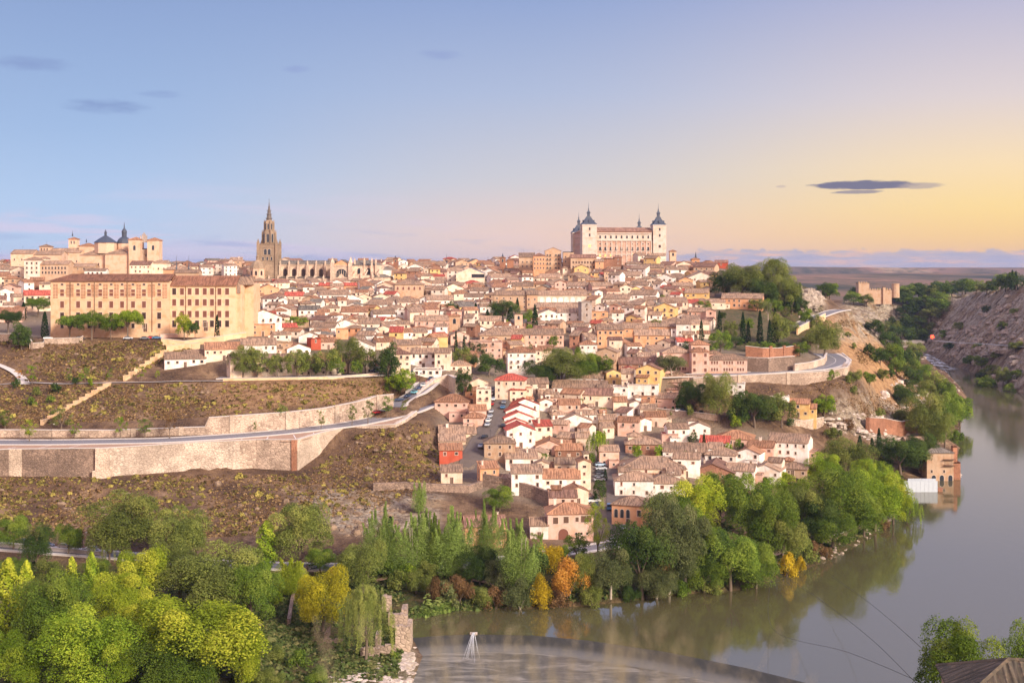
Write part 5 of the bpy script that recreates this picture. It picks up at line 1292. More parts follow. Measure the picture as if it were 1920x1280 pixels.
# ------------------------------------------------------------------ houses set one by one
HAND = '''815 878 752 788 h P o -6
824 893 812 828 x C t 4|823 873 826 842 s C t 2|824 867 843 868 s R o 3|827 867 884 906 s C t 2|868 905 782 802 h P o -8|875 920 718 746 y C t 14|872 896 732 758 s O o|893 920 728 772 f C t|880 912 768 787 x P o
928 984 712 750 h C r -5|956 986 730 756 h C r|958 1012 758 776 y W r 10|948 1006 770 788 y W r 10|945 1001 783 800 y W r 10|948 990 793 808 y W r 10|950 1004 806 840 y W r 8|1003 1036 798 828 s C r 12
908 966 830 866 h T t 2|948 967 828 864 f R t 2|948 1008 858 884 s W t 3|900 936 877 912 s O o 12|931 960 903 920 s T t|959 1017 886 930 s W t 4|1016 1088 896 926 x W o 2|1040 1090 869 892 x C t 3|1041 1092 843 862 x B o 2|1080 1106 820 846 x C t 4|1044 1086 820 836 x T t|988 1022 850 868 y C t|1004 1058 836 852 y P o|1084 1108 866 918 y C o 6|1066 1104 920 946 y C o 14|1029 1082 931 954 x P b 3|994 1028 984 1010 x W t 2|872 950 986 1022 x O b 6
1124 1161 845 874 x P t 6|1173 1240 832 852 h B t 3|1165 1286 878 904 h C t 4|1153 1225 900 930 h W t 4|1215 1285 905 930 h W t 4|1158 1198 790 819 x P o -6|1198 1222 788 808 y W o|1123 1157 786 814 x T t 6|1105 1125 776 804 x W t 8|1082 1118 768 792 y P b 8|1048 1088 757 786 x P o 6|1036 1064 776 792 h W t|1050 1110 788 810 y W t 6|1090 1148 740 762 x C b -4|1035 1137 726 742 x W t -5|1060 1131 708 720 x W t -5|986 1029 718 738 s C t|1145 1178 724 754 f W t|1176 1234 720 754 f W b|1190 1226 742 770 f O o|1224 1270 746 772 x P t -4|1137 1165 698 722 y Y t 12|1165 1188 700 724 x C t|1192 1238 692 720 y Y b -12|1160 1238 682 694 x B b|952 1004 660 704 h W o 4|1000 1037 656 684 x C o 4|882 942 640 674 f P t 5|900 985 628 650 h T t 4|975 1057 627 650 x P t 3|1087 1120 645 664 h W o 3|1117 1156 660 696 y T t -10
1120 1170 618 652 x O t 5|1168 1216 615 632 x O t 4|1190 1255 628 650 x O t 4|1215 1275 612 628 x O t 3|1108 1140 584 608 f O t 5|1009 1050 588 612 y W t 8|1045 1092 585 610 x W t 4|1226 1266 576 604 y Y t -8|1090 1110 566 614 f G t|1006 1090 576 586 x B t 2|1055 1078 502 516 h C t|1077 1104 502 517 y Y t 6|1107 1128 511 523 h Y t|1284 1328 549 564 x Y t -4|1353 1429 559 580 x O t -5|1289 1330 584 602 x P t|1268 1296 607 634 x W t|1296 1330 607 628 x C t|1361 1416 489 502 h O r|1340 1364 492 503 x R b|1364 1396 718 744 f W t -3|1247 1319 716 730 x P t -4|1250 1300 730 742 s P b|1476 1517 756 782 x Y o -4|1440 1480 744 752 f W t
1344 1412 822 838 h P o -3|1312 1367 829 844 x W r -5|1400 1450 837 860 x P o -8|1440 1514 828 866 x W t -10|1322 1380 852 874 h W t -4|1243 1326 846 864 x W t -3|1379 1424 849 870 y W o -14|1262 1312 859 894 x W t -3|1295 1376 885 902 y B b -6|1360 1414 881 912 x W t -8|1408 1462 881 904 y W t -12|1460 1512 878 892 h T t|1252 1292 803 834 x W t|1290 1332 800 822 y W t 8|1241 1272 813 836 f P r|1200 1230 766 788 x C t|1210 1250 780 800 x P o
453 518 646 666 x W t 3|385 456 654 676 x C o 2|432 480 673 708 x C t|482 560 676 706 x C t 3|560 640 680 704 x C o|640 700 676 700 x D t|538 583 653 666 y W o 12|518 545 641 662 f T b|583 602 634 656 f R r|630 653 616 636 f O b|733 770 664 706 h C b 6|770 818 662 690 x W t -4|815 844 661 694 x C t -6|775 826 692 708 f W t|844 884 684 698 h C t|460 528 594 628 y W o 4|463 518 594 616 x W r 4|470 516 607 630 f O o 4|528 558 613 626 x W r|600 656 552 574 x W t|533 568 554 568 x C r|736 771 583 604 f W t|778 841 601 626 x P t 3|645 669 535 549 x O r|597 622 535 547 x O r|620 644 536 550 x P t|630 666 606 622 y W t|580 628 613 626 x W t|484 523 541 562 y O o|466 520 531 556 f C r|47 96 553 584 x C r 2|-6 26 547 566 y W t|26 48 556 574 x C t|-8 40 585 604 x P o|310 385 672 688 x W t 2|350 388 664 676 s W t
660 712 606 620 x D t|700 740 618 634 y C t|668 700 628 642 x W t|705 745 640 656 x C o|560 600 630 645 y W t|600 632 640 655 x P o|655 700 648 660 y W t|780 815 640 654 x C t|740 790 646 662 x T t|860 890 650 670 x W t|845 880 628 648 y P t|690 735 570 584 x W t|745 780 566 580 x D t|560 598 580 596 x W g|700 730 556 568 y C t|800 850 562 576 x W t|870 905 556 570 x W t|900 930 574 590 x W t|640 690 584 600 x D o|830 870 540 552 y C t|700 742 588 606 x W t|900 940 600 616 x C t|640 680 560 574 y W t
1240 1290 566 582 x C t|1180 1230 552 566 x W t|1130 1180 560 574 x D t|1180 1216 534 548 x W t|1230 1262 520 538 y W t|1290 1340 520 534 y D t|1262 1300 536 550 x T t|1215 1240 590 606 x W t|1270 1300 640 660 x W r|1330 1360 566 580 x C t|1110 1150 536 548 x P t|1160 1200 516 528 x D t|1060 1100 536 548 x W t|1010 1050 520 534 x C t|960 1000 536 550 x T t|920 960 520 536 x W t|880 915 545 558 x W t|1300 1340 500 514 x T b|1250 1290 505 518 x W t|1200 1245 502 512 x T t'''
HAND += '|1010 1038 738 756 x C t 4|1012 1036 752 772 y W o 8|1030 1050 744 760 x P t|1196 1230 668 684 x T t|1236 1262 752 770 x D t|1150 1176 752 772 x C o 6|1180 1206 756 776 y W t 8|1130 1152 800 822 x C t'
lines = [q.strip() for q in HAND.replace('\n', '|').split('|') if q.strip()]
for q in lines: house_px(q)
# a gate with an arch in the pink inn by the river, and the arched corner tavern
def special(line, words, extra=None, **kw):
    t = line.split(); u0, u1, ve, vb = map(float, t[:4]); p, w, h = from_pixels(u0, u1, ve, vb); p = Vector(p); face = -math.atan2(p.x, p.y) + R(float(t[7])); d = float(t[8])
    r = house_at(p, face, w, d, h, *t[4:7], words=words, rect=(u0, u1, ve - 6, vb), **kw)
    if extra: extra(r, face, w, d, h)
    return r
def inn(r, f, w, d, h):
    M = Matrix.Rotation(f, 3, 'Z')
    for x, z, ww, hh in ((-w * .33, h - 3.2, 1.5, 2.0), (-w * .10, h - 3.0, 1.5, 2.0), (w * .14, h - 2.6, 1.0, 1.4), (w * .28, h - 2.8, 1.5, 2.0), (w * .40, h - 2.7, 1.5, 2.0)): window(r, *(M @ Vector((x, 0, z))), ww, hh, rot=f, mat='timber')
    window(r, *(M @ Vector((-w * .16, 0, 0))), 3.2, 3.6, rot=f, style='arch', mat='shutter', name='arched_gate')
    for x in (.12, .24, .36): window(r, *(M @ Vector((x * w, 0, 1.6))), .6, .8, rot=f)
special('1027 1113 962 1012 h P o 6 11', 'pink riverside inn with a dark arched gate and brown tiled roof', inn, win=None, door=False)
def tavern(r, f, w, d, h):
    M = Matrix.Rotation(f, 3, 'Z')
    for k in range(3): window(r, *(M @ Vector((-w * .38 + k * 2.0, 0, h - 4.4))), 1.3, 2.9, rot=f, style='arch', mat='glass_dark', name='arched_window')
    window(r, *(M @ Vector((w * .25, 0, h - 3.6))), 1.2, 2.0, rot=f)
    window(r, *(M @ Vector((-w * .05, 0, 0))), 1.2, 2.4, rot=f, name='doorway', mat='timber')
special('1146 1216 946 986 h O t -14 10', 'tan corner tavern with three arched windows by the street mouth', tavern, win=None, door=False)
# ruin and white shed beside the upper stepped wall stay in the list above

# ------------------------------------------------------------------ the rest of the old town fills the hill between them
def hits(x, y, w, d, gap=.25):
    r = .5 * math.hypot(w, d)
    for fx, fy, fw, fd, fyaw in FOOT:
        if abs(x - fx) > 60 or abs(y - fy) > 60: continue
        c_, s_ = math.cos(-fyaw), math.sin(-fyaw); dx, dy = x - fx, y - fy; lx, ly = dx * c_ - dy * s_, dx * s_ + dy * c_
        if abs(lx) < fw / 2 + w / 2 + gap and abs(ly) < fd / 2 + d / 2 + gap: return True
    return False
ROADPTS = np.array([(p.x, p.y) for nm, L in RL.items() for p in L])
def near_road(x, y, r): return np.min(np.hypot(ROADPTS[:, 0] - x, ROADPTS[:, 1] - y)) < r
TOWN = [tuple(map(float, q.split())) for q in '520 640|620 668|700 650|760 655|850 672|880 690|950 700|1040 712|1060 760|1000 830|1010 900|1100 910|1160 790|1240 760|1250 690|1245 655|1340 640|1370 600|1345 560|1330 520|1420 508|1400 502|1250 501|1100 501|800 501|640 502|520 502|300 502|0 503|0 580|46 590|94 560|96 505|470 520|470 560|520 590'.split('|')]
PROTREES = [(915, 570, 1005, 622), (975, 655, 1145, 722), (1340, 490, 1490, 590), (1335, 570, 1470, 660), (1100, 800, 1140, 865), (830, 560, 865, 595), (20, 550, 100, 640), (420, 640, 720, 706), (535, 592, 585, 612), (1255, 660, 1300, 708), (890, 665, 935, 705)]
fill = 0; FILLED = []
bands = [(501, 520, 14, 190), (516, 560, 16, 330), (550, 620, 18, 330), (600, 720, 20, 220), (700, 930, 22, 260)]
def pip(u, v, poly):
    r = False; n = len(poly)
    for i in range(n):
        x0, y0 = poly[i]; x1, y1 = poly[(i + 1) % n]
        if (y0 > v) != (y1 > v) and u < (x1 - x0) * (v - y0) / (y1 - y0) + x0: r = not r
    return r
cand = []
for v0, v1, _, n in bands:
    for k in range(n * 16):
        u, v = rnd.uniform(-5, 1490), rnd.uniform(v0, v1)
        if pip(u, v, TOWN): cand.append((u, v))
G_, ok_ = ground_many([c_[0] for c_ in cand], [c_[1] for c_ in cand])
for (u, v), p, k_ in sorted(zip(cand, G_, ok_), key=lambda t: -t[1][1]) if False else list(zip(cand, G_, ok_)):
    if not k_ or p[1] > 1120: continue
    if any(a <= u <= c_ and b_ <= v <= d_ for a, b_, c_, d_ in PROTREES): continue
    far_ = p[1] > 760
    w = rnd.uniform(6, 13) if far_ else rnd.uniform(4.5, 9.5); d = rnd.uniform(6, 9.5) if far_ else rnd.uniform(5, 8); h = rnd.choice((3.0, 4.2, 5.2, 5.8, 6.4, 8.4))
    if near_road(p[0], p[1] + d / 2, 8.5): continue
    if hits(p[0], p[1] + d / 2, w, d): continue
    s = F / p[1]; u0, u1 = u - w / 2 * s, u + w / 2 * s
    def clash(h):
        vt = V0 + F * (H - (p[2] + h + 1.6)) / p[1]
        for root, rc, Yh in HOUSES:
            if rc is None or Yh <= p[1]: continue
            ox = min(u1, rc[1]) - max(u0, rc[0]); oy = min(v, rc[3]) - max(vt, rc[2])
            if ox > 2 and oy > 0 and ox * oy > (.22 if Yh > 640 else .34) * (rc[1] - rc[0]) * (rc[3] - rc[2]): return True
        for a, c_, b_, d_, Yh in PROTECT:
            if Yh <= p[1]: continue
            ox = min(u1, c_) - max(u0, a); oy = min(v, d_) - max(vt, b_)
            if ox > 2 and oy > 2 and (ox * oy > .06 * (c_ - a) * (d_ - b_) or oy > 9): return True
        return False
    while h > 3 and clash(h): h -= 2.1
    if h < 3 and clash(max(h, 2.6)): continue
    h = max(h, 2.8)
    FILLED.append((p, w, d, h)); FOOT.append((p[0], p[1] + d / 2, w, d, 0))
KEEP = 292 - len(HOUSES)
FILLED.sort(key=lambda t: -(t[1] * (t[3] + 2)) / t[0][1] ** 1.0)
ROOFC = ['t'] * 6 + ['o'] * 5 + ['b'] * 2 + ['r'] * 1 + ['g']
WALLC = ['W'] * 6 + ['C'] * 6 + ['D'] * 4 + ['P'] * 3 + ['T'] * 4 + ['Y'] + ['O'] + ['B']
FORM = ['x'] * 6 + ['y'] * 3 + ['h'] * 3 + ['s'] * 2
mass = {}
for i, (p, w, d, h) in enumerate(FILLED):
    roof, wall, tile = rnd.choice(FORM), rnd.choice(WALLC), rnd.choice(ROOFC); yaw = -math.atan2(p[0], p[1]) + R(rnd.choice((-1, 1)) * rnd.uniform(0, 32))
    if i < KEEP:
        FOOT.append((0, 0, 0, 0, 0)); house_at(Vector(p), yaw, w, d, h, roof, wall, tile)
    else:
        M = Matrix.Translation(Vector(p)) @ Matrix.Rotation(yaw, 4, 'Z')
        rb, tops, top = roof_geo(roof, w, d, h); wl = walls_geo(w, d, h, tops, 5)
        mass.setdefault('plaster_' + wall, MB()).add(wl, M); mass.setdefault('tile_' + tile, MB()).add(rb, M)
        wb_ = mass.setdefault('pane', MB())
        for k in range(max(1, int(w / 3.4))):
            for r_ in range(max(1, int(h / 2.8))):
                x = (k + .5) / max(1, int(w / 3.4)) * w - w / 2; z = h - 2 - r_ * 2.75
                if z > .3: wb_.box(x - .5, x + .5, -.03, .0, z, z + 1.2, 0, M=M)
if mass:
    allm = MB(); names = list(mass)
    for j, k in enumerate(names):
        q = mass[k]; q.m = [j] * len(q.m); allm.add(q, Matrix.Identity(4))
    tag(allm.build('distant_houses', [MATS[k] for k in names]), 'packed roofs and walls of the farther houses on the hill', kind='stuff')
print('HOUSES', len(HOUSES), 'filled', len(FILLED))
# ------------------------------------------------------------------ foliage
def leaf_mat(name, a, b2, c3=None, trans=.35):
    """a: shade side of the leaf colour range, b2: the usual, c3: the brightest leaves"""
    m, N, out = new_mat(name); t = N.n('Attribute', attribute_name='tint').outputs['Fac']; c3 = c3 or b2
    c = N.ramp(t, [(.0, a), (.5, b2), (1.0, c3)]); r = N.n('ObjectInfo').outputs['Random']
    k = N.math('MULTIPLY_ADD', r, .4, .8); c = N.mix(1.0, c, N.n('CombineColor', i_0=k, i_1=k, i_2=k).outputs[0], 'MULTIPLY')
    d = N.n('BsdfDiffuse', i_Color=c); tr = N.n('BsdfTranslucent', i_Color=c); mx = N.n('MixShader', i_0=trans)
    N.t.links.new(d.outputs[0], mx.inputs[1]); N.t.links.new(tr.outputs[0], mx.inputs[2]); N.t.links.new(mx.outputs[0], out.inputs[0]); MATS[name] = m
leaf_mat('leaf_green', (.06, .11, .02), (.16, .235, .035), (.32, .38, .06))
leaf_mat('leaf_bright', (.08, .14, .016), (.22, .32, .03), (.45, .50, .055))
leaf_mat('leaf_yellowgreen', (.11, .16, .018), (.30, .37, .03), (.62, .60, .07))
leaf_mat('leaf_yellow', (.26, .20, .02), (.54, .38, .025), (.66, .50, .05))
leaf_mat('leaf_orange', (.32, .15, .03), (.54, .26, .05), (.60, .36, .08))
leaf_mat('leaf_dark', (.032, .06, .018), (.075, .12, .03), (.15, .20, .045))
leaf_mat('leaf_olive', (.08, .105, .028), (.20, .235, .055), (.38, .38, .10))
leaf_mat('leaf_greygreen', (.07, .09, .035), (.16, .185, .07), (.28, .28, .12))
leaf_mat('leaf_poplar', (.10, .16, .035), (.24, .33, .075), (.40, .46, .14))
leaf_mat('leaf_gold', (.16, .18, .02), (.46, .41, .03), (.68, .56, .05))
leaf_mat('leaf_rust', (.10, .06, .03), (.21, .12, .055), (.30, .19, .09))
leaf_mat('leaf_cypress', (.016, .034, .014), (.034, .062, .022), (.06, .095, .03))
flat('bark', (.17, .125, .095), .95, .1)
flat('bark_pale', (.40, .33, .27), .95, .1)
def leaves_mesh(name, C_, N_, S_, T_, seed, long=1.0, droop=0.0, A=1.0):
    """quads at C_ with normals near N_, half-size S_"""
    r = np.random.RandomState(seed); n = len(C_); C_ = C_ * np.array([1, 1, A])
    nn = N_ + r.normal(0, .55, (n, 3)); nn /= np.linalg.norm(nn, axis=1)[:, None] + 1e-9
    a = np.cross(nn, r.normal(0, 1, (n, 3)) if droop == 0 else np.cross(nn, np.array([0, 0, 1.0]) + r.normal(0, .25, (n, 3)))); a /= np.linalg.norm(a, axis=1)[:, None] + 1e-9
    b = np.cross(nn, a); S = S_[:, None]
    V = np.stack([C_ - a * S, C_ + b * S * .55 * long, C_ + a * S, C_ - b * S * .55 * long], 1).reshape(-1, 3); V[:, 2] /= A
    me = bpy.data.meshes.new(name); me.vertices.add(4 * n); me.vertices.foreach_set('co', V.astype(np.float32).ravel())
    me.loops.add(4 * n); me.loops.foreach_set('vertex_index', np.arange(4 * n, dtype=np.int32)); me.polygons.add(n); me.polygons.foreach_set('loop_start', np.arange(0, 4 * n, 4, dtype=np.int32))
    at = me.attributes.new('tint', 'FLOAT', 'FACE'); at.data.foreach_set('value', np.clip(T_, 0, 1).astype(np.float32)); me.update(calc_edges=True)
    me.materials.append(MATS['leaf_green']); return me
def sph(r, n):
    v = r.normal(0, 1, (n, 3)); return v / np.linalg.norm(v, axis=1)[:, None]
PROTO = {}
def crown_mesh(kind, var, dense):
    key = (kind, var, dense)
    if key in PROTO: return PROTO[key]
    seed = sum(map(ord, kind)) * 7 + var * 31 + dense; r = np.random.RandomState(seed); Cs, Ns, Ss, Ts = [], [], [], []  # most leaf tints lighten with height, painting lit tops into the crown colour
    big = {0: .6, 1: 1.5, 2: 7.0}[dense]
    def lobe(c, rad, n, tint, s, squash=1.0, fill=.72, up=.3):
        n = int(n * big); d = sph(r, n); d[:, 2] = np.where(d[:, 2] < -.35, -d[:, 2], d[:, 2]); q = rad * (fill + (1.06 - fill) * r.rand(n) ** .6)
        # ragged outline: lobes carry smaller bumps
        bump_ = 1 + .16 * np.sin(d[:, 0] * 7 + c[0] * 9) * np.sin(d[:, 1] * 6 + c[1] * 11) * np.sin(d[:, 2] * 7 + c[2] * 5)
        p = d * (q * bump_)[:, None]; p[:, 2] *= squash
        Cs.append(np.array(c) + p); nn = d.copy(); nn[:, 2] += up; Ns.append(nn); Ss.append(s * (.5 + .85 * r.rand(n)) / math.sqrt(big)); Ts.append(tint + r.normal(0, .13, n))
    if kind == 'broad':
        for k in range(26):
            a = r.uniform(0, 6.283); zc = r.uniform(.08, .86); rr = math.sqrt(max(0, 1 - ((zc - .42) / .62) ** 2)) * r.uniform(.42, .74)
            lobe((rr * math.cos(a), rr * math.sin(a), zc), r.uniform(.20, .36), 150, r.uniform(.0, .62) + .36 * zc, .058, .8)  # upper lobes tinted lighter, as if lit from above
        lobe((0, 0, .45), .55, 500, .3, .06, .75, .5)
    elif kind == 'round':
        for k in range(36):
            a = r.uniform(0, 6.283); zc = r.uniform(.05, .9); rr = math.sqrt(max(0, 1 - ((zc - .45) / .58) ** 2)) * r.uniform(.58, .80)
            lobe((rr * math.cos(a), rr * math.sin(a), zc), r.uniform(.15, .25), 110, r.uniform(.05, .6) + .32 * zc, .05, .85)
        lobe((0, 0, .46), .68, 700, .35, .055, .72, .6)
    elif kind == 'plume':          # white poplar, several upswept plumes
        for k in range(19):
            a = r.uniform(0, 6.283); rb = r.uniform(0, .62); lean = r.uniform(.3, .9); top = r.uniform(.66, 1.0) * (1 - .3 * rb); n = int(250 * big); t = r.rand(n) ** .8
            cx = rb * math.cos(a) * (.6 + lean * t); cy = rb * math.sin(a) * (.6 + lean * t); w_ = .30 * np.sin(np.clip(t * 1.06 + .10, 0, 1) * math.pi) ** .8 + .03
            d = sph(r, n); d[:, 2] *= .3; Cs.append(np.stack([cx + d[:, 0] * w_, cy + d[:, 1] * w_, t * top + d[:, 2] * .06], 1)); nn = d + np.array([0, 0, .35]); Ns.append(nn); Ss.append(.055 * (.6 + .6 * r.rand(n)) / math.sqrt(big)); Ts.append(r.uniform(.2, .6) + .2 * t + r.normal(0, .13, n))
    elif kind == 'spire':          # lombardy poplar
        n = int(2200 * big); t = r.rand(n); a = r.uniform(0, 6.283, n); w_ = (np.sin(np.clip(t * .93 + .07, 0, 1) * math.pi) ** .6) * (.75 + .25 * np.sin(a * 3 + t * 17)) * (.6 + .42 * r.rand(n))
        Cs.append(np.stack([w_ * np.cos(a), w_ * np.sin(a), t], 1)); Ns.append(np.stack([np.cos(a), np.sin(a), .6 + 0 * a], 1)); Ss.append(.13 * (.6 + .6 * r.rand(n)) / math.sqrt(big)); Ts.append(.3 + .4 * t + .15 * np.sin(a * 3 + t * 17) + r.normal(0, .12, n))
    elif kind == 'cypress':
        n = int(1900 * big); t = r.rand(n); a = r.uniform(0, 6.283, n); w_ = np.minimum(1, (t + .04) * 6) ** .5 * (1 - t) ** .55 * 1.12 * (.82 + .24 * r.rand(n)) * (.92 + .08 * np.sin(a * 4 + t * 30))
        Cs.append(np.stack([w_ * np.cos(a), w_ * np.sin(a), t], 1)); Ns.append(np.stack([np.cos(a), np.sin(a), .3 + 0 * a], 1)); Ss.append(.16 * (.6 + .6 * r.rand(n)) / math.sqrt(big)); Ts.append(.35 + .2 * np.sin(a * 4 + t * 30) + r.normal(0, .18, n))
    elif kind == 'pine':           # umbrella pine
        for k in range(30):
            a = r.uniform(0, 6.283); rr = math.sqrt(r.rand()) * .82; zc = .36 + .44 * math.sqrt(1 - (rr / .86) ** 2 * .9) - r.uniform(0, .42)
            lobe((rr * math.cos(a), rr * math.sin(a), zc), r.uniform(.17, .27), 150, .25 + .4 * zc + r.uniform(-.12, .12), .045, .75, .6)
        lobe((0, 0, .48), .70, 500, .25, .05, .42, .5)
    elif kind == 'willow':         # hanging strands
        for k in range(90):
            a = r.uniform(0, 6.283); rr = math.sqrt(r.rand()) * .95; zt_ = .25 + .72 * math.sqrt(max(0, 1 - rr ** 2)); n = int(40 * big); t = r.rand(n); ln = r.uniform(.2, .5) * (.5 + rr)
            x = rr * math.cos(a) * (1 + .10 * t) + r.normal(0, .03, n); y = rr * math.sin(a) * (1 + .10 * t) + r.normal(0, .03, n); z = zt_ - t * ln
            Cs.append(np.stack([x, y, z], 1)); Ns.append(np.stack([np.full(n, math.cos(a)), np.full(n, math.sin(a)), np.full(n, .5)], 1)); Ss.append(.055 * (.7 + .5 * r.rand(n)) / math.sqrt(big)); Ts.append(r.uniform(.2, .7) + .15 * zt_ + r.normal(0, .1, n))
        lobe((0, 0, .4), .6, 400, .25, .06, .7, .5)
    elif kind == 'airy':           # eucalypt and thin young trees: clumps with sky between
        for k in range(20):
            a = r.uniform(0, 6.283); zc = r.uniform(.05, .93); rr = math.sqrt(max(0, 1 - ((zc - .5) / .62) ** 2)) * r.uniform(.2, .8)
            lobe((rr * math.cos(a), rr * math.sin(a), zc), r.uniform(.14, .26), 80, r.uniform(.2, .7), .05, .8, .35)
    elif kind == 'shrub':
        for k in range(14):
            a = r.uniform(0, 6.283); rr = r.uniform(0, .7); zc = r.uniform(.1, .72) * (1 - .5 * rr)
            lobe((rr * math.cos(a), rr * math.sin(a), zc), r.uniform(.22, .36), 90, r.uniform(.15, .75), .075, .9, .6)
    Cs, Ns, Ss, Ts = map(np.concatenate, (Cs, Ns, Ss, Ts))
    me = leaves_mesh('crown', Cs, Ns, Ss, Ts, seed + 5, 1.0 if kind != 'willow' else .6, 0 if kind != 'willow' else 1, dict(broad=1.9, round=2.0, plume=3.4, spire=6.0, cypress=8.0, pine=1.3, willow=2.0, airy=2.0, shrub=1.5)[kind])
    PROTO[key] = me; return me
def trunk_mesh(kind, var, pale):
    key = ('trunk', kind, var, pale)
    if key in PROTO: return PROTO[key]
    r = random.Random(var * 13 + len(kind)); b = MB()      # unit: height 1 up to the crown's middle, radius given later
    if kind in ('cypress', 'spire'): b.tube([(0, 0, -.15), (0, 0, .5), (0, 0, 1.5)], .03, .012, 6)
    elif kind in ('shrub',):
        for k in range(4): a = r.uniform(0, 6.28); b.tube([(0, 0, -.1), (.12 * math.cos(a), .12 * math.sin(a), .45), (.3 * math.cos(a), .3 * math.sin(a), .9)], .035, .012, 4)
    elif kind == 'plume':
        for k in range(5): a = r.uniform(0, 6.28); q = r.uniform(.02, .22); b.tube([(0, 0, -.1), (q * .6 * math.cos(a), q * .6 * math.sin(a), .5), (q * math.cos(a), q * math.sin(a), 1.5)], .03, .008, 5)
    else:
        bx, by = r.uniform(-.06, .06), r.uniform(-.06, .06)
        b.tube([(0, 0, -.15), (bx * .5, by * .5, .3), (bx, by, .62)], .055, .04, 7)
        for k in range(7):
            a = k * .9 + r.uniform(-.3, .3); q = r.uniform(.22, .5); b.tube([(bx, by, .55), (bx + q * .5 * math.cos(a), by + q * .5 * math.sin(a), .85), (bx + q * math.cos(a), by + q * math.sin(a), r.uniform(1.05, 1.5))], .03, .008, 5)
    me = b.mesh('trunk', [MATS['bark_pale' if pale else 'bark']], True); PROTO[key] = me; return me
KIND_WORDS = dict(broad='spreading tree', round='round-crowned tree', plume='upswept poplar', spire='narrow poplar', cypress='slim cypress', pine='umbrella pine', willow='weeping willow', airy='loose airy tree', shrub='bush')
COL_WORDS = dict(green='green', bright='bright green', yellowgreen='yellow-green', yellow='golden yellow', gold='yellow-gold', orange='orange', dark='dark green', olive='olive', greygreen='grey-green', poplar='fresh green', rust='rusty brown', cypress='deep green')
NAMES = dict(cypress='cypress_tree', pine='pine_tree', plume='poplar_tree', spire='poplar_tree', shrub='bush', willow='willow_tree')
NTREE = 0
def tree(u, vt, vb, wpx, kind, col, p=None, clear=None):
    """a tree by its place in front view: crown top, foot, width"""
    global NTREE
    p = Vector(ground(u, vb)) if p is None else Vector(p); s = p[1] / F; h = (vb - vt) * s; rad = wpx * s / 2; var = NTREE % 3; NTREE += 1
    root = empty(NAMES.get(kind, 'tree'), p, rnd.uniform(0, 6.28))
    cl = clear if clear is not None else {'broad': .16, 'round': .16, 'plume': .06, 'spire': .04, 'cypress': .02, 'pine': .24, 'willow': .1, 'airy': .28, 'shrub': 0.0}[kind]
    z0 = h * cl; ch = h - z0
    wpx *= 1.12; rad *= 1.12; dense = 2 if wpx > 62 else 1 if wpx > 30 else 0
    if kind == 'plume': rad *= 1.45
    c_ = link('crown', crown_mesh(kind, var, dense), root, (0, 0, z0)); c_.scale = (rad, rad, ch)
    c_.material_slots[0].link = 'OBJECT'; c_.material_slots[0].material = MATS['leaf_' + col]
    mid = z0 + ch * (.4 if kind != 'pine' else .5); t = link('trunk', trunk_mesh(kind, var, col in ('poplar', 'greygreen')), root, (0, 0, 0)); q = max(rad, mid * .3); t.scale = (q, q, mid)
    later(root, f'{COL_WORDS[col]} {KIND_WORDS[kind]}', 'tree' if kind != 'shrub' else 'bush', 'bushes' if kind == 'shrub' else 'cypresses' if kind == 'cypress' else 'trees', (p.x, p.y, p.z + h * .6))
    return root
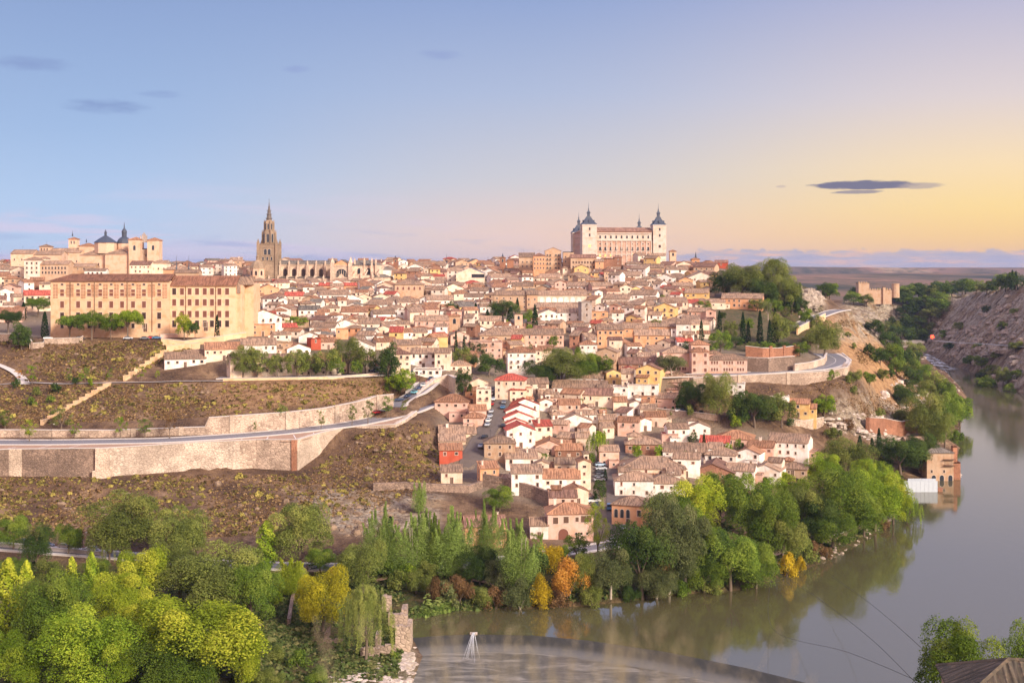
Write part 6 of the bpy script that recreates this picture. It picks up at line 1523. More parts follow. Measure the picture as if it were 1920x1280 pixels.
TREES = {
 # lower left wood and the near bank
 'broad': '''600 1030 1074 60 green|650 1036 1080 54 olive|740 1046 1084 50 green|690 1048 1086 40 dark|800 1050 1088 46 olive|1000 1030 1072 46 olive|960 1028 1066 40 dark|1050 1022 1056 40 green|30 1046 1090 60 green|90 1050 1090 50 olive|180 1050 1096 60 green|1700 662 704 46 olive|1728 678 722 46 green|1748 696 742 44 olive|1768 712 752 36 green|1712 690 730 40 dark|1680 672 702 36 green|1650 655 684 34 dark|1736 716 752 40 olive|1780 722 756 30 green|605 1058 1182 104 gold|1600 548 572 40 green|1650 550 574 36 dark|1690 552 572 40 green|1625 553 575 30 olive|230 930 1048 150 olive|330 950 1052 120 olive|25 972 1030 66 green|70 985 1068 64 dark|128 980 1040 56 green|560 950 1066 126 olive|420 1028 1160 170 olive|335 1016 1140 140 olive|262 1036 1150 120 yellowgreen|100 1082 1235 140 green|380 1108 1296 240 yellowgreen|
 270 1118 1240 110 yellowgreen|165 1150 1312 200 bright|20 1180 1312 120 bright|62 1090 1190 80 olive|330 1190 1330 170 green|452 1150 1300 80 yellowgreen|470 1060 1170 110 green|215 1080 1180 110 yellowgreen|680 1006 1112 100 olive|205 1190 1320 110 bright|
 1300 900 1022 120 yellowgreen|1262 925 1040 120 green|1350 890 985 90 green|1405 895 1010 110 green|1370 985 1108 120 green|1418 1025 1108 90 green|1445 925 1055 110 green|1515 905 1010 90 olive|1565 885 1005 130 green|1640 888 995 110 bright|1600 905 1000 100 green|1675 900 985 70 yellowgreen|1490 900 985 90 bright|
 1205 965 1124 120 dark|1255 940 1112 110 greygreen|1145 1028 1122 90 greygreen|1285 960 1100 110 greygreen|1330 1000 1106 80 dark|1590 825 900 100 olive|1690 815 892 100 dark|1728 818 890 70 dark|1545 852 905 70 bright|1470 960 1060 90 olive|1540 940 1020 80 dark|
 900 1030 1098 80 dark|860 1010 1080 60 dark|1005 1030 1080 50 dark|1650 1000 1000 1 dark|1320 1040 1112 90 green|1230 1050 1126 90 greygreen|1090 1040 1120 60 olive|940 1050 1105 70 greygreen|1560 960 1025 90 green|1620 935 1005 90 green|
 1735 738 832 80 olive|1772 742 842 66 green|1700 770 800 60 olive|1788 738 800 50 green|1695 655 700 40 dark|1672 646 690 54 green|1604 694 716 30 olive|1630 698 722 30 green|1655 692 714 26 olive|1700 722 770 60 dark|1755 770 840 70 olive|1800 740 800 50 green|1680 640 690 50 dark|
 1010 675 722 70 dark|1055 658 722 90 olive|1095 662 716 60 green|1132 668 712 44 green|918 666 706 54 dark|728 645 716 46 dark|1260 662 706 56 greygreen|1302 718 776 66 dark|1348 702 792 70 olive|1416 728 802 80 dark|1466 742 802 54 olive|1385 742 800 50 dark|1545 742 782 46 bright|937 915 957 60 green|
 1390 498 562 84 olive|1360 505 560 60 dark|1450 488 548 70 olive|1472 518 580 64 olive|1432 520 575 60 dark|1410 510 560 50 olive|1485 535 590 40 dark|1545 598 668 64 olive|1460 590 648 40 olive|40 605 656 44 dark|1320 565 590 36 green|850 570 594 36 dark|985 582 616 36 green|945 560 602 60 dark|1320 640 662 30 dark|1230 600 622 26 olive|
 1555 532 562 40 green|1590 534 562 46 dark|1700 540 562 40 green|1730 532 560 46 dark|1770 530 556 50 green|1810 524 552 50 dark|1850 528 552 44 olive|1890 512 545 46 dark|1650 546 566 30 dark|1715 560 590 40 dark|1760 555 590 50 green|1690 590 630 50 dark|1720 612 650 54 green|1640 600 630 40 dark|1850 705 735 44 green|1880 690 725 30 olive|1665 625 655 46 dark|1715 640 668 40 olive|1905 640 660 34 olive|1840 668 690 30 green|1530 590 620 30 olive|1510 580 610 30 green''',
 'round': '1548 530 562 40 dark|1572 528 562 44 green|1605 538 564 30 dark|1700 534 560 44 green|1722 530 560 44 dark|1745 534 560 40 olive|1765 528 558 44 dark|1785 526 556 40 green|1805 522 553 40 dark|1830 524 552 40 green|1868 522 550 40 dark|1885 510 548 44 green|1905 514 546 40 dark|1655 540 566 30 green|1635 548 566 24 dark|1690 548 570 36 dark|1735 552 580 46 green|1700 570 600 44 dark|1745 575 604 40 olive|1715 590 622 50 green|1690 610 645 54 dark|1760 545 566 36 green|1670 600 640 44 olive|1440 640 664 34 green|1470 640 662 34 dark|1410 640 660 30 olive|1500 640 668 36 green|1520 625 650 34 olive|1380 630 652 34 dark|1450 560 590 40 green|1500 560 590 36 dark|1420 560 584 36 olive|1400 596 620 30 green|1480 600 626 36 olive|455 650 708 56 olive|482 652 708 50 olive|516 664 708 34 olive|556 654 708 50 olive|582 658 706 44 olive|612 655 706 46 olive|652 636 702 64 olive|686 650 702 48 olive|632 668 706 30 green|668 676 704 24 green|555 592 614 50 bright|345 588 637 34 yellowgreen|1350 618 664 48 green|895 640 672 36 dark|865 650 690 36 olive|870 690 746 34 dark|760 690 738 44 bright|740 700 742 40 bright|1125 900 945 26 dark|1265 800 815 18 dark|1000 590 612 30 dark|1080 1000 1050 50 green|925 590 606 26 dark|1290 640 662 24 dark|1370 600 640 30 olive|1330 650 672 26 green',
 'airy': '1120 942 1062 60 yellowgreen|150 700 722 18 bright|532 758 802 36 olive|690 752 796 28 olive|725 744 782 34 green|758 750 776 22 olive|660 758 798 26 olive|55 788 828 36 yellowgreen|140 792 822 26 bright|226 782 822 28 bright|272 786 822 40 green|318 776 822 30 rust|115 766 812 50 olive|10 770 808 34 green|602 770 806 22 olive|478 790 812 14 green|1475 575 600 30 olive|1440 566 600 30 greygreen|1000 1000 1050 36 olive|60 684 722 24 bright|130 690 722 16 green|160 688 716 20 green|265 686 716 22 yellowgreen|205 690 714 14 green|295 694 712 12 yellowgreen|36 694 716 14 orange',
 'plume': '722 938 1080 72 poplar|778 936 1080 84 poplar|848 934 1086 80 poplar|908 934 1064 60 poplar|974 948 1118 80 poplar|786 893 962 28 poplar|1650 868 930 70 poplar|545 1032 1116 80 yellowgreen|815 950 1075 60 green|1300 950 1090 50 greygreen|1240 960 1110 50 rust',
 'spire': '16 1045 1215 52 yellowgreen|135 1043 1118 24 yellowgreen|172 1034 1150 32 bright|500 975 1072 46 bright|50 1050 1180 36 yellowgreen|118 1080 1180 30 bright|1612 860 900 14 green',
 'willow': '686 1092 1238 108 olive|1630 858 930 110 bright|1120 806 864 42 bright|1700 925 985 60 green|205 985 1056 70 olive|350 968 1050 60 olive',
 'cypress': '732 968 1070 22 cypress|892 568 606 10 cypress|914 580 606 11 cypress|930 582 612 10 cypress|1003 572 626 12 cypress|957 575 606 14 cypress|970 560 590 10 cypress|1393 585 644 11 cypress|1403 602 644 9 cypress|1425 582 648 12 cypress|1443 600 652 11 cypress|1453 576 648 12 cypress|1349 582 622 10 cypress|84 584 634 14 cypress|44 566 600 11 cypress|407 590 637 10 cypress|1612 816 848 12 cypress|1648 802 852 11 cypress|1635 820 848 9 cypress|1315 600 640 9 cypress|855 620 672 8 cypress|870 628 672 8 cypress|1120 570 588 9 cypress|1140 556 572 7 cypress|1360 528 556 8 cypress|1486 525 560 8 cypress|1500 530 566 8 cypress|1898 506 545 7 cypress|1905 508 545 7 cypress|1320 812 850 8 cypress|1170 1000 1040 10 cypress|1135 880 900 8 cypress',
 'pine': '130 584 636 52 green|172 576 637 66 green|240 574 636 60 bright|72 554 594 56 green|16 576 624 56 dark|208 590 636 34 green|366 600 638 20 dark|352 598 638 18 green|500 690 705 10 green|640 690 705 12 bright',
 'shrub': '1835 640 656 30 green|1800 600 618 26 olive|1880 600 618 24 green|1850 570 586 22 dark|1900 575 590 24 olive|1780 640 656 26 dark|1870 655 672 30 olive|1905 690 712 36 green|1820 662 684 36 green|1860 680 702 44 olive|1890 715 738 34 green|1840 690 712 30 dark|1745 600 620 30 olive|1770 615 634 24 green|1720 625 642 24 dark|1600 640 654 16 olive|1640 660 676 20 olive|1590 620 632 14 olive|1670 690 706 22 dark|1700 680 698 26 green|1015 1060 1145 62 yellow|1065 1034 1124 84 orange|1032 1000 1066 70 yellow|950 1040 1116 60 greygreen|975 1075 1142 70 greygreen|1475 1028 1084 42 yellow|1498 1036 1072 28 yellow|1508 1000 1054 54 olive|1530 1010 1046 36 rust|1400 1090 1106 26 green|1275 1080 1118 44 green|1110 1080 1134 56 olive|1180 1090 1128 60 dark|860 1072 1132 70 rust|900 1080 1138 60 olive|820 1070 1130 60 rust|780 1062 1112 60 olive|840 1084 1136 50 greygreen|930 1090 1140 50 rust|745 1060 1106 50 olive|765 1050 1090 40 bright|1550 1020 1046 30 rust|1660 970 992 24 rust|515 1100 1130 30 bright|740 1218 1234 26 green|1050 1100 1140 50 rust|1330 1085 1114 50 olive|1655 930 965 30 green|1700 930 972 34 green|595 670 704 18 green|105 715 736 26 dark|60 740 760 22 green|70 720 742 18 olive|95 738 756 20 green|170 706 722 16 bright|140 704 720 18 dark|30 706 728 18 dark|600 780 796 16 dark|1560 690 712 30 green|1630 640 668 26 dark|1760 740 770 40 olive|1590 700 720 24 olive|1600 720 740 20 olive|1720 655 680 30 dark|1690 720 745 30 olive|1790 800 832 36 green|1650 760 790 26 olive|1480 780 800 20 dark|1560 796 822 40 olive|1590 780 806 30 rust|1510 860 890 60 yellowgreen|1470 880 905 50 yellowgreen|1440 890 915 50 bright|400 1230 1262 60 green|520 1200 1240 60 olive|560 1210 1250 50 green|500 1240 1282 70 olive|600 1240 1280 60 green|300 1290 1310 60 green',
}
for kind, txt in TREES.items():
    for q in txt.replace('\n', '').split('|'):
        t = q.split()
        if len(t) < 5: continue
        u, vt, vb, w_ = map(float, t[:4])
        if w_ < 3: continue
        tree(u, vt, vb, w_, kind, t[4])
# the two trees on the viewer's own hillside, beside the tiled roof
for x, y, ztop, zb, rad in ((48.3, 132, 50.9, 40.5, 4.6), (58.0, 138, 49.2, 38, 3.3), (-30, 215, 1, .5, .3)):
    if rad < 1: continue
    vt = V0 + F * (H - ztop) / y; vb = V0 + F * (H - zb) / y
    tree(U0 + F * x / y, vt, vb, 2 * rad * F / y, 'broad', 'green', (x, y, zb), .12)

# small garden trees in the courts between the houses
gt = 0; GU, GVv = [rnd.uniform(840, 1500) for _ in range(900)], [rnd.uniform(560, 900) for _ in range(900)]
GG, gok = ground_many(GU, GVv)
for u, v, p, k_ in zip(GU, GVv, GG, gok):
    if gt >= 46 or not k_ or not pip(u, v, TOWN + []) and not (1040 < u < 1400 and 740 < v < 880): continue
    if hits(p[0], p[1], 2.2, 2.2, .1) or near_road(p[0], p[1], 6.2): continue
    hh = rnd.uniform(3.2, 6.5) * F / p[1]; tree(u, v - hh, v, hh * rnd.uniform(.6, .95), rnd.choice(('round', 'shrub', 'airy', 'broad')), rnd.choice(('green', 'dark', 'bright', 'olive', 'green')), tuple(p)); gt += 1; FOOT.append((p[0], p[1], 3, 3, 0))

# ------------------------------------------------------------------ low growth nobody could count
def scatter(name, polys, n, size, mats, seed, words, blades=7, up=.8, flatn=False):
    r = np.random.RandomState(seed); us, vs = [], []
    for poly, share in polys:
        pl = [tuple(map(float, q.split())) for q in poly.split('|')]; P_ = np.array(pl); k = 0
        while k < n * share:
            uu = r.uniform(P_[:, 0].min(), P_[:, 0].max(), 4000); vv = r.uniform(P_[:, 1].min(), P_[:, 1].max(), 4000); m_ = inside(np.stack([uu, vv], 1), pl)
            cl = vnoise(uu / 34, vv / 16, seed) + vnoise(uu / 11, vv / 6, seed + 3) * .6 + vnoise(uu / 110, vv / 45, seed + 9) * .9; m_ &= cl + r.normal(0, .22, 4000) > .02
            us.append(uu[m_]); vs.append(vv[m_]); k += m_.sum()
            if not m_.any(): k += 400
    us = np.concatenate(us); vs = np.concatenate(vs); sel = r.permutation(len(us))[:n]; us, vs = us[sel], vs[sel]
    G, ok = ground_many(us, vs); G = G[ok]; m_ = np.min(np.hypot(G[:, None, 0] - ROADPTS[None, ::2, 0], G[:, None, 1] - ROADPTS[None, ::2, 1]), 1) > 6.5; G = G[m_]; k = len(G)
    sc = size * np.exp(r.normal(0, .38, k)); Cs = np.repeat(G, blades, 0); S = np.repeat(sc, blades); d = sph(r, k * blades); d[:, 2] = np.abs(d[:, 2]) * up
    Cs = Cs + d * S[:, None] * .75; T = np.clip(np.repeat(r.rand(k), blades) + r.normal(0, .12, k * blades), 0, 1)
    me = leaves_mesh(name, Cs, d + np.array([0, 0, .4]), S * .55, T, seed, 1.3); me.materials.clear(); me.materials.append(MATS[mats]); tag(link(name, me), words, kind='stuff')
leaf_mat('scrub_dry', (.09, .055, .03), (.24, .14, .065), (.45, .30, .14), .15)
leaf_mat('scrub_olive', (.10, .075, .025), (.23, .19, .055), (.40, .33, .09), .15)
leaf_mat('scrub_bush', (.10, .085, .028), (.27, .22, .06), (.44, .36, .10), .2)
leaf_mat('grass_wet', (.05, .07, .02), (.11, .15, .045), (.22, .20, .08), .25)
SLOPES = [('0 640|300 640|370 655|230 712|0 716', .16), ('0 722|400 720|720 712|760 735|600 765|390 782|0 800', .3), ('-10 895|560 890|600 870|680 810|790 790|822 810|826 905|700 960|560 1000|300 1010|0 1010', .34), ('1400 722|1590 712|1660 745|1720 785|1640 790|1540 740|1420 735', .06), ('1570 600|1600 600|1700 690|1690 720|1610 680', .06)]
scatter('dry_scrub', SLOPES, 26000, .33, 'scrub_dry', 3, 'dry ochre scrub and tussocks over the slopes')
scatter('olive_scrub', [(SLOPES[2][0], .5), (SLOPES[1][0], .22), (SLOPES[0][0], .14), ('1560 540|1920 530|1920 720|1800 690|1740 640|1620 630', .14)], 4200, .5, 'scrub_olive', 8, 'olive green and yellow scrub clumps on the slopes', 10)
scatter('slope_bushes', [(SLOPES[2][0], .75), ('300 640|370 655|230 712|100 712', .1), (SLOPES[1][0], .15)], 480, .75, 'scrub_bush', 31, 'yellow-olive broom bushes dotted over the brown slopes', 34, .8)
scatter('bank_undergrowth', [('560 1062|740 1062|940 1090|1180 1075|1450 1050|1640 965|1660 985|1500 1066|1300 1108|960 1138|770 1160|740 1280|440 1280|480 1150', 1.0)], 14000, .45, 'grass_wet', 12, 'rank grass and low growth along the river bank', 9, 1.0)
scatter('wood_undergrowth', [('-10 1050|560 1075|600 1280|-10 1280', .7), ('1200 900|1480 880|1700 880|1660 960|1400 1080|1200 1100', .3)], 12000, .5, 'grass_wet', 15, 'grass and brambles under the riverside trees', 8, .8)
scatter('reeds', [('768 1150|790 1130|850 1134|848 1146|800 1158', 1.0)], 2200, .42, 'leaf_poplar', 21, 'green reed bed standing in the shallows by the ruined mill', 10, 3.2)
# ------------------------------------------------------------------ vehicles
def car_proto(van=False):
    root = empty('parked_van' if van else 'parked_car', (0, 0, -50)); L, Wd = (4.8, 1.85) if van else (4.2, 1.76); hw = Wd / 2
    prof = [(-2.1, .35), (-2.1, .75), (-1.95, .92), (-.95, 1.0), (.95, 1.0), (1.75, .9), (2.08, .68), (2.1, .35)] if not van else [(-2.4, .35), (-2.4, 1.0), (-2.3, 1.15), (1.3, 1.15), (2.2, .95), (2.4, .7), (2.4, .35)]
    roof = [(-1.75, .95), (-1.15, 1.42), (.25, 1.46), (1.15, .98)] if not van else [(-2.35, 1.1), (-2.25, 1.95), (.9, 1.98), (1.75, 1.1)]
    b = MB(); n = len(prof)
    for sgn in (-1, 1):
        pl = [(x, sgn * hw * (.97 if z > .6 else 1), z) for x, z in prof]; b.face(pl if sgn > 0 else pl[::-1])
    for (x0, z0), (x1, z1) in zip(prof[:-1], prof[1:]): b.face([(x0, -hw * (.97 if z0 > .6 else 1), z0), (x0, hw * (.97 if z0 > .6 else 1), z0), (x1, hw * (.97 if z1 > .6 else 1), z1), (x1, -hw * (.97 if z1 > .6 else 1), z1)])
    t = .80 if not van else .9
    (a0, a1), (b0, b1), (c0, c1), (d0, d1) = roof
    b.face([(b0, -hw * t, b1), (c0, -hw * t, c1), (c0, hw * t, c1), (b0, hw * t, b1)])
    for x, z, x2, z2 in ((a0, a1, b0, b1), (d0, d1, c0, c1)):
        for sgn in (-1, 1): b.face([(x, sgn * hw * .96, z), (x, sgn * hw * .86, z), (x2, sgn * hw * (t - .06), z2), (x2, sgn * hw * t, z2)])
    b.build('body', MATS['paint_white'], root)
    g = MB()
    for sgn in (-1, 1): g.face([(a0 + .12, sgn * hw * .95, a1), (d0 - .12, sgn * hw * .95, d1), (c0, sgn * hw * (t + .01), c1 - .06), (b0, sgn * hw * (t + .01), b1 - .06)])
    g.face([(a0, -hw * .86, a1), (a0, hw * .86, a1), (b0 + .02, hw * .74, b1 - .02), (b0 + .02, -hw * .74, b1 - .02)]); g.face([(d0, -hw * .86, d1), (d0, hw * .86, d1), (c0 - .02, hw * .74, c1 - .02), (c0 - .02, -hw * .74, c1 - .02)])
    g.build('window', MATS['glass_dark'], root)
    wheel = MB(); 
    k = 10
    for sgn in (-1, 1):
        pl = [(.31 * math.cos(6.283 * i / k), sgn * .1, .31 * math.sin(6.283 * i / k)) for i in range(k)]; wheel.face(pl)
    for i in range(k):
        a, c_ = 6.283 * i / k, 6.283 * (i + 1) / k; wheel.face([(.31 * math.cos(a), -.1, .31 * math.sin(a)), (.31 * math.cos(c_), -.1, .31 * math.sin(c_)), (.31 * math.cos(c_), .1, .31 * math.sin(c_)), (.31 * math.cos(a), .1, .31 * math.sin(a))])
    wm = wheel.mesh('wheel', [MATS['iron']])
    for x in (-1.3, 1.3):
        for y in (-hw + .06, hw - .06): link('wheel', wm, root, (x, y, .31))
    h = MB(); h.box(-.04, .04, -.2, .2, -.08, .08, 0, True); hm = h.mesh('headlight', [MATS['white_metal']])
    for y in (-.6, .6): link('headlight', hm, root, (2.09 if not van else 2.39, y, .66))
    return root
PAINT = dict(white=(.78, .77, .76), silver=(.48, .50, .53), navy=(.03, .05, .11), black=(.022, .024, .03), red=(.45, .02, .02), blue=(.07, .19, .36), teal=(.16, .42, .50), green=(.20, .40, .20), grey=(.17, .18, .20), tan=(.45, .38, .30), sky=(.38, .52, .66))
for k_, c_ in PAINT.items(): flat('paint_' + k_, c_, .28, .6, 0, .04)
def copy_tree(o, parent=None):
    c = o.copy(); COL.objects.link(c); c.parent = parent
    for ch in o.children: copy_tree(ch, c)
    return c
PC, PV = car_proto(), car_proto(True)
def car(u, v, col, yaw=None, van=False):
    p = Vector(ground(u, v)); best = None
    for L in RL.values():
        for i in range(len(L) - 1):
            d = (L[i].xy - p.xy).length
            if best is None or d < best[0]: best = (d, math.atan2((L[i + 1] - L[i]).y, (L[i + 1] - L[i]).x))
    o = copy_tree(PV if van else PC); p.z = float(zt(p.x, p.y)) + .19; o.location = p; o.rotation_euler = (0, 0, best[1] + rnd.choice((0, math.pi)) + rnd.uniform(-.05, .05) if yaw is None else R(yaw))
    for ch in o.children:
        if ch.name.startswith('body'): ch.material_slots[0].link = 'OBJECT'; ch.material_slots[0].material = MATS['paint_' + col]
    later(o, f'{dict(sky="pale blue", teal="turquoise").get(col, col)} ' + ('parked van' if van else 'parked car'), 'van' if van else 'car', 'cars parked along the streets', p)
for q in '925 751 white|922 760 red|921 774 silver|919 783 silver|916 791 white|914 799 silver|945 757 grey|943 766 blue|944 801 black|909 822 black|902 839 silver|749 752 navy|765 745 navy|778 738 teal|787 731 navy|795 725 white|803 719 red|809 712 navy|468 703 white|516 704 green|563 699 silver|586 701 white|675 697 grey|702 698 navy|650 786 white|708 776 red|722 772 grey|10 1016 navy|40 1019 black|88 1026 grey|122 1028 tan|170 1033 white|750 1056 silver|790 1054 black|850 1051 white|885 1051 silver|1150 1018 white|1184 1013 white|1168 993 silver'.split('|'):
    u, v, c_ = q.split(); car(float(u), float(v), c_)
for q in '697 683 white 80|703 688 red 80|707 692 grey 80|793 702 silver 60|802 701 black 60|814 701 green 60|1126 874 sky 10|1127 881 silver 10|1125 888 black 10|1124 895 grey 10|1124 902 silver 10|1118 950 navy 80|1271 772 white 75|1280 773 blue 75|1290 774 navy 75|1302 775 red 75|1315 776 black 75|90 637 white 20|150 637 black 5|240 637 silver 10|272 637 grey 5|284 636 red 5|294 636 blue 5|585 1066 white 60|1500 876 white 40|1043 806 blue 75'.split('|'):
    u, v, c_, y_ = q.split(); car(float(u), float(v), c_, float(y_))
car(537, 701, 'sky', None, True); car(1113, 942, 'white', 15, True); car(1143, 955, 'blue', 85, True); car(922, 741, 'white', 80, True)
for o in (PC, PV):
    for ch in list(o.children): bpy.data.objects.remove(ch)
    bpy.data.objects.remove(o)

# ------------------------------------------------------------------ lamps, cables
def lamp_post(u, v, h=6.0):
    p = Vector(ground(u, v)); root = empty('street_lamp', p); b = MB(); b.tube([(0, 0, -.3), (0, 0, h)], .08, .05, 6); b.tube([(0, 0, h), (.5, 0, h + .25), (1.0, 0, h + .2)], .04, .035, 5); part(b, 'pole', 'iron', root)
    b = MB(); b.box(.7, 1.3, -.16, .16, h + .05, h + .22, 0, True); part(b, 'lamp_head', 'concrete', root); later(root, 'slim dark street lamp', 'street lamp', 'street lamps', p)
for u, v in ((96, 826), (562, 806), (733, 786), (787, 727), (1508, 1046), (1216, 1012), (155, 1037), (520, 709), (1530, 672), (1440, 700), (940, 745), (1165, 900), (1215, 699), (860, 1052)): lamp_post(u, v)
for i, (pl, w_) in enumerate((([(1447, 1075, 345), (1447, 1175, 275), (1590, 1222, 200), (1735, 1282, 150)], 'lowest'), ([(1440, 1060, 350), (1530, 1118, 290), (1625, 1190, 205), (1722, 1284, 145)], 'steep'), ([(1560, 1080, 330), (1615, 1118, 290), (1665, 1158, 215), (1728, 1214, 140)], 'upper'))):
    L = resample([py(*q) for q in pl], 8); b = MB(); b.tube(L, .035, .035, 4)
    tag(b.build('power_cable', MATS['iron']), f'{w_} thin dark power cable slanting over the river toward the near trees', 'cable', 'power cables over the river')
# ------------------------------------------------------------------ the river house and its landing
comp('river_house', 'old stone fishing house on arches at the water with a timber balcony', 'house', 516, 1765, [(1738, 1788, 848, 902, 0, 11, 'h', 'T', 'g', dict(win=([-3.6, 1.6], [3.6], .8, 1.3))), (1787, 1795, 836, 896, 4, 2.4, 'f', 'brick', 't', dict(win=None)), (1786, 1801, 866, 900, 3, 4, 'f', 'brick', 't', dict(win=None)), (1700, 1742, 828, 872, 14, 8, 'x', 'rubble', 't', dict(win=None))])
rh = bpy.context.scene.objects.get('river_house')
b = MB(); b.box(1.0, 5.4, -1.4, 0, 6.6, 6.8, 0, True)
for k in range(6): b.box(1.0 + k * .85, 1.12 + k * .85, -1.35, -1.25, 6.8, 9.2 if k in (0, 5) else 7.8, 0)
b.box(1.0, 5.4, -1.38, -1.26, 7.75, 7.85, 0, True); b.box(.8, 5.6, -1.5, 0, 9.2, 9.35, 0, True); part(b, 'balcony', 'timber', rh)
for x in (-3.2, .2, 3.8): window(rh, x, 0, .2, 1.8, 2.4, style='arch', mat='glass_dark', name='water_arch')
bl = empty('boat_landing', pz(1725, 922, 0)); tag(bl, 'white metal flood panels and steps of a boat landing by the river house', 'landing')
for y, x0, x1 in ((0, -6.5, 7.0), (5.5, -3, 8.2)):
    b = MB(); b.box(x0, x1, y, y + .25, -.4, 4.4, 0)
    for k in range(9): b.box(x0 + (x1 - x0) * k / 8 - .06, x0 + (x1 - x0) * k / 8 + .06, y - .06, y, .2, 4.4, 0)
    part(b, 'panel', 'white_metal', bl)
b = MB()
for k in range(8): b.box(-13 + k * .8, -6.6, .2 + 0 * k, 5, .0 + k * .32, .32 + k * .32, 0) if False else b.box(-13, -7.2 - k * .7, .2, 5, .0 + k * .3, .3 + k * .3, 0)
part(b, 'steps', 'concrete', bl)
b = MB(); b.box(4.0, 9.4, 1.0, 4.6, -.2, 1.1, 0); b.face([(9.4, 1.0, 1.1), (10.6, 2.8, 1.1), (9.4, 4.6, 1.1)]); part(b, 'pontoon', 'brick', bl)
# ------------------------------------------------------------------ the ruined mill at the end of the weir
rm = empty('ruined_mill', pz(750, 1225, .2)); tag(rm, 'roofless ruined stone mill in broken steps where the weir meets the bank', 'ruin'); o_ = rm.location
def ruin(u0, u1, vt, vb, d, mat='rubble', name='wall', zb=.2, jag=True):
    q = Vector(pz((u0 + u1) / 2, vb, zb)); s = q.y / F; w_ = (u1 - u0) * s; h = (vb - vt) * s; b = MB(); n = max(2, int(w_ / .8))
    for k in range(n):
        b.box(-w_ / 2 + w_ * k / n, -w_ / 2 + w_ * (k + 1) / n, 0, d, -2.5, h - (rnd.uniform(0, .5) if jag else 0), 0)
    part(b, name, mat, rm, q - o_)
ruin(741, 769, 1172, 1222, 1.4); ruin(763, 771, 1168, 1214, 4.5); ruin(728, 764, 1150, 1182, 1.6); ruin(752, 762, 1140, 1176, 5); ruin(716, 733, 1117, 1156, 2.2); ruin(708, 742, 1208, 1232, 1.0); ruin(704, 712, 1188, 1226, 3.5); ruin(676, 712, 1212, 1240, .9)
ruin(606, 642, 1196, 1214, .7, 'rubble_dark'); ruin(608, 614, 1184, 1212, 5, 'rubble_dark')
# pale flagged ledge below it
def lump(r, flat_=.6):
    v = []; n, m_ = 6, 3; b = MB(); ring_ = []
    for j in range(m_ + 1):
        t = j / m_; ring_.append([(math.cos(6.283 * k / n) * math.cos(t * 1.4) * r.uniform(.75, 1.2), math.sin(6.283 * k / n) * math.cos(t * 1.4) * r.uniform(.75, 1.2), (math.sin(t * 1.45) - .25) * flat_ * r.uniform(.8, 1.15)) for k in range(n)])
    for a, c_ in zip(ring_[:-1], ring_[1:]):
        for k in range(n): b.face([a[k], a[(k + 1) % n], c_[(k + 1) % n], c_[k]])
    b.face(ring_[-1]); return b
LUMPS = [lump(random.Random(k), f) for k, f in enumerate((.6, .8, .5, 1.0, .7))]
def rocks(name, polys, n, smin, smax, mat, words, flat_=1.0, zoff=0.0):
    mb = MB(); r = np.random.RandomState(n); us, vs = [], []
    for pl in polys:
        P_ = [tuple(map(float, q.split())) for q in pl.split('|')]; A_ = np.array(P_); k = 0
        while k < n / len(polys):
            uu = r.uniform(A_[:, 0].min(), A_[:, 0].max(), 600); vv = r.uniform(A_[:, 1].min(), A_[:, 1].max(), 600); m_ = inside(np.stack([uu, vv], 1), P_) & (vnoise(uu / 22, vv / 14, n) + r.normal(0, .25, 600) > .05)
            us.append(uu[m_]); vs.append(vv[m_]); k += m_.sum() + 5
    us, vs = np.concatenate(us), np.concatenate(vs); sel = r.permutation(len(us))[:n]; G, ok = ground_many(us[sel], vs[sel])
    for p in G[ok]:
        if np.min(np.hypot(ROADPTS[:, 0] - p[0], ROADPTS[:, 1] - p[1])) < 6: continue
        sc = smin * (smax / smin) ** (r.rand() ** 2); M = Matrix.Translation(Vector(p) + Vector((0, 0, zoff))) @ Matrix.Rotation(r.rand() * 6.28, 4, 'Z') @ Matrix.Diagonal((sc, sc * r.uniform(.6, 1.1), sc * flat_ * r.uniform(.6, 1.2), 1))
        mb.add(LUMPS[r.randint(5)], M)
    tag(mb.build(name, MATS[mat]), words, kind='stuff')
m, N, out = new_mat('rock'); p = pos(N)
c = N.mix(N.smooth(N.noise(p, .35, 5, .7), .4, .62), (.24, .19, .15, 1), (.44, .36, .29, 1)); c = N.mix(N.math('MULTIPLY', N.smooth(N.noise(p, 1.6, 4, .7), .52, .64), .6), c, (.11, .085, .07, 1)); b = bsdf(N, out, c, .95, .1); bump(N, b, N.noise(p, 1.5, 5), .6, .3); MATS['rock'] = m
m, N, out = new_mat('rock_pale'); p = pos(N)
c = N.mix(N.smooth(N.noise(p, .7, 5, .7), .4, .62), (.38, .30, .25, 1), (.62, .52, .45, 1)); b = bsdf(N, out, c, .95, .1); bump(N, b, N.noise(p, 2.5, 5), .6, .2); MATS['rock_pale'] = m
m, N, out = new_mat('rock_brown'); p = pos(N)
c = N.mix(N.smooth(N.noise(p, .7, 5, .7), .4, .62), (.14, .095, .065, 1), (.30, .21, .145, 1)); b = bsdf(N, out, c, .95, .1); bump(N, b, N.noise(p, 2.0, 5), .6, .2); MATS['rock_brown'] = m
rocks('gorge_rocks', ['1640 640|1760 600|1920 545|1920 700|1800 690|1740 660', '1760 620|1920 560|1920 730|1850 705'], 420, 1.2, 7.5, 'rock', 'grey broken rock covering the steep far bank of the gorge')
rocks('cliff_rocks', ['1490 545|1535 548|1545 600|1500 600'], 130, 2.0, 5.5, 'rock', 'brown crag under the cypress garden beside the upper road', 1.5)
rocks('promontory_rocks', ['1540 768|1640 775|1740 800|1700 850|1600 815|1540 800', '1690 700|1765 760|1740 790|1650 745', '1780 880|1800 895|1775 905'], 320, .7, 3.4, 'rock_pale', 'pale outcrops and boulders at the foot of the promontory')
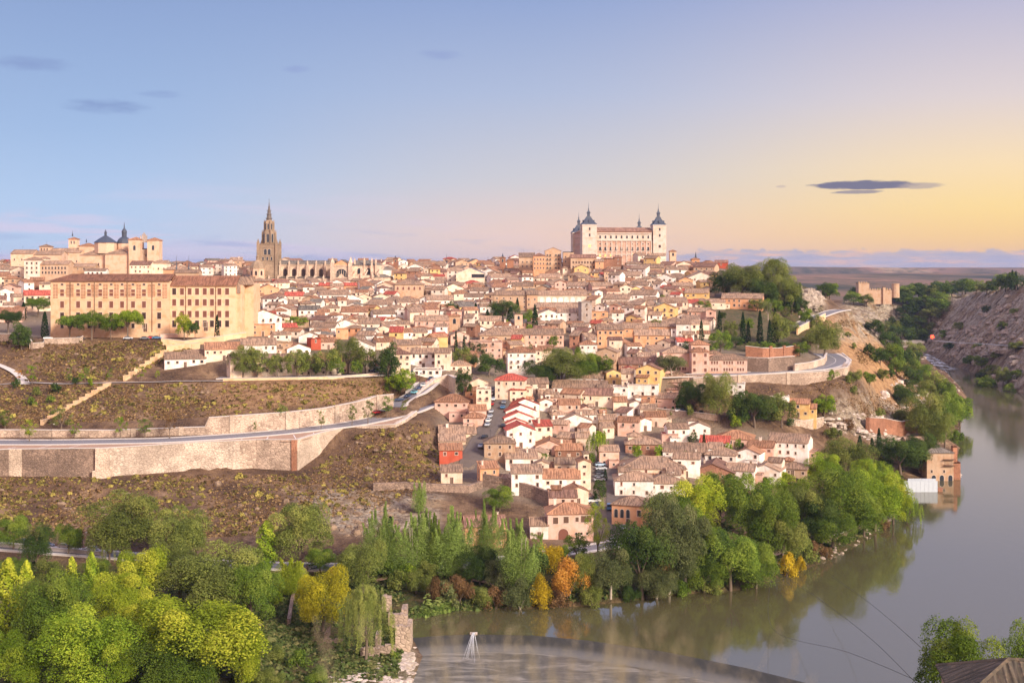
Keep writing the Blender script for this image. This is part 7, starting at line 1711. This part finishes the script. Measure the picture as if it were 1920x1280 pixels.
rocks('slope_rocks', ['560 915|820 920|830 985|640 1000|560 960', '640 935|760 930|720 1010|640 1010', '0 900|560 895|560 980|0 1000', '100 725|740 725|600 765|200 790', '20 650|360 655|230 712|20 712', '640 830|800 810|820 890|620 890'], 380, .4, 2.0, 'rock_brown', 'brown outcrop of rock below the rubble wall')
rocks('flagstones', ['622 1250|690 1226|752 1232|735 1290|600 1300', '690 1230|756 1226|750 1270|690 1276', '720 1224|764 1216|748 1285|715 1290', '735 1228|776 1210|772 1290|728 1292'], 900, .6, 1.8, 'rock_pale', 'pale pink flagstones of the old mill ledge by the weir', .28)
rocks('bank_stones', ['1520 1040|1640 985|1665 985|1560 1052', '1655 960|1690 940|1695 965|1660 985'], 150, .4, 1.3, 'rock', 'dark stones along the river edge')
rocks('river_boulders', ['1715 672|1740 668|1800 700|1840 730|1790 735', '1840 705|1905 735|1880 745|1830 720'], 70, .8, 2.6, 'rock', 'boulders among the white water of the rapids')
# white spout over the weir crest
b = MB(); q = Vector(pz(888, 1190, 0)); rs = random.Random(4)
for k in range(15):
    a = rs.gauss(-.15, .8); ln = rs.uniform(6, 20); b.tube([(rs.uniform(-.3, .3), .3, .5), (a * .3, -ln * .2, .7 + rs.uniform(-.1, .3)), (a * .8, -ln * .6, .1), (a * 1.4, -ln, LOW + .1)], .05, .012, 4)
sp_ = empty('spout', q); tag(sp_, 'thin white spout of water jetting over the weir crest', 'water spout'); flat('white_water', (.85, .85, .85), .5, .3); part(b, 'jet', 'white_water', sp_); b = MB(); b.box(-.9, .9, -.1, .9, -.3, .5, 0, True); part(b, 'sluice_stone', 'rock_pale', sp_)
# ------------------------------------------------------------------ the viewer's own hillside: a tiled roof and dry grass
hp = Vector((47.6, 112.0, float(zt(46, 116)))); root = empty('house', hp); block(root, (0, 0, 0), R(-10), 12.6, 10.5, 49.9 - hp.z, 'h', 'T', 'moss', low=4, pitch=.48, chim=0, door=True)
tag(root, 'tiled hipped roof of a house on the near hillside at the water', 'house')
r = np.random.RandomState(5); mb = MB()
for k in range(150):
    Y = r.uniform(2.3, 5.0); u = r.normal(1000, 140); x = xy(u, Y); z = 88.3 - .372 * Y; top = H - (r.uniform(1150, 1400) - V0) / F * Y; lean = r.normal(.12, .2)
    mb.tube([(x, Y, z), (x + lean * .35, Y, z + (top - z) * .6), (x + lean, Y + r.normal(0, .05), top)], .0019, .0009, 3)
    for j in range(3): zz_ = top - .02 - j * .03; mb.tube([(x + lean, Y, zz_), (x + lean + r.normal(0, .012), Y, zz_ + .03)], .0022, .0006, 3)
flat('straw', (.50, .42, .25), .8, .2); tag(mb.build('dry_grass', MATS['straw']), 'blurred tan grass stalks right in front of the viewer', kind='stuff')
# ------------------------------------------------------------------ labels: what a thing is, then what it stands by, then its place among its likes
ANCH = [(155, 575, 'the cream college'), (395, 585, "the college's lower wing"), (220, 470, 'the blue-domed church'), (136, 455, 'the brick skyline belfry'), (60, 500, 'the galleried mansion'), (342, 500, 'the needle spires'), (503, 440, 'the cathedral tower'), (560, 510, 'the cathedral nave'), (642, 505, 'the cathedral transept'), (690, 510, 'the cathedral apse'),
        (766, 545, 'the loggia palace'), (880, 520, 'the blue-roofed hall'), (1050, 562, 'the arcaded convent'), (958, 568, "the convent's plain wing"), (1105, 440, "the fortress's west tower"), (1170, 455, 'the fortress front'), (1231, 450, "the fortress's east tower"), (1262, 485, 'the hilltop belfry'), (1010, 493, 'the orange ridge block'), (942, 493, 'the twin brick lanterns'),
        (972, 605, 'the slim brick bell tower'), (852, 607, 'the mudejar tower'), (1420, 520, 'the hilltop grove'), (1390, 565, 'the galleried orange house'), (1425, 620, 'the cypress garden'), (1350, 680, 'the pink school'), (1570, 690, 'the hairpin bend'), (1540, 600, 'the upper road'), (1640, 545, 'the ruined castle'), (1680, 640, 'the gorge bridge'), (1497, 768, 'the yellow house'), (1380, 765, 'the shaded car park'),
        (978, 680, 'the white convent'), (1070, 690, 'the big central trees'), (975, 775, 'the stepped red roofs'), (956, 730, 'the red-roofed villa'), (846, 768, 'the pink porch villa'), (846, 855, 'the red-walled house'), (885, 870, 'the stepped street'), (1000, 900, 'the big white house'), (1070, 985, 'the pink arched inn'), (1180, 965, 'the arched tavern'), (1225, 880, 'the great grey roof'), (1205, 835, 'the brick hipped house'), (1180, 800, 'the pink corner house'), (1230, 705, 'the yellow gable'), (1135, 635, 'the orange mansions'), (1100, 735, 'the long white terrace'),
        (1375, 825, 'the orange hipped roof'), (1475, 845, 'the big white end house'), (1120, 835, 'the bright willow'), (560, 695, 'the poplar terrace'), (800, 672, 'the white arcaded house'), (750, 685, 'the cream corner house'), (795, 725, 'the car-lined ramp'), (490, 605, 'the white red-roofed house'), (590, 640, 'the red box house'), (270, 690, 'the upper stepped wall'), (140, 760, 'the lower stepped wall'), (120, 650, 'the terrace stone walls'), (310, 865, 'the great rubble wall'), (560, 850, 'the brick quoin'), (330, 800, 'the piered road wall'), (650, 790, 'the ring road'),
        (90, 1030, 'the riverside road'), (605, 1110, 'the golden tree'), (750, 1180, 'the ruined mill'), (810, 1145, 'the reed bed'), (1050, 1080, 'the orange autumn trees'), (1600, 1000, 'the riverside walk'), (1770, 870, 'the river house'), (1725, 905, 'the boat landing'), (1685, 815, 'the ruined rampart'), (1780, 720, 'the rapids'), (1860, 640, 'the gorge road'), (380, 1200, 'the big yellow-green crown'), (740, 1000, 'the white poplars'), (230, 980, 'the big roadside tree'), (1480, 960, 'the river wood')]
ORD = ['first', 'second', 'third', 'fourth', 'fifth', 'sixth', 'seventh', 'eighth', 'ninth', 'tenth', 'eleventh', 'twelfth']
def relation(u, v):
    a = min(ANCH, key=lambda t: math.hypot((t[0] - u), (t[1] - v) * 1.5)); du, dv = u - a[0], v - a[1]
    if abs(du) < 14 and abs(dv) < 12: r = 'beside'
    elif abs(du) > 1.3 * abs(dv): r = 'left of' if du < 0 else 'right of'
    else: r = 'below' if dv > 0 else 'above'
    return f'{r} {a[2]}'
groups = {}
for o, wd, u, v in TODO:
    s_ = wd if ' at ' in wd or ' by ' in wd else f'{wd} {relation(u, v)}'
    groups.setdefault(s_, []).append((u, v, o))
for s_, l in groups.items():
    if len(l) == 1: l[0][2]['label'] = s_; continue
    if max(q[0] for q in l) - min(q[0] for q in l) >= max(q[1] for q in l) - min(q[1] for q in l): l.sort(key=lambda q: q[0]); end = 'from left'
    else: l.sort(key=lambda q: -q[1]); end = 'from bottom'
    for k, (u, v, o) in enumerate(l): o['label'] = f'{ORD[min(k, 11)]} {end}, {s_}'
    
for o in COL.objects:
    if o.parent is None and o.get('label') and len(o['label'].split()) > 16: print('LONG', o['label'])
# haze between here and the horizon
for o in COL.objects:
    if o.parent is None and o.get('label') and len(o['label'].split()) > 16: o['label'] = o['label'].replace(' tiled', '')
HZ = MB(); HZ.box(-14000, 14000, -60, 15600, -12, 175, 0, True); m = bpy.data.materials.new('air'); m.use_nodes = True; t_ = m.node_tree
for n in list(t_.nodes): t_.nodes.remove(n)
pv_ = t_.nodes.new('ShaderNodeVolumePrincipled'); pv_.inputs['Color'].default_value = (.52, .64, 1.0, 1); pv_.inputs['Density'].default_value = .000045; pv_.inputs['Anisotropy'].default_value = .2
t_.links.new(pv_.outputs[0], t_.nodes.new('ShaderNodeOutputMaterial').inputs['Volume'])
tag(HZ.build('haze', m), kind='stuff')
